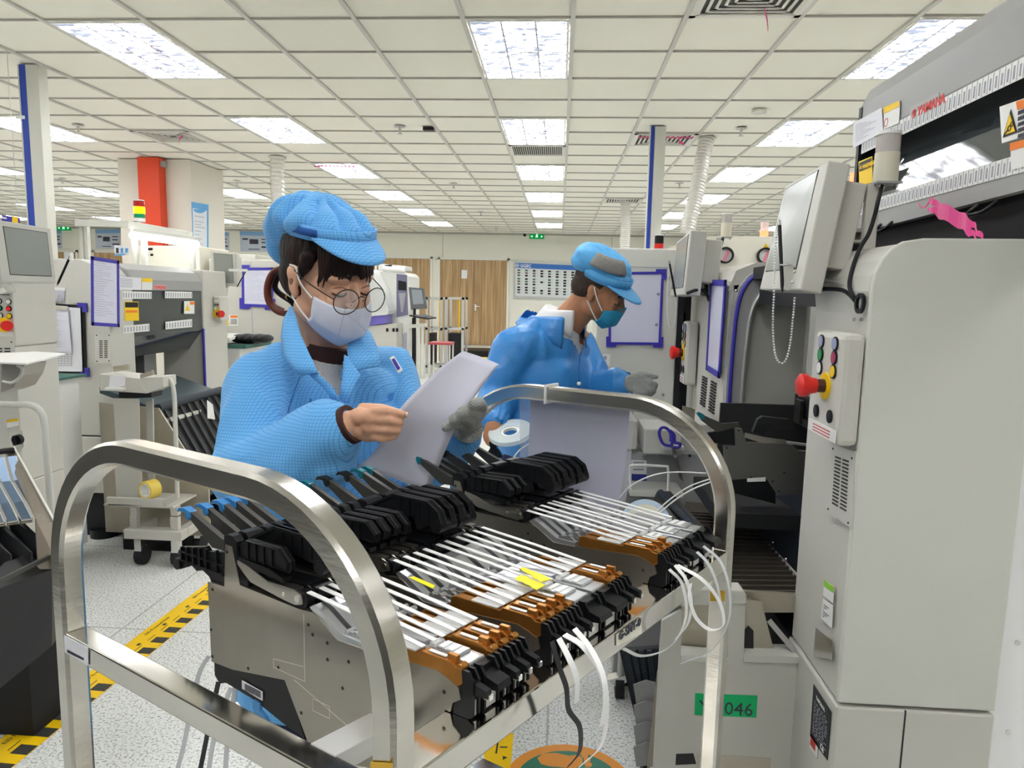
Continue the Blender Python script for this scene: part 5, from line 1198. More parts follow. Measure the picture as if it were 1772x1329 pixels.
for x in (A_+.06, B_-.05):
    for y in (YC+.02, YC+.24):
        k = MB().box((x-.018, y-.02, .06), (x+.018, y+.02, .15)).build('caster', M_chrome, tc_); MB().cyl((x-.02, y+.02, .05), (x+.02, y+.02, .05), .05, 18).build('wheel', M_blk2, k, smooth=True)
yb([(190, 651), (218, 650), (216, 668), (188, 672)], YC-.004, .002, 'white_note', M_white)
c = pY(201, 668, YC-.02); MB().box((c.x-.05, YC-.035, c.z-.02), (c.x+.04, YC-.005, c.z-.008)).build('note_tray', M_wplas, tc_)
tb_ = MB().tube(curve([pY(272, 652, YC+.06), pY(286, 653, YC+.06), pY(296, 660, YC+.06), pY(301, 680, YC+.06), pY(303, 720, YC+.06), pY(307, 862, YC+.06)], 6), .011, 12).build('push_rail', M_side, tc_, smooth=True)
# tape roll
c = pY(263, 846, YC+.02); ax2 = Vector((-.35, -.93, .0)).normalized(); c = c-ax2*.02
tr_ = thing('tape_roll', 'roll of yellow adhesive tape standing on the trolley tray', 'tape roll', c-Vector((0, 0, .048)))
MB().ring(c, ax2, .048, .034, .06, 32).build('wound_tape', mat('amber_tape', (.85, .62, .08), .3, coat=.5), tr_, smooth=True)
MB().ring(c-ax2*.001, ax2, .035, .031, .062, 32).build('core', M_wplas, tr_, smooth=True)
# documents on machine A
P = [lx(147, 443, .03), lx(196, 451, .03), lx(197, 566, .03), lx(148, 563, .03)]
d_ = doc_holder('document_holder', P, (1, -.2, 0), 'printed form in dark blue border on column of left machine', tabs=None, lines=5, fr=.018, glossy=False)
# big board with clipboard papers
P = [pY(x, y, YA-.004) for x, y in [(62, 524), (147, 528), (151, 648), (66, 643)]]
bd = thing('clipboard', 'black clipboard with stacked printed sheets, hung on left machine panel', 'clipboard', (P[2]+P[3])/2)
plate_n(P, (0, -1, 0), .006).build('board', M_black, bd)
for (u, v, su, sv) in ((0, 0, 1, 1), (1, 0, -1, 1), (0, 1, 1, -1), (1, 1, -1, -1)):
    t = MB(); L1, L2 = .14, .10; e = .05
    t.prism([onq(P, u-su*e, v-sv*.03), onq(P, u+su*L1, v-sv*.03), onq(P, u+su*L1, v+sv*.03), onq(P, u-su*e, v+sv*.03)], (0, -.008, 0))
    t.prism([onq(P, u-su*e, v-sv*.03), onq(P, u+su*.04, v-sv*.03), onq(P, u+su*.04, v+sv*L2), onq(P, u-su*e, v+sv*L2)], (0, -.0085, 0)); t.build('corner_tab', M_blue, bd)
P2 = [pY(x, y, YA-.014) for x, y in [(60, 528), (139, 533), (143, 643), (65, 642)]]
pp = plate_n(P2, (0, -1, 0), .002).build('paper', M_white, bd); s = MB()
for k in range(14): s.prism([onq(P2, .2, .45+.035*k), onq(P2, .78, .45+.035*k), onq(P2, .78, .456+.035*k), onq(P2, .2, .456+.035*k)], (0, -.003, 0))
for k in range(9): s.prism([onq(P2, .2+.07*k, .45), onq(P2, .204+.07*k, .45), onq(P2, .204+.07*k, .91), onq(P2, .2+.07*k, .91)], (0, -.003, 0))
s.build('printed_grid', M_grink, pp)
P3 = [pY(x, y, YA-.024) for x, y in [(76, 529), (118, 531), (124, 610), (80, 608)]]
pp = plate_n(P3, (0, -1, 0), .002).build('paper', mat('doc_paper2', (.78, .78, .86), .7), bd); s = MB(); rr = random.Random(9)
for k in range(22): s.prism([onq(P3, .12, .08+.038*k), onq(P3, .12+rr.uniform(.4, .75), .08+.038*k), onq(P3, .12+.3, .09+.038*k), onq(P3, .12, .09+.038*k)], (0, -.003, 0))
s.build('printed_lines', M_grink, pp)
MB().prism(yp([(81, 527), (118, 530), (116, 537), (83, 534)], YA-.03), (0, -.004, 0)).build('metal_clip', M_chrome, bd)
hk = plate_n(yp([(94, 503), (112, 503), (112, 522), (94, 522)], YA-.002), (0, -1, 0), .003).build('hook_pad', mat('hook_plastic', (.5, .5, .58), .3), a1)
MB().tube(curve(yp([(102, 510), (99, 518), (103, 523), (107, 517), (103, 511)], YA-.012), 4), .002, 6).build('hook', M_chrome, hk)
s_ = plate_n(yp([(93, 497), (113, 498), (113, 503), (93, 502)], YA-.001), (0, -1, 0), .001).build('small_label', M_wplas, a1)
P = [pY(x, y, YA-.004) for x, y in [(20, 489), (58, 489), (62, 573), (24, 571)]]
doc_holder('document_holder', P, (0, -1, 0), 'blue bordered printed sheet on left machine panel, below the left monitor', tabs=[(1, 1, -1, -1)], lines=8, fr=.014, glossy=False)
# ---------------------------------------------------------------- machine B at the frame's left edge
YBm = 2.75; xb1 = pY(36, 760, YBm).x; xb0 = xb1-.65
b1 = thing('mounting_machine', 'grey machine column at left edge with red emergency button and rotary switch', 'machine', ((xb0+xb1)/2, YBm+.15, 0))
zt2 = pY(10, 470, YBm).z
ztB = 1.575
sx = pY(22, 520, YBm).x
MB().box((xb0, YBm, .3), (xb1, YBm+.25, ZSL)).box((xb0, YBm+.0, ZSL), (xb1, YBm+.25, pY(36, 600, YBm).z)).box((xb0, YBm, pY(36, 600, YBm).z), (sx, YBm+.25, ztB)).build('column', M_cream, b1, bevel=.006)
MB().box((xb0+.05, YBm+.04, 0), (xb1-.05, YBm+.2, .3)).build('machine_foot', M_blk2, b1)
text_mb('GM10', pY(-10, 510, YBm-.001), (1, 0, 0), (0, 0, 1), .026, th=.0008, bold=.0006).build('lettering', M_ink, b1)
for (x, y, m) in ((-1, 521, M_wplas), (15.5, 522, M_wplas), (0, 533, M_green), (16, 534, M_red), (1, 546, M_wplas), (17, 547, M_yel)):
    c = pY(x, y, YBm); k = MB().cyl(c, c-Vector((0, .006, 0)), .0095, 16).build('push_button', m, b1); MB().ring(c, (0, -1, 0), .012, .0095, .004, 18).build('button_rim', M_black, k)
c = pY(8, 562, YBm); e = MB().cyl(c, c-Vector((0, .008, 0)), .030, 24).build('emergency_ring', M_yel, b1)
d_ = Vector((.75, -.65, -.05)).normalized(); MB().cyl(c, c+d_*.028, .013, 16).build('button_collar', mat('brown_black'), e); MB().cyl(c+d_*.028, c+d_*.05, .021, 20).build('emergency_stop_knob', M_red, e, smooth=True)
plate_n(yp([(-5, 574), (24, 574), (23, 582), (-5, 582)], YBm), (0, -1, 0), .001).build('red_text_label', M_wplas, b1)
v_ = plate_n(yp([(-8, 588), (25, 588), (26, 640), (-8, 640)], YBm), (0, -1, 0), .002).build('vent_panel', M_cream, b1)
s = MB()
for k in range(6):
    for x in (-6, 8): s.prism(yp([(x, 602+5*k), (x+10, 602+5*k), (x+10, 604.5+5*k), (x, 604.5+5*k)], YBm-.0025), (0, -.001, 0))
c = pY(20, 592, YBm-.002); s.cyl(c, c-Vector((0, .002, 0)), .003, 8); s.build('vent_slots', M_gap, v_)
s_ = plate_n(yp([(12, 727), (32, 724), (33, 736), (12, 741)], YBm), (0, -1, 0), .001).build('caution_sticker', M_wplas, b1)
plate_n(yp([(12, 727), (32, 724), (32, 728), (12, 731)], YBm-.001), (0, -1, 0), .001).build('yellow_band', M_yel, s_)
sw = plate_n(yp([(17, 748), (40, 745), (42, 774), (18, 773)], YBm), (0, -1, 0), .003).build('switch_plate', M_side, b1)
c = pY(34, 760, YBm-.003); MB().cyl(c, c-Vector((0, .02, 0)), .021, 24).box((c.x-.006, c.y-.032, c.z-.02), (c.x+.006, c.y-.018, c.z+.02)).build('rotary_switch', M_black, sw, smooth=True)
# keyboard shelf
ks = thing('keyboard_shelf', 'white keyboard shelf on folding bracket at left edge', 'shelf', pY(30, 650, 2.5))
T_ = [pY(-25, 625, 2.45), pY(45, 628, 2.40), pY(113, 611, 2.62), pY(60, 608, 2.72), pY(-25, 612, 2.7)]
MB().prism(T_, (0, 0, -.008)).build('top', M_wplas, ks, bevel=.002)
MB().prism(yp([(2, 628), (42, 630), (36, 650), (22, 672), (0, 680)], 2.52), (0, .12, 0)).build('bracket', mat('bracket_grey', (.42, .40, .36), .4, metal=.4), ks, bevel=.003)
MB().tube(curve(yp([(5, 660), (22, 662), (36, 650), (38, 638), (30, 632)], 2.5), 4), .006, 8).build('gas_strut', M_alu, ks)
MB().box((pY(-30, 640, 2.6).x, 2.55, pY(0, 655, 2.6).z), (pY(0, 640, 2.6).x, YBm, pY(0, 640, 2.6).z)).build('mount', M_grey, ks)
# white drawer unit with green top
YW = 3.2
wu = thing('drawer_unit', 'white drawer unit with green top and round lock behind left machine column', 'cabinet', (pY(52, 690, YW).x, YW+.15, 0))
A_, B_ = pY(28, 690, YW), pY(65, 690, YW)
MB().box((A_.x, YW, .06), (B_.x, YW+.3, pY(50, 663, YW).z)).build('body', M_wplas, wu, bevel=.004)
MB().box((A_.x-.02, YW-.01, pY(50, 663, YW).z), (B_.x+.03, YW+.32, pY(50, 659, YW).z)).build('top', mat('green_mat', (.05, .16, .13), .5), wu)
MB().box((A_.x+.02, YW+.02, 0), (B_.x-.02, YW+.28, .06)).build('plinth', M_blk2, wu)
c = pY(51, 688, YW); MB().ring(c, (0, -1, 0), .014, .009, .006, 20).cyl(c, c-Vector((0, .004, 0)), .008, 14).build('lock', M_black, wu)
# rail in front of machine B
tag(MB().tube(curve([pY(-40, 698, 2.5), pY(20, 700, 2.5), pY(52, 701, 2.5), pY(70, 712, 2.5), pY(77, 735, 2.5), pY(82, 800, 2.5), pY(90, 905, 2.5), Vector((pY(96, 960, 2.5).x, 2.5, 0))], 6), .0125, 12).build('guard_rail', M_side, smooth='all'), 'bent cream steel guard rail in front of left machine column', 'rail')
# left feeder bank
lb_ = thing('feeder_slot_bank', 'feeder bank with sloping blue-grey slats at left edge, clear gap above black bins', 'machine part', (pY(30, 900, 2.2).x, 2.2, 0))
def seg(v):  # slat polyline in the y-z section, swept over x by index
    return v
xs0, xs1 = -1.75, -2.40
S0 = [pY(92, 868, 2.02), pY(80, 899, 2.0)]
A_ = pY(22, 780, 2.35); B_ = pY(78, 893, 1.98)
MB().prism([pY(5, 776, 2.36), pY(24, 774, 2.36), pY(96, 905, 1.98), pY(104, 985, 1.90), pY(66, 985, 1.90), pY(62, 898, 1.98), pY(18, 800, 2.3)], (-.008, .006, 0)).build('side_plate', mat('olive_steel', (.20, .17, .13), .4, metal=.5), lb_)
MB().bar([pY(24, 774, 2.36), pY(95, 903, 1.98), pY(99, 940, 1.95)], .006, .006, (0, 0, 1)).build('bright_edge', M_side, lb_)
dxv = Vector((-.026, -.012, -.002))
pa, pb_, pc, pd = pY(28, 789, 2.30), pY(40, 830, 2.22), pY(62, 865, 2.12), pY(80, 897, 2.0)
for k in range(9):
    o = dxv*k*1.25
    MB().sheet([[pa+o, pa+o+dxv*.9], [pb_+o, pb_+o+dxv*.9], [pc+o, pc+o+dxv*.9], [pd+o, pd+o+dxv*.9]], .003).build('slat', mat('blue_slat', (.07, .12, .19), .3, metal=.4), lb_)
    MB().tube([pa+o, pb_+o, pc+o, pd+o], .0022, 5).build('slat_edge', M_alu, lb_)
    MB().cyl(pd+o, pd+o+dxv, .0065, 10).build('edge_roller', M_chrome, lb_)
MB().tube([pY(24, 779, 2.33), pY(24, 779, 2.33)+dxv*14], .010, 10).build('roller_bar', M_blk2, lb_)
for k in range(6):
    o = Vector((-.045*k, -.025*k, 0)); MB().prism([pY(14, 890, 2.05)+o, pY(30, 893, 2.05)+o, pY(92, 952, 1.95)+o, pY(92, 985, 1.92)+o, pY(40, 1000, 1.92)+o, pY(14, 975, 2.0)+o], (-.005, 0, 0)).build('bin_divider', M_black, lb_)
MB().bar([pY(92, 960, 1.94), pY(-10, 1010, 1.70)], .01, .012, (0, 0, 1)).build('bin_front_bar', M_fdk, lb_)
B0 = [pY(90, 985, 1.93), pY(-60, 1040, 1.60), pY(-60, 1240, 1.60), pY(90, 1118, 1.93)]
MB().prism(B0, (-.10, .25, 0)).build('black_base', M_black, lb_)
# supports to the floor, set back under the base
MB().box((B0[3].x-.25, 1.98, 0), (B0[3].x-.12, 2.15, B0[3].z+.02)).build('foot', M_blk2, lb_)
# monitor at left edge
F = [pY(-14, 379, 2.45), pY(88, 395, 2.62), pY(98, 490, 2.62), pY(3, 488, 2.45)]
mo, n_ = monitor('off-white monitor at left edge, dull grey screen, tilted upwards', F, .05, None, None, None, scr=(.16, .09, .08, .12))
def sty(x0, y0, x1, y1, Y, lb): return stylus(pY(x0, y0, Y), pY(x1, y1, Y), lb)
sty(119, 449, 101, 489, 2.55, 'black stylus hanging beside the left-edge monitor')
c = pY(119, 446, 2.56); MB().box((c.x-.012, c.y-.008, c.z-.01), (c.x+.012, c.y+.01, c.z+.02)).build('stylus_clip', M_wplas, mo)
MB().bar([pY(10, 489, 2.55), pY(20, 500, 2.62), pY(5, 505, 2.76)], .03, .02, (0, 0, 1)).build('support_arm', M_side, mo)
# small signs above it
# ================================================================ BACKGROUND AND CEILING THINGS
# pillar with orange pipe casing
a = pZ(203, 275, CEIL); b_ = pZ(330, 281, CEIL); Yp = a.y
xa, xb = a.x, pY(330, 300, Yp).x
pl = struct(MB().box((xa, Yp, 0), (xb, Yp+.9, CEIL)).build('wall_pillar', mat('pillar_paint', (.78, .74, .66), .7)))
oc = thing('pipe_casing', 'bright orange-red pipe casing running down front of the pillar', 'pipe casing', (pY(256, 330, Yp-.2).x, Yp-.1, 0))
A_, B_ = pY(238, 300, Yp-.16).x, pY(275, 300, Yp-.16).x
MB().box((A_, Yp-.16, 0), (B_, Yp-.002, CEIL-.002)).build('casing', mat('orange_red_paint', (.80, .07, .02), .45), oc, bevel=.004)
c = pY(277, 284, Yp-.05); MB().box((B_, Yp-.12, c.z-.04), (B_+.03, Yp-.02, c.z+.03)).build('bracket', M_grey, oc)
P = yp([(331, 349), (360, 354), (360, 441), (334, 438)], Yp-.02)
po = thing('poster', 'tall white poster with blue header on side of the pillar', 'poster', (P[2]+P[3])/2)
MB().prism(P, (0, .015, 0)).build('sheet', mat('poster_blue', (.12, .38, .70), .5), po)
P2 = [onq(P, .07, .12)+Vector((0, -.002, 0)), onq(P, .93, .12)+Vector((0, -.002, 0)), onq(P, .93, .965)+Vector((0, -.002, 0)), onq(P, .07, .965)+Vector((0, -.002, 0))]
pw = MB().prism(P2, (0, .001, 0)).build('white_area', mat('poster_white', (.72, .76, .80), .5), po)
c = onq(P, .5, .12)+Vector((0, -.003, 0)); MB().prism([c+Vector((.085*math.cos(q), 0, -.05*math.sin(q))) for q in [math.pi*i/12 for i in range(13)]], (0, .001, 0)).build('header_arc', mat('poster_blue'), po)
s = MB()
for v, l in ((.26, .6), (.36, .55), (.42, .4), (.47, .65), (.55, .4), (.62, .3), (.70, .45), (.8, .5), (.86, .35)): s.prism([onq(P, .18, v)-Vector((0, .004, 0)), onq(P, .18+l, v)-Vector((0, .004, 0)), onq(P, .18+l, v+.012)-Vector((0, .004, 0)), onq(P, .18, v+.012)-Vector((0, .004, 0))], (0, .0005, 0))
s.build('printed_lines', M_grink, pw)
# service posts
def post(x0, xm, x1, ytop, nm, yb=None):
    a = pZ(x0, ytop, CEIL); Y = a.y
    A_, Bm, B_ = a.x, pY(xm, ytop, Y).x, pY(x1, ytop, Y).x
    t = thing('service_post', nm, 'post', ((A_+B_)/2, Y, 0))
    MB().box((Bm, Y, 0), (B_, Y+.10, CEIL-.001)).build('profile', M_side, t, bevel=.003)
    MB().box((A_, Y+.005, 0), (Bm-.003, Y+.07, CEIL-.001)).build('blue_cover', mat('deep_blue_strip', (.02, .06, .42), .4), t)
    MB().box((A_-.01, Y+.002, 0), (A_, Y+.06, CEIL-.001)).build('edge_strip', M_side, t)
    return t, Y
t, Y = post(31, 43, 65, 111, 'cream and blue service post from floor to ceiling at left')
c = pY(38, 203, Y); MB().box((c.x-.05, Y-.004, c.z-.012), (c.x+.02, Y+.005, c.z+.012)).build('clamp', M_wplas, t)
post(1127, 1134, 1153, 218, 'cream and dark blue service post rising beside the man')
# flexible ducts
M_duct = mat('foil_duct', (.78, .77, .72), .32, metal=.5, bump=.6, bscale=60)
def duct(p0, p1, r, lb, n=26):
    pts = []; p0, p1 = Vector(p0), Vector(p1); b = MB(); m = 16; ax_ = (p1-p0).normalized(); u = ax_.orthogonal().normalized(); v = ax_.cross(u); rr = random.Random(5); V = []; F = []
    N_ = n*4
    for i in range(N_+1):
        t = i/N_; rad = r*(1+.10*math.cos(i*math.pi/2)+.03*rr.uniform(-1, 1)); c = p0.lerp(p1, t)+u*.01*math.sin(t*9)
        for j in range(m): q = 2*math.pi*j/m; V.append(c+(u*math.cos(q)+v*math.sin(q))*rad)
    for i in range(N_):
        for j in range(m): F.append((i*m+j, i*m+(j+1) % m, (i+1)*m+(j+1) % m, (i+1)*m+j))
    F.append(tuple(range(m))[::-1]); F.append(tuple(N_*m+j for j in range(m)))
    t_ = thing('flexible_duct', lb, 'duct', (p0+p1)/2)
    b.add(V, F).build('hose', M_duct, t_, smooth='all')
    MB().cyl((p0.x, p0.y, CEIL-.01), (p0.x, p0.y, CEIL-.0), r*1.25, 20).build('ceiling_collar', M_side, t_)
    return t_
a = pZ(480, 272, CEIL); e = pY(483, 420, a.y); duct(a, (e.x, e.y, e.z-.3), .085, 'ribbed foil duct hanging from the ceiling left of the woman')
a = pZ(1224, 239, CEIL); duct(a, pY(1190, 402, a.y-.15), .075, 'slanting ribbed foil duct above the farther monitor', 30)
a = pZ(1083, 350, CEIL); e = pY(1081, 440, a.y); duct(a, e, .085, 'straight foil duct behind the man')
# ceiling vents
M_vent = mat('vent_white', (.72, .71, .64), .5)
def vent(c, r, lb, linear=False, w_=1, deep=1):
    x0, y0 = tile(c, r); x1, y1 = x0+TDX*w_, y0+TDY*deep; cx, cy = (x0+x1)/2, (y0+y1)/2
    t = thing('ceiling_vent', lb, 'ceiling vent', (cx, cy, CEIL)); f = MB()
    g_ = .03
    for q in (((x0+.015, y0+.012), (x1-.015, y0+g_+.02)), ((x0+.015, y1-g_-.02), (x1-.015, y1-.012)), ((x0+.015, y0+.012), (x0+g_+.02, y1-.012)), ((x1-g_-.02, y0+.012), (x1-.015, y1-.012))): f.box((*q[0], CEIL-.008), (*q[1], CEIL+.008))
    f.build('frame', M_vent, t)
    MB().box((x0+.04, y0+.04, CEIL+.006), (x1-.04, y1-.04, CEIL+.01)).build('backing', mat('vent_dark', (.05, .05, .045), .8), t)
    s = MB()
    if linear:
        for k in range(24):
            x = x0+.06+(x1-x0-.12)*k/23; s.pbox((x, y0+.045, CEIL+.004), (.009, 0, -.010), (0, y1-y0-.09, 0), (.002, 0, .002))
    else:
        for k in range(6):
            d = .05+.045*k; A0, A1, B0, B1 = x0+d, x1-d, y0+d*TDY/TDX, y1-d*TDY/TDX
            if A1-A0 < .04 or B1-B0 < .03: break
            for q in (((A0, B0), (A1, B0+.014)), ((A0, B1-.014), (A1, B1)), ((A0, B0), (A0+.018, B1)), ((A1-.018, B0), (A1, B1))): s.box((*q[0], CEIL-.006+.001*k), (*q[1], CEIL+.0035))
    s.build('louvres', M_vent, t); return t
vent(1, -1, 'square louvred air vent at top edge, nearest one right of centre')
vent(1, 5, 'square louvred air vent beside top of the cream and dark blue post')
vent(-7, 5, 'square louvred air vent above the orange pipe casing')
vent(-1, 6, 'dark slotted linear air vent just behind the second centre light', linear=True)
vent(1, 13, 'small distant louvred air vent above the straight foil duct')
vent(-13, 12, 'wide grey louvred vent at far left between ceiling lights')
vent(-5, 17, 'distant louvred air vent above the back wall doors')
pk = mat('pink_ribbon')
def streamer(pts, lb):
    o = MB()
    P = curve([Vector(p) for p in pts], 5)
    o.sheet([[p+Vector((0, 0, .012)), p-Vector((.0, 0, .012))] for p in P], .002); tag(o.build('pink_streamer', pk), lb, 'ribbon')
x0, y0 = tile(1, 5); streamer([(x0+.50, y0+.1, CEIL-.01), (x0+.47, y0+.06, CEIL-.06), (x0+.52, y0+.04, CEIL-.10)], 'pink streamer hanging from vent beside the right post')
def garland(c, r, lb):
    x0, y0 = tile(c, r); s = MB()
    P = [(x0+.05+.56*k/22, y0+.02, CEIL-.02-(.015 if k % 2 else 0)) for k in range(23)]
    s.sheet([[Vector(p)+Vector((0, .012, 0)), Vector(p)-Vector((0, .012, .018))] for p in P], .002); tag(s.build('pink_garland', pk), lb, 'garland')
garland(1, 5, 'pink paper garland strung below vent beside the right post'); garland(-5, 8, 'pink paper garland on ceiling above the left foil duct')
x0, y0 = tile(-7, 5); streamer([(x0+.50, y0+.2, CEIL-.01), (x0+.48, y0+.16, CEIL-.06), (x0+.50, y0+.12, CEIL-.11)], 'pink streamer on vent above the orange casing')
x0, y0 = tile(1, -1); streamer([(x0+.42, y0+.45, CEIL-.01), (x0+.45, y0+.50, CEIL-.05), (x0+.47, y0+.54, CEIL-.09)], 'pink streamer on the nearest vent at top edge')
# sprinklers
sp_l = [((135, 217), 'sprinkler head on ceiling above the left light rows'), ((108, 309), 'sprinkler head far left beside the cream post'), ((410, 313), 'sprinkler head between pillar and foil duct'), ((692, 219), 'sprinkler head left of the small black ceiling detector'), ((785, 317), 'sprinkler head in middle of ceiling, left of third centre light'), ((832, 366), 'sprinkler head left of the fifth centre light'), ((859, 394), 'tiny sprinkler head nearest to the back wall'), ((1283, 222), 'sprinkler head right of the slanting foil duct'), ((1176, 317), 'sprinkler head between right post and slanting duct')]
for (x, y), lb in sp_l:
    c = pZ(x, y, CEIL); t = thing('sprinkler', lb, 'sprinkler', c, 'ceiling sprinklers')
    MB().cyl(c, c-Vector((0, 0, .008)), .055, 20).build('escutcheon', M_alu, t); MB().cyl(c-Vector((0, 0, .008)), c-Vector((0, 0, .07)), .012, 10).cyl(c-Vector((0, 0, .07)), c-Vector((0, 0, .076)), .026, 14).build('nozzle', M_alu, t)
c = pZ(1314, 191, CEIL); tag(MB().cyl(c, c-Vector((0, 0, .02)), .065, 24).build('smoke_detector', M_chrome, at=c), 'round flat metal disc on ceiling above the right machines', 'detector')
c = pZ(743, 221, CEIL); tag(MB().box((c.x-.06, c.y-.04, CEIL-.03), (c.x+.05, c.y+.04, CEIL)).build('ceiling_detector', M_black, at=c), 'small black ceiling box between sprinkler and centre lights', 'detector')
# exit signs and wall things
def exit_sign(x, y, lb, w_=.40):
    c = pY(x, y, YB); t = thing('exit_sign', lb, 'exit sign', c-Vector((0, .03, .09)))
    MB().box((c.x-w_/2, YB-.05, c.z-.08), (c.x+w_/2, YB-.002, c.z+.08)).build('case', mat('exit_green', (.0, .16, .03), .4, emit=.15, ecol=(0, .5, .1)), t)
    s = MB(); mm = mat('exit_light_green', (.2, .9, .4), .4, emit=1.5, ecol=(.3, 1, .5))
    s.cyl((c.x, YB-.051, c.z+.035), (c.x, YB-.054, c.z+.035), .014, 12); s.prism([(c.x-.02, YB-.054, c.z+.02), (c.x+.025, YB-.054, c.z+.02), (c.x+.03, YB-.054, c.z-.05), (c.x+.008, YB-.054, c.z-.02), (c.x-.03, YB-.054, c.z-.05)], (0, .003, 0)); s.build('running_figure', mm, t)
    for k in (-1, 1): MB().prism([(c.x+k*.12, YB-.054, c.z+.012), (c.x+k*.12, YB-.054, c.z-.04), (c.x+k*.165, YB-.054, c.z-.014)], (0, .003, 0)).build('arrow', mm, t)
exit_sign(929, 408.5, 'green exit sign on back wall above the display board'); exit_sign(112, 394, 'green exit sign on back wall at far left')
c = pY(908, 407, YB); tag(MB().cyl(c, c-Vector((0, .04, 0)), .04, 16).build('wall_speaker', M_black), 'small round black fixture left of central exit sign', 'fixture')
# display board
P = yp([(888, 450), (1052, 457), (1049, 523), (888, 516)], YB-.03)
wb = thing('display_board', 'wide framed display board with blue header and rows of small pictures', 'board', (P[2]+P[3])/2)
MB().prism(P, (0, .028, 0)).build('frame', mat('board_frame', (.50, .52, .50), .4, metal=.4), wb)
def sub(P, u0, v0, u1, v1, dy=-.003): return [onq(P, u, v)+Vector((0, dy, 0)) for u, v in ((u0, v0), (u1, v0), (u1, v1), (u0, v1))]
sf = MB().prism(sub(P, .025, .07, .975, .93), (0, .001, 0)).build('surface', mat('board_surface', (.70, .74, .74), .3), wb)
hd = MB().prism(sub(P, .025, .07, .975, .20, -.006), (0, .001, 0)).build('header', mat('header_blue', (.03, .16, .52), .4), wb)
text_mb('GGEC', onq(P, .075, .175)+Vector((0, -.008, 0)), P[1]-P[0], (0, 0, 1), .115, th=.001, bold=.003).build('lettering', M_wplas, hd)
c = onq(P, .045, .135)+Vector((0, -.008, 0)); MB().ring(c, (0, -1, 0), .05, .036, .002, 20).box((c.x-.03, c.y-.002, c.z-.008), (c.x+.03, c.y, c.z+.008)).build('logo_mark', M_wplas, hd)
pics = {0: MB(), 1: MB(), 2: MB()}; rr = random.Random(11); tx = MB()
for ci in range(11):
    for ri in range(9):
        if (ci, ri) in ((3, 3), (3, 5), (3, 6)): continue
        u = .045+.082*ci; v = .235+.068*ri+(.02 if ri > 2 else 0)+(.02 if ri > 5 else 0)
        pics[rr.choice([0, 0, 0, 1, 2])].prism(sub(P, u, v, u+.030, v+.045, -.006), (0, .001, 0)); tx.prism(sub(P, u+.036, v+.012, u+.055, v+.02, -.005), (0, .001, 0))
for k, m in ((0, M_blk2), (1, mat('pic_green', (.08, .18, .12), .6)), (2, mat('pic_brown', (.16, .13, .10), .6))): pics[k].build('pictures', m, sf)
tx.build('captions', M_grink, sf)
# posters on back wall
def poster(pts, lb, k):
    P = yp(pts, YB-.012); t = thing('poster', lb, 'poster', (P[2]+P[3])/2, 'blue-headed posters on the back wall')
    s_ = MB().prism(P, (0, .01, 0)).build('sheet', mat('poster_grey', (.52, .57, .66), .6), t)
    MB().prism(sub(P, 0, 0, 1, .2), (0, .001, 0)).build('blue_header', mat('poster_head', (.22, .42, .68), .5), s_)
    s = MB()
    for q in ((.08, .34, .25, .42), (.30, .38, .58, .62), (.68, .35, .92, .40), (.68, .5, .9, .56), (.68, .72, .96, .80), (.26, .86, .62, .90)): s.prism(sub(P, *q), (0, .001, 0))
    s.build('printed_pictures', M_ink, s_)
poster([(165, 397), (208, 397), (208, 431), (166, 430)], 'poster on back wall framed by the aluminium booth', 0); poster([(70, 396), (106, 397), (107, 430), (71, 430)], 'poster on back wall right behind left-edge monitor', 1)
poster([(352, 401), (396, 402), (396, 434), (353, 433)], 'poster on back wall just right of the pillar', 2); poster([(415, 400), (470, 402), (470, 436), (416, 435)], 'poster on back wall beside the woman cap', 3)
# hanging station sign at far left
P = yp([(3, 372), (33, 377), (33, 386), (3, 382)], 5.0); hs = thing('hanging_sign', 'small dark blue and yellow sign hanging at far left', 'sign', (P[2]+P[3])/2)
MB().prism(P, (0, .01, 0)).build('panel', M_blue, hs); MB().prism(sub(P, .62, -.1, .95, 1.1), (0, .001, 0)).build('yellow_patch', M_yel, hs); MB().prism(sub(P, .05, .3, .3, .6), (0, .001, 0)).build('lettering', M_wplas, hs)
c = onq(P, .9, 0)+Vector((0, .005, 0)); MB().cyl(c, (c.x, c.y, CEIL), .002, 6).build('hanger', M_alu, hs)
# aluminium booth with strip light
YO = 5.4
bo = thing('aluminium_booth', 'aluminium profile booth frame with glowing strip light behind left machine', 'booth', (pY(230, 420, YO).x, YO, 0))
def alu(pts, nm, w_=.04, Ys=None):
    Ys = Ys or [YO]*len(pts); MB().bar([pY(x, y, Y) for (x, y), Y in zip(pts, Ys)], w_, w_, (0, 0, 1) if abs(pts[0][0]-pts[1][0]) > 20 else (0, 1, 0)).build(nm, M_side, bo, bevel=.003)
p0 = pY(140, 385, YO)
for x in (139, 147): q = pY(x, 385, YO+.3); MB().box((q.x-.012, YO+.3, 0), (q.x+.012, YO+.34, q.z)).build('upright', M_side, bo)
for x in (229, 246): q = pY(x, 392, YO); MB().box((q.x-.016, YO, 0), (q.x+.016, YO+.04, q.z)).build('upright', M_side, bo)
alu([(134, 386), (232, 388)], 'top_rail', .05, [YO+.3, YO]); alu([(225, 389), (330, 408)], 'top_rail', .06, [YO, YO]); alu([(232, 398), (345, 414)], 'top_rail', .03, [YO-.05, YO-.05])
q = pY(330, 410, YO); MB().box((q.x-.016, YO, 0), (q.x+.016, YO+.04, q.z)).build('upright', M_side, bo)
MB().tube([pY(226, 407, YO-.05), pY(343, 424, YO-.05)], .022, 12).build('strip_light', mat('strip_tube', (1, 1, 1), .4, emit=9), bo, smooth=True)
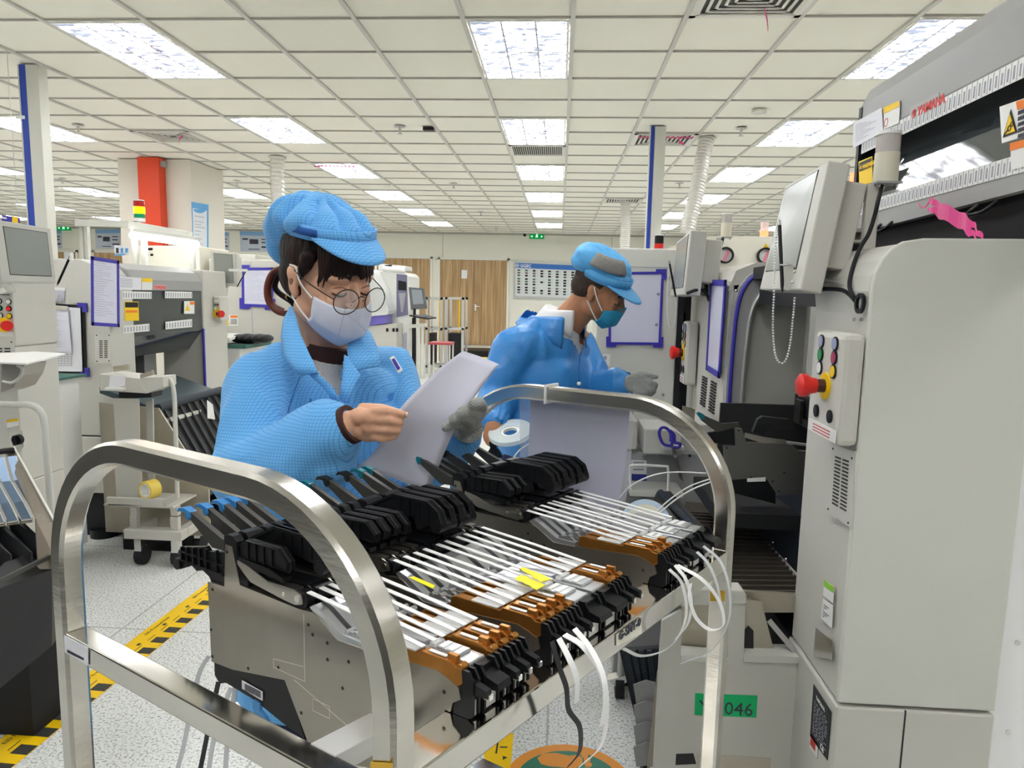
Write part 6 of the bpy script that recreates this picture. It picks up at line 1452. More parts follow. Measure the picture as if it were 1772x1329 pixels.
MB().box((pY(228, 386, YO-.01).x-.02, YO-.02, pY(228, 391, YO).z), (pY(238, 386, YO).x, YO-.005, pY(228, 383, YO).z)).build('corner_bracket', M_black, bo)
bt = beacon(242, 384, YO+.02, .040, .1, 'signal tower with red, lit amber and green segments on the booth', [(M_wplas, .03), (M_lg, .035), (M_ly, .05), (M_ro, .045)])
eq = thing('test_instrument', 'cream test instrument inside aluminium booth', 'instrument', (pY(280, 440, YO+.5).x, YO+.7, 0))
MB().box((pY(234, 440, YO+.45).x, YO+.45, 0), (pY(345, 440, YO+.45).x, YO+1.0, pY(280, 425, YO+.45).z)).build('housing', mat('cream_paint'), eq, bevel=.01)
MB().prism(yp([(249, 429), (264, 429), (264, 433), (249, 433)], YO+.447), (0, .002, 0)).build('name_label', M_black, eq)
for x in (252, 260): MB().prism(yp([(x, 439), (x+5, 439), (x+5, 443), (x, 443)], YO+.447), (0, .002, 0)).build('display', M_black, eq)
P = yp([(198, 424), (224, 426), (223, 441), (199, 443)], YO+.1); pq = thing('pictogram_sheet', 'small sheet with blue clothing pictograms hung inside the booth', 'sheet', (P[2]+P[3])/2)
MB().prism(P, (0, .003, 0)).build('sheet', M_white, pq); MB().prism(sub(P, 0, .82, .75, 1.0), (0, .001, 0)).build('blue_band', mat('poster_blue'), pq)
for k in range(3): MB().prism(sub(P, .1+.32*k, .25, .28+.32*k, .75), (0, .001, 0)).build('pictogram', mat('poster_blue') if k else M_ink, pq)
# cream machine C behind the woman
YM = 5.9
mc = thing('reflow_machine', 'long cream machine behind the woman, warning sticker on its front', 'machine', (pY(480, 520, YM).x, YM+.5, 0))
zz = pY(440, 449, YM).z
MB().box((pY(363, 520, YM).x, YM, .1), (pY(560, 520, YM).x, YM+.9, zz)).build('housing', M_cream, mc, bevel=.01)
MB().box((pY(360, 520, YM).x, YM+.05, 0), (pY(590, 520, YM).x, YM+.8, .1)).build('base', M_blk2, mc)
MB().box((pY(410, 520, YM).x, YM+.02, zz), (pY(442, 520, YM).x, YM+.4, pY(430, 440, YM).z)).build('top_unit', M_side, mc, bevel=.005)
for x in (436,): c = pY(x, 540, YM); MB().box((c.x-.003, YM-.001, .1), (c.x+.003, YM+.002, zz-.02)).build('panel_seam', M_grink, mc)
P = yp([(384, 545), (412, 545), (412, 564), (384, 564)], YM-.003); s_ = MB().prism(P, (0, .002, 0)).build('warning_sticker', M_wplas, mc)
MB().prism(sub(P, .52, .05, .97, .25, -.002), (0, .001, 0)).build('orange_band', mat('orange_print'), s_); MB().prism([onq(P, .05, .88)-Vector((0, .003, 0)), onq(P, .45, .88)-Vector((0, .003, 0)), onq(P, .25, .1)-Vector((0, .003, 0))], (0, .001, 0)).build('warning_triangle', M_yel, s_)
s = MB()
for k in range(4): s.prism(sub(P, .55, .38+.13*k, .93, .43+.13*k, -.002), (0, .001, 0))
s.build('printed_lines', M_ink, s_)
P = [pY(x, y, YM-.006) for x, y in [(418, 463), (474, 463), (472, 532), (419, 530)]]
doc_holder('document_holder', P, (0, -1, 0), 'printed sheet in blue border just left of the woman face', tabs=[(0, 0, 1, 1), (0, 1, 1, -1), (1, 1, -1, -1)], lines=21, fr=.022, glossy=False)
F = yp([(364, 434), (408, 438), (411, 496), (367, 494)], 5.1)
mo3, n3 = monitor('off-white monitor between pillar poster and the woman cap', F, .06, None, None, None, scr=(.12, .06, .14, .10))
stylus(pY(425, 470, 5.0), pY(411, 495, 5.0), 'black stylus beside monitor left of the woman')
c = pY(424, 468, 5.0); MB().box((c.x-.12, c.y-.005, c.z-.008), (c.x+.015, c.y+.012, c.z+.01)).build('stylus_clip', M_wplas, mo3)
MB().bar([pY(388, 494, 5.12), pY(384, 520, 5.2), pY(384, 570, YM-.02)], .05, .04, (0, 1, 0)).build('support_arm', M_side, mo3)
# shelf and clutter under it
sf = thing('wall_shelf', 'white keyboard shelf on brackets left of the woman', 'shelf', pY(385, 590, 5.3))
MB().prism([pY(346, 583, 5.2), pY(398, 585, 5.1), pY(421, 577, 5.4), pY(360, 574, 5.6)], (0, 0, -.02)).build('top', M_wplas, sf)
MB().bar([pY(372, 588, 5.3), pY(356, 610, 5.5), pY(356, 625, YM)], .04, .03, (0, 0, 1)).build('bracket', M_side, sf)
tb = thing('side_table', 'white side table with green mat under the shelf, left of the woman', 'table', (pY(385, 610, 5.2).x, 5.2, 0))
zt_ = pY(380, 598, 5.0).z
x0_, x1_ = pY(366, 600, 5.0).x, pY(412, 600, 5.0).x
MB().box((x0_, 5.12, zt_-.03), (x1_, 5.6, zt_)).build('top', mat('green_mat'), tb)
MB().box((x0_, 5.13, .4), (x1_-.05, 5.5, zt_-.03)).build('body', M_wplas, tb)
for x in (x0_+.03, x1_-.08):
    for y in (5.16, 5.46): MB().box((x-.015, y-.015, 0), (x+.015, y+.015, .4)).build('leg', M_alu, tb)
bk = thing('black_bag', 'crumpled black bag lying on the side table left of the woman', 'bag', (pY(405, 592, 5.2).x, 5.2, zt_))
b = MB()
for k in range(5): b.ball((x0_+.07+.05*k, 5.32, zt_+.035), .05, .12, .034+.004*(k % 2), n=14, m=8)
bk_o = b.build('bag_body', M_black, bk, smooth='all')
# ---- printer-like white machine far back
YQ = 12.6
wm = thing('white_machine', 'tall white machine with dark side window and violet band, right of the woman face', 'machine', (pY(680, 560, YQ).x, YQ+.5, 0))
def q4(pts, Y, th, nm, m, par=wm): return MB().prism(yp(pts, Y), (0, th, 0)).build(nm, m, par)
P = yp([(646, 468), (700, 471), (707, 478), (707, 640), (646, 640)], YQ); P[3].z = .05; P[4].z = .05
MB().prism(P, (0, 1.0, 0)).build('housing', mat('white_machine_paint', (.82, .82, .78), .4), wm, bevel=.02)
q4([(655, 456), (701, 460), (702, 468), (655, 468)], YQ+.1, .6, 'top_unit', M_wplas)
MB().tube(yp([(663, 465), (701, 468)], YQ), .05, 12).build('top_cylinder', M_wplas, wm, smooth=True)
q4([(666, 459), (677, 458), (677, 463), (666, 464)], YQ+.05, .05, 'vent', M_black)
w1 = q4([(686, 474), (704, 476), (706, 545), (686, 549)], YQ-.01, .02, 'side_window', mat('dusky_window', (.20, .20, .30), .15))
q4([(689, 485), (703, 488), (703, 503), (689, 502)], YQ-.015, .01, 'inner_mechanism', M_blk2, w1); q4([(690, 507), (702, 507), (697, 540), (694, 540)], YQ-.015, .01, 'inner_chute', M_grink, w1)
pts = yp([(600, 462), (640, 465), (660, 500), (672, 538), (670, 545), (600, 552)], YQ-.6)
MB().prism(pts, (0, .6, 0)).build('curved_cover', mat('pale_cover', (.66, .68, .66), .2, coat=.5), wm, bevel=.02)
q4([(600, 545), (667, 541), (667, 560), (600, 568)], YQ-.55, .5, 'violet_band', mat('violet_band', (.16, .13, .50), .35))
P = yp([(600, 566), (686, 560), (688, 640), (600, 640)], YQ-.5); P[2].z = .05; P[3].z = .05
MB().prism(P, (0, .49, 0)).build('lower_cabinet', M_cream, wm, bevel=.01)
for x in (668, 679, 685): q4([(x, 568), (x+4, 568), (x+4, 574), (x, 574)], YQ-.51, .02, 'latch', M_black)
l_ = q4([(691, 580), (704, 575), (704, 608), (692, 613)], YQ-.02, .01, 'document_pocket', mat('pocket_lilac', (.48, .48, .60), .3))
MB().box((P[2].x-1.0, YQ-.4, 0), (P[2].x-.1, YQ+.3, .06)).build('base', M_blk2, wm)
beacon(650, 440, YQ+.3, .045, .1, 'small lit signal tower behind the woman visor', [(M_bl_, .08), (M_ly, .06), (M_ro, .07)], pole=.36)
# terminal stand
YR = 11.8
ts = thing('terminal_stand', 'grey screen and keyboard on stand beside far white machine', 'computer', (pY(722, 600, YR).x, YR, 0))
def qq(pts, Y, th, nm, m, par): return MB().prism(yp(pts, Y), (0, th, 0)).build(nm, m, par)
sc_ = qq([(707, 497), (733, 499), (739, 534), (711, 536)], YR, .05, 'screen_housing', mat('screen_grey', (.14, .15, .16), .4), ts)
qq([(712, 501), (729, 502), (733, 526), (715, 527)], YR-.01, .01, 'screen', mat('screen_pale', (.30, .33, .36), .3), sc_)
MB().prism([pY(708, 545, YR-.1), pY(738, 551, YR-.3), pY(755, 549, YR-.1), pY(735, 544, YR+.1)], (0, 0, -.02)).build('keyboard_tray', M_black, ts)
q = pY(716, 550, YR); MB().box((q.x-.03, YR, 0), (q.x+.03, YR+.06, q.z)).build('post', M_black, ts); MB().box((q.x-.01, YR, q.z), (q.x+.03, YR+.04, pY(720, 534, YR).z)).build('neck', M_black, ts)
for x, nm in ((727, 'leg'), (733, 'leg')): q = pY(x, 562, YR); MB().box((q.x-.02, YR-.1, 0), (q.x+.02, YR-.06, q.z)).build(nm, M_side, ts)
qq([(708, 562), (734, 560), (734, 566), (708, 568)], YR-.1, .3, 'cross_member', M_side, ts)
# racks
for i, (xa, xb, Yk, lb) in enumerate(((736, 765, 12.4, 'aluminium rack frame nearer to the far white machine'), (770, 802, 12.4, 'aluminium rack frame in front of the wooden doors'))):
    rk = thing('rack_frame', lb, 'rack', (pY((xa+xb)/2, 600, Yk).x, Yk+.2, 0), 'aluminium racks in front of the doors')
    A_, B_ = pY(xa, 600, Yk).x, pY(xb, 600, Yk).x; zt_ = pY(xa, 514, Yk).z; zm = pY(xa, 567, Yk).z
    for x in (A_, B_-.04):
        for y in (Yk, Yk+.5): MB().box((x, y, 0), (x+.04, y+.04, zt_)).build('upright', M_alu, rk)
    for z in (zt_, zm, .15):
        for y in (Yk, Yk+.5): MB().box((A_, y, z-.04), (B_, y+.04, z)).build('rail', M_alu, rk)
    if i == 1: MB().box((A_+.05, Yk+.05, .17), (B_-.06, Yk+.4, zm-.1)).build('dark_panel', M_blk2, rk)
    else: MB().box((A_+.05, Yk+.1, .17), (A_+.14, Yk+.4, zm-.1)).build('dark_panel', M_gap, rk)
    MB().box((A_+.2 if B_-A_ > .3 else A_+.1, Yk+.25, .2), (A_+.22 if B_-A_ > .3 else A_+.12, Yk+.28, zt_)).build('yellow_strip', M_yel, rk)
# stool
YU = 9.9
st = thing('stool', 'tall metal stool with red-edged seat in front of the racks', 'stool', (pY(763, 640, YU).x, YU, 0))
A_, B_ = pY(744, 600, YU).x, pY(783, 600, YU).x; zt_ = pY(763, 592, YU).z
MB().box((A_, YU-.15, zt_-.03), (B_, YU+.2, zt_)).build('seat', mat('stool_red', (.42, .06, .07), .5), st, bevel=.005)
for x in (A_+.01, B_-.03):
    for y in (YU-.14, YU+.17): MB().box((x, y, 0), (x+.02, y+.02, zt_-.03)).build('leg', M_side, st)
MB().box((A_+.01, YU-.14, .25), (B_-.01, YU-.12, .27)).build('footrest', M_side, st)
for x in (A_+.0, B_-.04): MB().box((x, YU-.16, 0), (x+.05, YU-.10, .03)).build('rubber_foot', M_red, st)
# black pallet box
c = pY(828, 612, 16.2); tag(MB().box((c.x-.42, 16.0, .0), (c.x+.25, 16.9, .14)).build('pallet_box', M_black), 'low black crate on floor in front of the wooden doors', 'crate')
# ---------------------------------------------------------------- floor tape and floor sign
M_ft = mat('yellow_floor_tape', (.95, .60, .0), .5); M_fb = mat('black_tape_block', (.035, .035, .03), .6)
def ftape(P0, P1, w_, lb, blocks=True, dr=1, label2=None):
    P0, P1 = Vector(P0), Vector(P1); d = (P1-P0); L_ = d.length; d.normalize(); n = Vector((-d.y, d.x, 0))
    t = thing('floor_tape', lb, 'floor tape', (P0+P1)/2)
    MB().pbox(P0-n*w_/2, d*L_, n*w_, (0, 0, .0015)).build('tape', M_ft, t)
    if blocks:
        k = 0; s = MB(); s2 = MB(); u = .02
        while u < L_-.05:
            s.pbox(P0+d*u-n*w_*.49+Vector((0, 0, .0015)), d*.045, n*w_*.40, (0, 0, .0006)); 
            for j in range(1): s2.pbox(P0+d*(u+.012)+n*w_*.02+Vector((0, 0, .0015)), d*.05, n*.003, (0, 0, .0006))
            if k % 2: s2.pbox(P0+d*(u+.055)+n*w_*.10+Vector((0, 0, .0015)), d*.018, n*.012, (0, 0, .0006))
            u += .088; k += 1
        s.build('black_blocks', M_fb, t); s2.build('dashes', M_fb, t)
        rr_ = d if dr > 0 else -d
        for j in range(int(L_/.36)):
            o = P0+d*(.05+.36*j)+n*w_*.26+Vector((0, 0, .0018))
            text_mb('ESD Protected Area', o, d, n, .020, th=.0003).build('lettering', M_fb, t)
    return t
a0 = pZ(0, 1312, 0); a1 = pZ(358, 1030, 0); d = (a1-a0).normalized()
wT = abs((pZ(100, 1212, 0)-pZ(100, 1272, 0)).dot(Vector((-d.y, d.x, 0))))
ftape(a0-d*.35, a1+d*.85, wT, 'yellow ESD floor tape with black blocks running under the cart')
b0 = pZ(862, 1262, 0); b1 = pZ(862, 1345, 0); e = pZ(888, 1300, 0); t = thing('floor_tape', 'short piece of yellow tape with arrows beside round floor sign', 'floor tape', b1)
MB().add([pZ(x, y, 0) for x, y in ((834, 1292), (868, 1262), (889, 1270), (880, 1360), (850, 1360))]+[pZ(x, y, 0)+Vector((0, 0, .0012)) for x, y in ((834, 1292), (868, 1262), (889, 1270), (880, 1360), (850, 1360))], [(0, 1, 2, 3, 4), (9, 8, 7, 6, 5)]+[(i, 5+i, 5+(i+1) % 5, (i+1) % 5) for i in range(5)]).build('tape', M_ft, t)
s = MB()
for pts in (((865, 1292), (878, 1292), (878, 1294), (865, 1294)), ((860, 1284), (863, 1284), (860, 1304), (857, 1304)), ((870, 1308), (878, 1311), (870, 1315))): s.prism([pZ(x, y, .0012) for x, y in pts], (0, 0, .0006))
s.build('arrow_marks', M_fb, t)
c = pZ(985, 1362, 0); ro = (pZ(1100, 1362, 0)-c).length
fs = thing('floor_sign', 'round green floor sticker with orange ring and footprint', 'floor sign', c)
MB().cyl(c, c+Vector((0, 0, .001)), ro, 64).build('orange_disc', mat('floor_orange', (.85, .33, .04), .5), fs)
MB().cyl(c+Vector((0, 0, .001)), c+Vector((0, 0, .0018)), ro*.83, 64).build('green_disc', mat('floor_green', (.04, .22, .14), .5), fs)
fp = MB(); N_ = 26; sole = []
cA = [(930, 1312), (940, 1304), (962, 1303), (985, 1308), (1000, 1306), (1008, 1312), (1008, 1322), (995, 1330), (975, 1328), (950, 1326), (936, 1322)]
fp.prism([pZ(x, y, .0018) for x, y in cA], (0, 0, .0006))
for x, y, r in ((1005, 1303, .010), (1012, 1308, .011), (1016, 1315, .011), (1018, 1323, .012), (1016, 1334, .015)): q = pZ(x, y, .0018); fp.cyl(q, q+Vector((0, 0, .0006)), r, 14)
fp.build('footprint', mat('floor_orange'), fs)
tag(MB().prism([pZ(x, y, 0) for x, y in ((828, 624), (848, 606), (854, 606), (836, 625))], (0, 0, .001)).build('floor_line', M_ft), 'thin yellow floor line left of the man near the crate', 'floor line')
# ================================================================ PEOPLE
from mathutils import noise as mnoise
def remeshed(mb, vox, smooth_it=6, post=None):
    """fuse overlapping volumes into one continuous skin, then return plain mesh data as an MB"""
    me = bpy.data.meshes.new('tmp'); me.from_pydata([tuple(p) for p in mb.v], [], mb.f); me.update()
    bm = bmesh.new(); bm.from_mesh(me); bmesh.ops.recalc_face_normals(bm, faces=bm.faces); bm.to_mesh(me); bm.free()
    ob = bpy.data.objects.new('tmp', me); COL.objects.link(ob)
    r = ob.modifiers.new('r', 'REMESH'); r.mode = 'VOXEL'; r.voxel_size = vox; r.adaptivity = 0
    s = ob.modifiers.new('s', 'SMOOTH'); s.factor = .5; s.iterations = smooth_it
    dg = bpy.context.evaluated_depsgraph_get(); dg.update(); m2 = bpy.data.meshes.new_from_object(ob.evaluated_get(dg))
    n = len(m2.vertices); co = np.empty(n*3); m2.vertices.foreach_get('co', co); co = co.reshape(-1, 3)
    no = np.array([v.normal[:] for v in m2.vertices]) if post else None
    F = [tuple(p.vertices) for p in m2.polygons]
    bpy.data.objects.remove(ob); bpy.data.meshes.remove(me); bpy.data.meshes.remove(m2)
    if post: co = post(co, no)
    out = MB(); out.v = [Vector(c) for c in co]; out.f = F
    # keep the largest connected piece only
    par = list(range(n))
    def fnd(a):
        while par[a] != a: par[a] = par[par[a]]; a = par[a]
        return a
    for f in F:
        a = fnd(f[0])
        for q in f[1:]:
            b = fnd(q)
            if a != b: par[b] = a
    cnt = {}
    for i in range(n): r_ = fnd(i); cnt[r_] = cnt.get(r_, 0)+1
    big = max(cnt, key=cnt.get)
    keep = [fnd(i) == big for i in range(n)]
    if not all(keep):
        idx = {}; V = []
        for i in range(n):
            if keep[i]: idx[i] = len(V); V.append(out.v[i])
        out.v, out.f = V, [tuple(idx[q] for q in f) for f in F if keep[f[0]]]
    return out
def cap(mb, a, b, ra, rb, n=14):
    a, b = Vector(a), Vector(b); mb.ball(a, ra, n=n, m=8); mb.ball(b, rb, n=n, m=8); mb.cone(a, b, ra, rb, n)
def chain_(mb, pts, radii, n=14):
    for i in range(len(pts)-1): cap(mb, pts[i], pts[i+1], radii[i], radii[i+1], n)
def drop_faces(mb, test):
    """cut an opening: remove faces whose centre passes test"""
    F = [f for f in mb.f if not test(sum((mb.v[i] for i in f), Vector())/len(f))]
    used = sorted(set(i for f in F for i in f)); idx = {o: k for k, o in enumerate(used)}
    mb.v = [mb.v[i] for i in used]; mb.f = [tuple(idx[i] for i in f) for f in F]; return mb
def inpoly(x, y, P):
    c = False; n = len(P)
    for i in range(n):
        x1, y1 = P[i]; x2, y2 = P[(i+1) % n]
        if (y1 > y) != (y2 > y) and x < (x2-x1)*(y-y1)/(y2-y1)+x1: c = not c
    return c
def topx(p):
    d = Vector(p)-C0; z = d.dot(FWD); return 886+FPX*d.dot(RGT)/z, 664.5-FPX*d.dot(UPV)/z
def skinmat(name, col):
    m = mat(name, col, .5, noise=.06, nscale=14, spec=.35); b = m.node_tree.nodes['Principled BSDF']
    b.inputs['Subsurface Weight'].default_value = .12; b.inputs['Subsurface Radius'].default_value = (.012, .005, .003); b.inputs['Subsurface Scale'].default_value = .5; return m
M_skinW = skinmat('skin_light', (.74, .42, .275)); M_skinM = skinmat('skin_tan', (.46, .215, .115))
M_hair = mat('dark_brown_hair', (.020, .009, .007), .55, spec=.25, noise=.5, nscale=60, stretch=(1, 1, .15), bump=.5, bscale=120)
M_hair2 = mat('reddish_hair', (.16, .035, .018), .4)
def clothmat(name, base, line, step, rot, wl=.16, rough=.75):
    m = mat(name, base, rough, spec=.3, bump=.8, bscale=14); nt, N, Lk, b = nodes_of(m)
    b.inputs['Sheen Weight'].default_value = .15
    tc = N.new('ShaderNodeTexCoord'); mp = N.new('ShaderNodeMapping'); mp.inputs['Rotation'].default_value = rot
    Lk.new(tc.outputs['Object'], mp.inputs[0]); sx = N.new('ShaderNodeSeparateXYZ'); Lk.new(mp.outputs[0], sx.inputs[0])
    outs = []
    for ax in ('X', 'Z'):
        d = N.new('ShaderNodeMath'); d.operation = 'DIVIDE'; d.inputs[1].default_value = step; Lk.new(sx.outputs[ax], d.inputs[0])
        f = N.new('ShaderNodeMath'); f.operation = 'FRACT'; Lk.new(d.outputs[0], f.inputs[0])
        l = N.new('ShaderNodeMath'); l.operation = 'LESS_THAN'; l.inputs[1].default_value = wl; Lk.new(f.outputs[0], l.inputs[0]); outs.append(l)
    mxx = N.new('ShaderNodeMath'); mxx.operation = 'MAXIMUM'; Lk.new(outs[0].outputs[0], mxx.inputs[0]); Lk.new(outs[1].outputs[0], mxx.inputs[1])
    mc_ = N.new('ShaderNodeMix'); mc_.data_type = 'RGBA'; mc_.inputs[6].default_value = (*base, 1); mc_.inputs[7].default_value = (*line, 1)
    Lk.new(mxx.outputs[0], mc_.inputs[0]); Lk.new(mc_.outputs[2], b.inputs['Base Color']); return m
M_coat = clothmat('checked_blue_cloth', (.16, .47, .86), (.055, .27, .66), .0052, (0, 0, math.radians(20)), wl=.13)
M_coatM = mat('satin_blue_cloth', (.045, .27, .68), .36, spec=.6, bump=1, bscale=11)
M_capM = mat('cap_blue_cloth', (.10, .42, .80), .6, bump=.5, bscale=30)
M_dkblue = mat('dark_blue_band', (.015, .09, .34), .7)
M_sweat = mat('white_knit', (.76, .73, .68), .9, bump=.6, bscale=180, stretch=(3, 3, .4))
M_brownc = mat('brown_cuff', (.055, .018, .012), .8)
M_maskw = mat('white_mask', (.74, .75, .84), .7, noise=.03, nscale=40)
M_maskb = mat('blue_mask', (.03, .34, .58), .7)
M_glove = mat('grey_knit_glove', (.46, .475, .45), .9, bump=.8, bscale=350)
M_trou = mat('navy_trousers', (.02, .03, .08), .8); M_shoe = mat('white_shoe', (.5, .5, .5), .5)
def folds(amp, sc, dirv, seed=0):
    dv = Vector(dirv).normalized()
    def post(co, no):
        out = co.copy()
        for i in range(len(co)):
            p = Vector(co[i]); q = p*sc; al = q.dot(dv); q = q-dv*al*.65+Vector((seed, seed*2, 0))
            n1 = mnoise.noise(q); n2 = mnoise.noise(q*2.3+Vector((7, 1, 3)))
            h = (1-abs(n1)*2.6)*.6+n2*.4
            out[i] = co[i]+no[i]*amp*h
        return out
    return post
class Head:
    def __init__(s, c, yaw, pitch, roll=0, k=1.0):
        F = Vector((math.sin(yaw), -math.cos(yaw), 0)); z = Vector((0, 0, 1)); R = F.cross(z)   # R: the person's right
        F2 = F*math.cos(pitch)-z*math.sin(pitch); U2 = z*math.cos(pitch)+F*math.sin(pitch)
        R2 = R*math.cos(roll)+U2*math.sin(roll); U3 = U2*math.cos(roll)-R*math.sin(roll)
        s.c = Vector(c); s.M = Matrix((R2, F2, U3)).transposed(); s.k = k
    def __call__(s, r, f, u): return s.c+s.M @ (Vector((r, f, u))*s.k)
    def ball(s, mb, r, f, u, a, b, c, n=16, m=10): 
        k = s.k; mb.ball(s(r, f, u), a*k, b*k, c*k, n=n, m=m, R=s.M); return mb
def head_blobs(mb, H, male=False):
    H.ball(mb, 0, -.018, .035, .074, .092, .082, 24, 14); H.ball(mb, 0, .022, -.020, .064, .068, .078, 24, 14)
    H.ball(mb, 0, .030, -.070, .046, .050, .040); H.ball(mb, 0, .055, -.092, .024, .024, .018)
    for q in (-1, 1):
        H.ball(mb, q*.034, .055, -.038, .026, .030, .028); H.ball(mb, q*.030, .074, .018, .024, .014, .010)
        H.ball(mb, q*.031, .075, -.006, .016, .013, .010); H.ball(mb, q*.050, .0, -.062, .018, .035, .026)
        H.ball(mb, q*.0765, -.006, -.004, .007, .017, .029); H.ball(mb, q*.079, -.010, .010, .008, .014, .016); H.ball(mb, q*.0755, .0, -.027, .007, .009, .012)
    cap(mb, H(0, .082, .008), H(0, .102, -.030), .0075*H.k, .0115*H.k); H.ball(mb, -.010, .094, -.034, .009, .010, .008); H.ball(mb, .010, .094, -.034, .009, .010, .008)
    H.ball(mb, 0, .084, -.062, .024, .014, .014)
def hand_finger(mb, pts, r0, r1):
    n = len(pts); rr_ = [r0+(r1-r0)*i/(n-1) for i in range(n)]
    chain_(mb, pts, rr_, 12)
# ---------------------------------------------------------------- the woman
wo = thing('person', 'woman in light blue checked coat and puffy cap, white mask and round glasses, reading sheets', 'person', (-.50, 1.44, 0))
T = Vector((-.47, 1.42, 0)); Fw = Vector((.82, -.57, 0)); Bw = Vector((.57, .82, 0))
def tw(f, b, z): return T+Fw*f+Bw*b+Vector((0, 0, z))
RT = Matrix((Bw, Fw, Vector((0, 0, 1)))).transposed()   # x: shoulder axis, y: facing
H = Head((-.448, 1.352, 1.456), math.radians(53), math.radians(14), math.radians(-4), .95)
# arm joints
shR, elR, wrR = tw(-.005, -.155, 1.246), pY(436, 812, 1.17), pY(598, 738, 1.14)
shL, elL, wrL = tw(.0, .155, 1.246), pY(742, 792, 1.44), pY(808, 744, 1.30)
body = MB(); head_blobs(body, H)
cap(body, H(0, -.030, -.05), tw(-.01, 0, 1.27), .047, .055); body.ball(tw(-.01, 0, 1.22), .155, .085, .09, n=24, m=14, R=RT)
body.ball(tw(0, 0, 1.06), .14, .10, .20, n=24, m=14, R=RT); body.ball(tw(0, 0, .86), .15, .11, .14, n=24, m=14, R=RT)
for sh_, el_, wr_ in ((shR, elR, wrR), (shL, elL, wrL)): chain_(body, [sh_, el_, wr_], [.046, .036, .025])
for q in (-1, 1): chain_(body, [tw(0, q*.085, .82), tw(.0, q*.09, .46), tw(-.05, q*.09, .08)], [.08, .055, .04]); cap(body, tw(-.05, q*.09, .045), tw(.07, q*.095, .035), .04, .032)
# right hand (bare): palm and fingers pinching the sheet
Yh = 1.135
def hp(x, y, dy=0): return pY(x, y, Yh+dy)
px_ = Yh/FPX
body.cone(wrR, hp(612, 737), .026, .027, 16)
for (x, y, r, dy) in ((622, 722, 21, 0), (622, 745, 21, .004), (640, 722, 19, -.004), (640, 738, 20, 0), (637, 752, 17, .006)): body.ball(hp(x, y, dy), r*px_*.95, r*px_*.8, r*px_*.85, n=16, m=10)
hand_finger(body, [hp(645, 712, -.004), hp(672, 711, -.012), hp(687, 714, -.008), hp(700, 718, .0)], .0085, .0060)
hand_finger(body, [hp(648, 726, -.006), hp(676, 727, -.014), hp(690, 731, -.004), hp(693, 733, .004)], .0086, .0062)
hand_finger(body, [hp(647, 742, -.004), hp(672, 744, -.012), hp(687, 745, -.004), hp(690, 745, .004)], .0082, .0060)
hand_finger(body, [hp(642, 756, .0), hp(662, 759, -.006), hp(678, 757, -.002), hp(685, 754, .004)], .0074, .0055)
hand_finger(body, [hp(628, 708, .018), hp(660, 708, .028), hp(690, 716, .022)], .0110, .0085)   # thumb behind the sheet
bo_ = remeshed(body, .0031, 2).build('body', M_skinW, wo, smooth='all')
nl = MB(); nl.ball(hp(703, 717, -.004), .0035, .003, .0045, n=10, m=6); nl.build('fingernail', mat('nail', (.85, .60, .50), .2), bo_, smooth='all')
# facial features
f_ = MB()
for q in (-1, 1):
    P = [H(q*.016, .0905, .020), H(q*.028, .0905, .0265), H(q*.044, .079, .024)]; MB().tube(curve(P, 4), .0021, 6).build('eyebrow', M_hair, bo_)
    P = [H(q*.017, .0865, -.010), H(q*.024, .0885, -.0135), H(q*.033, .087, -.0145), H(q*.044, .0785, -.010)]; MB().tube(curve(P, 4), .0016, 6).build('eyelashes', M_hair, bo_)
    P = [H(q*.018, .0875, -.001), H(q*.031, .0885, .004), H(q*.044, .079, .0)]; MB().tube(curve(P, 4), .0008, 6).build('eyelid_crease', mat('skin_fold', (.30, .13, .08), .6), bo_)
MB().ball(H(.0815, -.006, -.002), .003*1, .008, .012, n=10, m=6, R=H.M).build('ear_hollow', mat('skin_fold'), bo_, smooth='all')
# hair
hb_ = MB(); H.ball(hb_, 0, -.030, .045, .081, .092, .080, 24, 14); H.ball(hb_, 0, -.055, -.005, .074, .062, .066, 20, 12); H.ball(hb_, 0, -.085, -.035, .040, .035, .035)
for q in (-1, 1): chain_(hb_, [H(q*.072, .030, .050), H(q*.076, .022, .022), H(q*.075, .018, .006)], [.014, .010, .004])
hair = remeshed(hb_, .005, 3)
hair = hair.build('hair', M_hair, wo, smooth='all')
rr = random.Random(4)
for i in range(30):
    a = -1.05+2.1*i/29; r0 = .070*math.sin(a); f0 = .012+.074*math.cos(a)
    L_ = .046+rr.uniform(-.008, .012)-(.010 if abs(a) < .35 else 0)+(.012 if abs(a) > .8 else 0)
    sl = rr.uniform(-.006, .006)
    P = [H(r0*.93, f0*.94, .096), H(r0*1.0, f0+.005, .058), H(r0*1.02+sl*.5, f0+.010-abs(a)*.001, .030), H(r0*1.03+sl, f0+.009-.004*abs(a), .074-L_-.010)]
    C_ = curve(P, 4); t = (C_[0]-C_[-1]).length; wd = .0045+rr.uniform(0, .002)
    sd = (H.M @ Vector((math.cos(a), -math.sin(a), 0))).normalized(); n_ = len(C_)
    MB().sheet([[p-sd*wd*(1-(j/(n_-1))**2*.85), p+sd*wd*(1-(j/(n_-1))**2*.85)] for j, p in enumerate(C_)], .0014).build('fringe_strand', M_hair, hair, smooth='all')
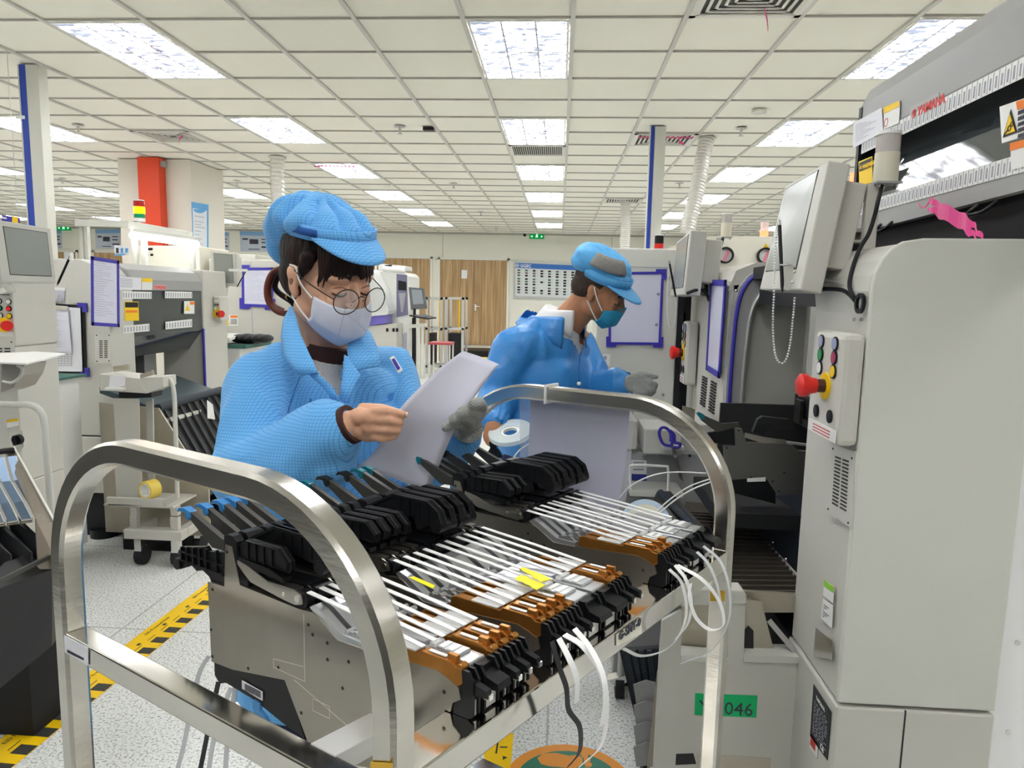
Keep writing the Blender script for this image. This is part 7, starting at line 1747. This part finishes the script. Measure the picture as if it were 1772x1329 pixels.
# looped pony tail
Yt = 1.40
for k, (lp, m_) in enumerate((([(500, 462), (474, 470), (463, 490), (462, 512), (468, 528), (482, 540), (499, 542), (506, 534)], M_hair2), ([(500, 468), (482, 478), (476, 496), (484, 508), (502, 520), (510, 528)], M_hair), ([(498, 464), (478, 471), (467, 492), (466, 512), (473, 528), (490, 538)], M_hair2))):
    MB().tube(curve([pY(x, y, Yt+.01*k) for x, y in lp], 6), .0062 if k < 1 else .006, 8).build('hair_loop', m_, hair, smooth='all')
MB().tube(curve([H(.083, -.012, -.033), H(.087, -.014, -.040), H(.085, -.010, -.044)], 4), .0009, 6).build('earring', mat('gold', (.9, .7, .3), .25, metal=1), bo_)
# mask
def mask_sheet(H, m, par, top=(-.030, -.020), bot=(-.128, -.078), w_=1.12, bulge=.012, name='mask', amax=1.18):
    rows = []
    for j in range(15):
        v = j/14; row = []
        for i in range(29):
            a = -w_+2*w_*i/28; ca, sa = math.cos(a), math.sin(a); s_ = abs(a)/w_
            ut = top[0]+(top[1]-top[0])*s_**1.6; ub = bot[0]+(bot[1]-bot[0])*s_**1.5
            if s_ < .25: ut += .014*(1-s_/.25)
            u = ut+(ub-ut)*v
            rad = 1+bulge/.1*math.sin(math.pi*min(1, v*1.02))*max(0, ca)
            under = max(0, v-.72)/.28
            r = .073*sa*rad*(1-.18*under*(1-s_)); f = .012+(.088*ca)*rad-.030*under*max(0, ca)-.010*v*max(0, ca)
            if s_ < .16 and v < .5: f += .012*(1-s_/.16)*(1-v*2)
            row.append(H(r, f, u))
        rows.append(row)
    return MB().sheet(rows, .0018).build(name, m, par, smooth='all')
mk = mask_sheet(H, M_maskw, wo, top=(-.041, -.022))
for q in (-1, 1):
    A_, B_ = H(q*.0685, .048, -.026), H(q*.079, .004, .022)
    MB().tube(curve([A_, H(q*.079, .022, -.002), B_, H(q*.083, -.012, .026)], 4), .0017, 6).build('ear_loop', M_wplas, mk)
    MB().tube(curve([H(q*.068, .044, -.074), H(q*.076, .020, -.055), H(q*.080, -.004, -.034)], 4), .0017, 6).build('ear_loop', M_wplas, mk)
MB().tube(curve([H(.028, .103, -.034), H(.034, .100, -.075), H(.034, .088, -.108)], 5), .0006, 5).tube(curve([H(.030, .1045, -.040), H(.010, .1185, -.060), H(-.010, .1235, -.078)], 5), .0006, 5).build('mask_seam', mat('seam_grey', (.55, .56, .66), .6), mk)
# glasses
gs = thing('glasses', 'round thin black framed glasses worn low by the woman', 'glasses', H(0, .11, -.03))
M_wire = mat('black_wire', (.02, .012, .01), .3)
for q in (-1, 1):
    c = H(q*.034, .112, -.019); ax_ = H.M @ Vector((q*.14, 1, -.05)); u = (H.M @ Vector((1, 0, 0))); u = (u-ax_.normalized()*u.dot(ax_.normalized())).normalized(); v = ax_.normalized().cross(u)
    ring_ = [c+(u*math.cos(t)*.0255+v*math.sin(t)*.0235) for t in [2*math.pi*i/32 for i in range(32)]]
    rm = MB().tube(ring_, .0011, 6, closed=True).build('lens_rim', M_wire, gs, smooth='all')
    MB().prism([p for p in ring_], ax_.normalized()*.0006).build('lens', mat('lens_glass', (.95, .97, 1), .02, alpha=.13, spec=.8), rm)
    MB().tube(curve([H(q*.060, .108, -.013), H(q*.071, .085, -.005), H(q*.079, .040, .006), H(q*.080, .0, .018)], 5), .0012, 6).build('temple_arm', M_wire, gs, smooth='all')
    MB().tube([H(q*.010, .110, -.017), H(q*.012, .100, -.025)], .0008, 5).ball(H(q*.012, .099, -.031), .003, n=8, m=6).build('nose_pad', M_wire, gs)
MB().tube(curve([H(-.0090, .1125, -.013), H(0, .114, -.0095), H(.0090, .1125, -.013)], 4), .0011, 6).build('bridge', M_wire, gs, smooth='all')
# cap
cp_ = MB()
def capc(r, f, u, a, b, c): H.ball(cp_, r, f, u, a, b, c, 28, 16)
capc(0, -.040, .108, .098, .112, .046); capc(0, -.055, .118, .085, .092, .046); capc(0, -.105, .085, .082, .066, .056); capc(0, -.138, .040, .060, .045, .052); capc(0, .0, .108, .083, .085, .026); capc(.015, -.130, .07, .055, .05, .05)
def pleats(co, no):
    out = co.copy(); Mi = H.M.transposed()
    for i in range(len(co)):
        l = Mi @ (Vector(co[i])-H.c); a = math.atan2(l.x, l.y+.05); up = max(0, min(1, (l.z-.060)/.05))
        h = (1-abs(math.sin(a*6+l.z*14+.5*math.sin(a*3))))**1.4
        n_ = mnoise.noise(Vector(co[i])*16)
        out[i] = co[i]-no[i]*(.015*h*up*(1 if l.z < .15 else .5))+no[i]*.008*n_*up
    return out
capo = remeshed(cp_, .0045, 4, pleats).build('cap', M_coat, wo, smooth='all')
# band and visor
band = []
for j in range(2):
    band.append([H(.083*math.sin(a), .002+.086*math.cos(a), (.084 if j else .110)) for a in [-2.5+5.0*i/40 for i in range(41)]])
MB().sheet(band, .004).build('cap_band', M_coat, capo, smooth='all')
for q in (1,):
    MB().sheet([[H(q*.0865*math.sin(a), .002+.089*math.cos(a), u_) for a in [.95+1.0*i/10 for i in range(11)]] for u_ in (.106, .092)], .002).build('dark_band', M_dkblue, capo, smooth='all')
rows = []
for j in range(6):
    v = j/5; row = []
    for i in range(25):
        a = -1.12+2.24*i/24; e = 1-(abs(a)/1.12)**2.2
        row.append(H((.083+.010*v*e)*math.sin(a), .002+.086*math.cos(a)+.050*v*e, .092-.030*v*e-.004*v*v))
    rows.append(row)
MB().sheet(rows, .003).build('visor', M_coat, capo, smooth='all')
# sweater and collar of undershirt
sw_ = MB(); sw_.ball(tw(.0, 0, 1.20), .145, .088, .105, n=28, m=16, R=RT); sw_.ball(tw(.005, 0, 1.08), .14, .102, .15, n=28, m=16, R=RT); sw_.cone(tw(-.005, 0, 1.24), tw(.003, 0, 1.318), .085, .058, 20)
remeshed(sw_, .007, 4).build('sweater', M_sweat, wo, smooth='all')
c = tw(.004, 0, 1.318); MB().ring(c-Vector((0, 0, .018)), Vector((.22, -.16, 1)), .0645, .050, .030, 32).build('brown_collar', M_brownc, wo, smooth=True)
# coat
co_ = MB()
co_.ball(tw(-.005, 0, 1.215), .172, .108, .085, n=28, m=16, R=RT); co_.ball(tw(.0, 0, 1.12), .178, .128, .15, n=28, m=16, R=RT)
co_.ball(tw(.0, 0, .95), .182, .138, .20, n=28, m=16, R=RT); co_.cone(tw(0, 0, 1.0), tw(0, 0, .60), .16, .20, 28)
co_.cone(tw(-.012, 0, 1.26), tw(-.012, 0, 1.325), .105, .066, 24)
for q in (-1, 1): cap(co_, tw(-.012, q*.05, 1.285), tw(-.008, q*.150, 1.262), .046, .050)
chain_(co_, [shR, shR.lerp(elR, .5)+Vector((-.005, 0, 0)), elR], [.062, .061, .060]); chain_(co_, [elR, elR.lerp(wrR, .45)+Vector((0, 0, -.012)), elR.lerp(wrR, .80), wrR+(elR-wrR).normalized()*.030], [.066, .064, .058, .040])
co_.ball(elR.lerp(wrR, .72)+Vector((0, 0, -.030)), .060, .050, .055, n=16, m=10)
chain_(co_, [shL, shL.lerp(elL, .5), elL], [.060, .058, .054]); chain_(co_, [elL, elL.lerp(wrL, .6), wrL+(elL-wrL).normalized()*.03], [.056, .050, .038])
coat = remeshed(co_, .0062, 4, folds(.015, 9, (0, .3, 1), 3))
VN = [(520, 560), (560, 560), (604, 545), (622, 575), (598, 612), (592, 640), (590, 668), (585, 690), (560, 662), (538, 645), (533, 628), (528, 600)]
drop_faces(coat, lambda p: (p-T).dot(Fw) > -.02 and p.z > 1.15 and inpoly(*topx(p), VN))
# open the coat at the neck hole and cuffs stay closed round the wrist
drop_faces(coat, lambda p: p.z > 1.318 and (Vector((p.x, p.y, 0))-Vector((tw(-.012, 0, 0).x, tw(-.012, 0, 0).y, 0))).length < .09)
ctw = coat.build('coat', M_coat, wo, smooth='all')
def flap(pts, Y, m, par, name, th=.003, pull=0):
    """garment flap: outline in the plane of the chest, given as points with own depths"""
    return MB().prism([pY(x, y, yy) for (x, y, yy) in pts], Vector((-.3, -.9, .1)).normalized()*th).build(name, m, par, bevel=.001)
def flapgrid(L, R_, m, par, name, th=.0035, lift=.006):
    rows = []
    for (a, b) in zip(L, R_):
        A_, B_ = pY(*a), pY(*b); rows.append([A_.lerp(B_, i/6)+Vector((-.3, -.9, .2)).normalized()*lift*math.sin(math.pi*i/6) for i in range(7)])
    return MB().sheet(rows, th).build(name, m, par, smooth='all')
# right-hand (image left) collar leaf
flapgrid([(503, 533, 1.36), (491, 553, 1.32), (487, 583, 1.27), (492, 615, 1.235), (508, 640, 1.215), (522, 652, 1.21)],
         [(508, 532, 1.35), (512, 548, 1.30), (521, 580, 1.262), (535, 612, 1.228), (545, 632, 1.212), (551, 645, 1.207)], M_coat, ctw, 'collar')
flapgrid([(626, 566, 1.40), (612, 580, 1.36), (600, 600, 1.325), (602, 618, 1.30), (612, 642, 1.285)],
         [(636, 570, 1.42), (642, 578, 1.385), (651, 598, 1.35), (656, 618, 1.33), (657, 634, 1.315)], M_coat, ctw, 'collar')
flapgrid([(597, 614, 1.30), (594, 640, 1.27), (591, 665, 1.25), (589, 692, 1.235)], [(602, 618, 1.29), (624, 650, 1.27), (612, 672, 1.25), (604, 698, 1.235)], M_coat, ctw, 'lapel', lift=.004)
flapgrid([(536, 648, 1.213), (552, 662, 1.212), (568, 680, 1.212), (580, 700, 1.212)], [(551, 646, 1.211), (566, 660, 1.21), (580, 676, 1.21), (588, 694, 1.21)], M_coat, ctw, 'lapel', lift=.002)
# placket line, pen loop and badge
MB().tube(curve([pY(538, 690, 1.20), pY(533, 740, 1.19), pY(531, 800, 1.185), pY(531, 850, 1.185)], 5), .0012, 6).build('placket_seam', M_dkblue, ctw)
MB().tube(curve([pY(519, 652, 1.212), pY(505, 690, 1.20), pY(498, 715, 1.195)], 5), .0010, 6).build('raglan_seam', M_dkblue, ctw)
bg = MB().prism([pY(676, 619, 1.42), pY(682, 616, 1.43), pY(697, 640, 1.42), pY(691, 645, 1.41)], (-.002, -.003, 0)).build('sleeve_badge', M_wplas, ctw)
MB().prism([pY(680, 622, 1.415), pY(683, 620, 1.418), pY(693, 637, 1.41), pY(690, 640, 1.408)], (-.002, -.003, 0)).build('badge_print', M_blue, bg)
# cuffs
d_ = (elR-wrR).normalized()
MB().ring(wrR+d_*.012, -d_, .0335, .026, .026, 28).build('inner_cuff', M_brownc, wo, smooth=True)
cf = MB(); N_ = 60; u = d_.orthogonal().normalized(); v = d_.cross(u); V = []; FF = []
for k, (o, r) in enumerate(((.010, .036), (.018, .042), (.032, .044), (.045, .050))):
    for i in range(N_): q = 2*math.pi*i/N_; rad = r*(1+.07*math.sin(q*15)); V.append(wrR+d_*o+(u*math.cos(q)+v*math.sin(q))*rad)
for k in range(3):
    for i in range(N_): FF.append((k*N_+i, k*N_+(i+1) % N_, (k+1)*N_+(i+1) % N_, (k+1)*N_+i))
cf.add(V, FF).build('gathered_cuff', M_coat, ctw, smooth='all')
# glove on her left hand
gl = MB(); Yg = 1.235
def gp(x, y, dy=0): return pY(x, y, Yg+dy)
gl.cone(wrL, gp(812, 742, .035), .026, .027, 16); 
for (x, y, r, dy) in ((812, 733, .019, .030), (802, 740, .018, .034), (820, 722, .017, .024), (793, 745, .014, .034), (824, 712, .013, .016)): gl.ball(gp(x, y, dy), r, r*.8, r, n=16, m=10)
hand_finger(gl, [gp(828, 716, .020), gp(834, 704, .0), gp(829, 697, -.030), gp(820, 699, -.045)], .0115, .0108)
hand_finger(gl, [gp(822, 728, .022), gp(824, 716, -.005), gp(812, 709, -.035), gp(799, 714, -.048)], .0112, .0106)
hand_finger(gl, [gp(812, 742, .024), gp(812, 729, -.010), gp(798, 720, -.036), gp(785, 725, -.045)], .0108, .0100)
hand_finger(gl, [gp(802, 750, .026), gp(801, 739, .0), gp(786, 733, -.028), gp(771, 739, -.036)], .0100, .0088)
hand_finger(gl, [gp(800, 742, .036), gp(778, 728, .034), gp(760, 716, .030)], .0125, .0105)
remeshed(gl, .0030, 3).build('glove', M_glove, wo, smooth='all')
# trousers and shoes
tr_ = MB()
for q in (-1, 1): chain_(tr_, [tw(0, q*.085, .84), tw(.0, q*.09, .46), tw(-.05, q*.09, .10)], [.092, .072, .062])
tr_.ball(tw(0, 0, .86), .15, .12, .12, n=20, m=12, R=RT); remeshed(tr_, .012, 3).build('trousers', M_trou, wo, smooth='all')
for q in (-1, 1):
    s = MB(); cap(s, tw(-.08, q*.09, .046), tw(.09, q*.098, .040), .046, .038); s.box(tw(-.11, q*.09, 0)-Vector((.01, .01, 0)), tw(.01, q*.09, .03)+Vector((.01, .01, 0))); remeshed(s, .008, 3).build('shoe', M_shoe, wo, smooth='all')
# sheets she holds
rows = []
Lk_ = [(797, 610, 1.25), (770, 630, 1.235), (742, 655, 1.22), (715, 682, 1.205), (692, 708, 1.195), (668, 750, 1.20), (645, 785, 1.21), (618, 808, 1.215)]
Rk_ = [(859, 633, 1.235), (838, 660, 1.225), (818, 688, 1.215), (800, 712, 1.21), (786, 738, 1.21), (765, 785, 1.215), (750, 822, 1.22), (738, 852, 1.225)]
Lc = curve([pY(*p) for p in Lk_], 3); Rc = curve([pY(*p) for p in Rk_], 3)
ps = thing('paper_sheets', 'stack of white sheets held up and bent in the woman hands', 'paper', Rc[-1])
for k in range(3):
    off_ = Vector((.002*k, .0022*k, .0012*k)); rows = []
    for a, b in zip(Lc, Rc):
        rows.append([a.lerp(b, i/10)+off_+Vector((0, 1, 0))*(.010*math.sin(math.pi*i/10)) for i in range(11)])
    MB().sheet(rows, .0007).build('sheet', mat('paper_lilac', (.60, .60, .70), .7, noise=.03, nscale=8), ps, smooth='all')
# ---------------------------------------------------------------- the man
mn = thing('person', 'man in plain blue coat and cap, blue mask, reaching out with grey gloved hand', 'person', (-.02, 2.46, 0))
Tm = Vector((-.03, 2.46, 0)); Fm = Vector((.78, -.63, 0)); Bm = Vector((.63, .78, 0))
def tm(f, b, z): return Tm+Fm*f+Bm*b+Vector((0, 0, z))
RM = Matrix((Bm, Fm, Vector((0, 0, 1)))).transposed()
HM = Head((.138, 2.40, 1.448), math.radians(68), math.radians(24), math.radians(-8), .93)
shA, elA, wrA = tm(.0, -.165, 1.262), pY(862, 690, 2.30), pY(853, 738, 2.16)
shB, elB, wrB = tm(.0, .165, 1.262), pY(1030, 672, 2.50), pY(1086, 664, 2.38)
b = MB(); head_blobs(b, HM, True)
cap(b, HM(0, -.035, -.045), tm(.05, .02, 1.33), .052, .060); b.ball(tm(0, 0, 1.25), .175, .095, .10, n=24, m=14, R=RM); b.ball(tm(0, 0, 1.08), .155, .105, .2, n=24, m=14, R=RM); b.ball(tm(0, 0, .90), .15, .11, .14, n=24, m=14, R=RM)
for sh_, el_, wr_ in ((shA, elA, wrA), (shB, elB, wrB)): chain_(b, [sh_, el_, wr_], [.052, .042, .028])
SH = Vector((-.20, .06, 0))
for q in (-1, 1): chain_(b, [tm(0, q*.09, .86), tm(.0, q*.10, .48)+SH*.5, tm(-.01, q*.10, .08)+SH], [.085, .06, .045]); cap(b, tm(0, q*.10, .045)+SH, tm(.13, q*.105, .035)+SH, .042, .034)
def mp_(x, y, dy=0): return pY(x, y, 2.15+dy)
b.cone(wrA, mp_(852, 748), .027, .026, 14)
for (x, y) in ((852, 746), (856, 752), (849, 754)): b.ball(mp_(x, y), .026, .022, .024, n=14, m=10)
hand_finger(b, [mp_(843, 748, -.01), mp_(840, 758, -.015), mp_(845, 768, -.012)], .010, .008); hand_finger(b, [mp_(850, 755, -.018), mp_(848, 766, -.024), mp_(853, 772, -.014)], .010, .008)
hand_finger(b, [mp_(858, 756, -.016), mp_(858, 766, -.022), mp_(861, 770, -.010)], .010, .008); hand_finger(b, [mp_(863, 752, -.01), mp_(866, 760, -.016), mp_(866, 766, -.006)], .009, .007)
hand_finger(b, [mp_(845, 742, .012), mp_(842, 752, .018), mp_(848, 762, .012)], .011, .009)
mb_o = remeshed(b, .0055, 3).build('body', M_skinM, mn, smooth='all')
for q in (1, -1):
    MB().tube(curve([HM(q*.016, .0905, .018), HM(q*.028, .092, .024), HM(q*.046, .080, .021)], 4), .0028, 6).build('eyebrow', M_hair, mb_o)
    MB().tube(curve([HM(q*.017, .0865, -.008), HM(q*.031, .087, -.011), HM(q*.046, .077, -.007)], 4), .0017, 6).build('eyelashes', M_hair, mb_o)
h_ = MB(); HM.ball(h_, 0, -.026, .040, .0785, .0915, .078, 24, 14); HM.ball(h_, 0, -.055, -.005, .068, .062, .055, 20, 12)
remeshed(h_, .006, 2).build('hair', mat('cropped_hair', (.045, .028, .02), .8, noise=.4, nscale=90), mn, smooth='all')
mkm = mask_sheet(HM, M_maskb, mn, top=(-.026, -.040), bot=(-.122, -.088), bulge=.010, w_=1.05)
for q in (-1, 1):
    MB().tube(curve([HM(q*.066, .052, -.044), HM(q*.078, .022, -.010), HM(q*.083, -.004, .026)], 4), .0022, 6).build('ear_loop', M_wplas, mkm); MB().tube(curve([HM(q*.065, .048, -.086), HM(q*.076, .016, -.055), HM(q*.080, -.010, -.030)], 4), .0022, 6).build('ear_loop', M_wplas, mkm)
cm = MB(); HM.ball(cm, 0, -.030, .095, .090, .104, .052, 28, 16); HM.ball(cm, 0, -.055, .100, .086, .090, .052, 28, 16); HM.ball(cm, 0, -.005, .075, .085, .092, .030, 28, 16); HM.ball(cm, 0, -.085, .075, .080, .060, .040, 24, 14)
cmo = remeshed(cm, .0055, 4, folds(.006, 22, (0, 0, 1), 8)).build('cap', M_capM, mn, smooth='all')
MB().sheet([[HM((.0865+.004*j)*math.sin(a), -.002+(.0925+.003*j)*math.cos(a), (.045 if j == 0 else .078)) for a in [-3.0+6.0*i/44 for i in range(45)]] for j in range(2)], .004).build('cap_band', M_capM, cmo, smooth='all')
rows = []
for j in range(6):
    v = j/5; rows.append([HM((.085+.010*v)*math.sin(a), .0+.090*math.cos(a)+.062*v*(1-(abs(a)/1.1)**2.2), .050-.030*v*(1-(abs(a)/1.1)**2.2)) for a in [-1.1+2.2*i/22 for i in range(23)]])
MB().sheet(rows, .003).build('visor', M_capM, cmo, smooth='all')
Y_ = 2.40
mesh_p = []
for j in range(6):
    row = []
    for i in range(9):
        a = .35+1.35*i/8; u_ = .082+.045*j/5; s_ = math.cos((j/5)*.75)
        row.append(HM((.094*math.sin(a))*s_*1.02+.004, -.030+(.108*math.cos(a))*s_, u_+.012))
    mesh_p.append(row)
MB().sheet(mesh_p, .004).build('mesh_panel', mat('grey_mesh', (.26, .25, .24), .8, noise=.2, nscale=300), cmo, smooth='all')
# shirt and coat
s = MB(); s.ball(tm(0, 0, 1.24), .170, .098, .10, n=24, m=14, R=RM); s.ball(tm(.012, 0, 1.10), .155, .115, .18, n=24, m=14, R=RM); s.cone(tm(.0, 0, 1.28), tm(.045, .012, 1.372), .095, .068, 20); s.ball(tm(.05, 0, 1.285), .07, .06, .07, n=20, m=12, R=RM)
remeshed(s, .008, 4).build('shirt', mat('white_shirt', (.82, .82, .82), .8), mn, smooth='all')
c_ = MB(); c_.ball(tm(-.005, 0, 1.245), .190, .116, .090, n=28, m=16, R=RM); c_.ball(tm(0, 0, 1.13), .195, .132, .17, n=28, m=16, R=RM); c_.ball(tm(0, 0, .95), .19, .142, .22, n=28, m=16, R=RM); c_.cone(tm(0, 0, 1.0), tm(0, 0, .66), .165, .20, 28)
c_.cone(tm(-.02, 0, 1.28), tm(.02, .01, 1.350), .125, .088, 24)
for q in (-1, 1): cap(c_, tm(-.012, q*.05, 1.315), tm(-.008, q*.160, 1.275), .055, .058)
chain_(c_, [shA, shA.lerp(elA, .5)+Vector((-.012, 0, 0)), elA], [.070, .068, .062]); chain_(c_, [elA, elA.lerp(wrA, .5), wrA+(elA-wrA).normalized()*.03], [.066, .058, .040])
chain_(c_, [shB, shB.lerp(elB, .5), elB], [.068, .064, .058]); chain_(c_, [elB, elB.lerp(wrB, .6), wrB+(elB-wrB).normalized()*.02], [.058, .052, .042])
cm_ = remeshed(c_, .0085, 4, folds(.020, 7, (.2, .2, 1), 1))
VM = [(955, 520), (975, 508), (1005, 520), (1020, 548), (1022, 575), (1010, 598), (1004, 618), (1000, 606), (985, 582), (972, 560)]
drop_faces(cm_, lambda p: (p-Tm).dot(Fm) > -.03 and p.z > 1.17 and inpoly(*topx(p), VM))
drop_faces(cm_, lambda p: p.z > 1.352 and (Vector((p.x, p.y, 0))-Vector((tm(.02, 0, 0).x, tm(.02, 0, 0).y, 0))).length < .12)
cto = cm_.build('coat', M_coatM, mn, smooth='all')
M_sh = mat('white_shirt')
def collar_ring(c, axis, fdir, r0, z0, r1, z1, gap, tipdrop, m, par, name, th=.003):
    """turned-down collar: stand edge r0/z0, fall edge r1/z1, open at the front by gap on each side"""
    c = Vector(c); f = Vector(fdir).normalized(); l = Vector((-f.y, f.x, 0)); rows = []
    for j in range(6):
        v = j/5; row = []
        for i in range(41):
            a = gap+(2*math.pi-2*gap)*i/40; fr = max(0, 1-min(i, 40-i)/9)
            r = r0+(r1-r0)*v**.8; z = z0+(z1-z0)*v-tipdrop*fr**1.5*v+.010*math.sin(math.pi*v)
            row.append(c+f*(math.cos(a)*r)+l*(math.sin(a)*r)+Vector(axis)*(z)+Vector((0, 0, 0)))
        rows.append(row)
    return MB().sheet(rows, th).build(name, m, par, smooth='all')
nc = tm(.035, .01, 0); ax0 = Vector((.18, -.10, 1))
cc = lambda z: nc+Vector((.18, -.10, 0))*0
collar_ring(tm(.038, .01, 1.30), (.16, -.12, 1), (.78, -.63, 0), .066, .082, .088, .036, .42, .045, M_sh, cto, 'shirt_collar')
collar_ring(tm(.018, .0, 1.30), (.14, -.10, 1), (.78, -.63, 0), .086, .060, .118, .004, .60, .050, M_coatM, cto, 'collar')
c = pY(1002, 664, 2.30); MB().ball(c, .007, n=10, m=6).build('button', M_wplas, cto, smooth='all')
MB().tube(curve([pY(1004, 610, 2.30), pY(1002, 640, 2.30), pY(1001, 670, 2.30), pY(1001, 710, 2.31)], 4), .0015, 6).build('placket_seam', M_dkblue, cto)
def gathered(wr, el, r, m, par):
    d_ = (el-wr).normalized(); N_ = 48; u = d_.orthogonal().normalized(); v = d_.cross(u); V = []; FF = []
    for k, (o, rr__) in enumerate(((.002, r*.85), (.012, r), (.03, r*.97), (.045, r*1.15))):
        for i in range(N_): q = 2*math.pi*i/N_; rad = rr__*(1+.07*math.sin(q*12)); V.append(wr+d_*o+(u*math.cos(q)+v*math.sin(q))*rad)
    for k in range(3):
        for i in range(N_): FF.append((k*N_+i, k*N_+(i+1) % N_, (k+1)*N_+(i+1) % N_, (k+1)*N_+i))
    MB().add(V, FF).build('gathered_cuff', m, par, smooth='all')
gathered(wrA, elA, .042, M_coatM, cto); gathered(wrB, elB, .046, M_coatM, cto)
g = MB()
def mg_(x, y, dy=0): return pY(x, y, 2.36+dy)
g.cone(wrB, mg_(1096, 663), .028, .030, 16)
for (x, y, r, dy) in ((1098, 660, .030, 0), (1106, 658, .030, 0), (1105, 668, .028, 0), (1112, 668, .024, -.005)): g.ball(mg_(x, y, dy), r, r*.7, r*.95, n=16, m=10)
hand_finger(g, [mg_(1110, 648, 0), mg_(1124, 650, -.004), mg_(1135, 652, -.004)], .0115, .009)
hand_finger(g, [mg_(1114, 660, -.01), mg_(1126, 662, -.02), mg_(1134, 666, -.016), mg_(1132, 672, -.01)], .0115, .0095)
hand_finger(g, [mg_(1112, 668, -.014), mg_(1124, 672, -.024), mg_(1131, 677, -.018), mg_(1126, 682, -.010)], .011, .0095)
hand_finger(g, [mg_(1108, 674, -.012), mg_(1116, 680, -.022), mg_(1122, 684, -.016), mg_(1116, 686, -.008)], .0105, .009)
hand_finger(g, [mg_(1098, 672, -.016), mg_(1106, 680, -.026), mg_(1114, 684, -.024)], .012, .0095)
remeshed(g, .0042, 2).build('glove', M_glove, mn, smooth='all')
t_ = MB()
for q in (-1, 1): chain_(t_, [tm(0, q*.09, .88), tm(.0, q*.10, .48)+SH*.5, tm(-.01, q*.10, .10)+SH], [.10, .078, .066])
t_.ball(tm(0, 0, .88), .16, .12, .12, n=20, m=12, R=RM); remeshed(t_, .014, 3).build('trousers', M_trou, mn, smooth='all')
for q in (-1, 1):
    s = MB(); cap(s, tm(-.03, q*.10, .048)+SH, tm(.15, q*.108, .040)+SH, .048, .040); s.box(tm(-.07, q*.10, 0)+SH-Vector((.01, .01, 0)), tm(.05, q*.10, .03)+SH+Vector((.01, .01, 0))); remeshed(s, .009, 3).build('shoe', M_shoe, mn, smooth='all')
# black grip and clear reel held by the man
gt = thing('hand_tool', 'black hook shaped tool gripped in bare hand of the man', 'tool', pY(858, 790, 2.12))
MB().prism(yp([(846, 766), (852, 760), (862, 764), (858, 775), (864, 782), (870, 793), (850, 793), (842, 786), (848, 776)], 2.115), (0, .025, 0)).build('grip', M_black, gt, bevel=.002)
c = pY(884, 752, 2.12); rl2 = thing('clear_reel', 'clear plastic tape reel held flat beside the man bare hand', 'reel', c-Vector((0, 0, .01)))
ax_ = Vector((-.15, -.35, .92)).normalized()
MB().ring(c, ax_, .068, .028, .002, 40).ring(c+ax_*.012, ax_, .068, .028, .002, 40).build('flange', mat('clear_reel_plastic', (.80, .88, .88), .1, alpha=.5, spec=.8), rl2, smooth=True)
MB().ring(c+ax_*.002, ax_, .030, .022, .010, 30).build('hub', M_wplas, rl2, smooth=True)
tag(MB().tube(curve([pY(915, 768, 2.10), pY(900, 778, 2.08), pY(890, 790, 2.06), pY(880, 805, 2.04)], 5), .0022, 6).build('wire', M_tape, smooth='all'), 'white wire curving down left of the hanging sheet', 'wire')
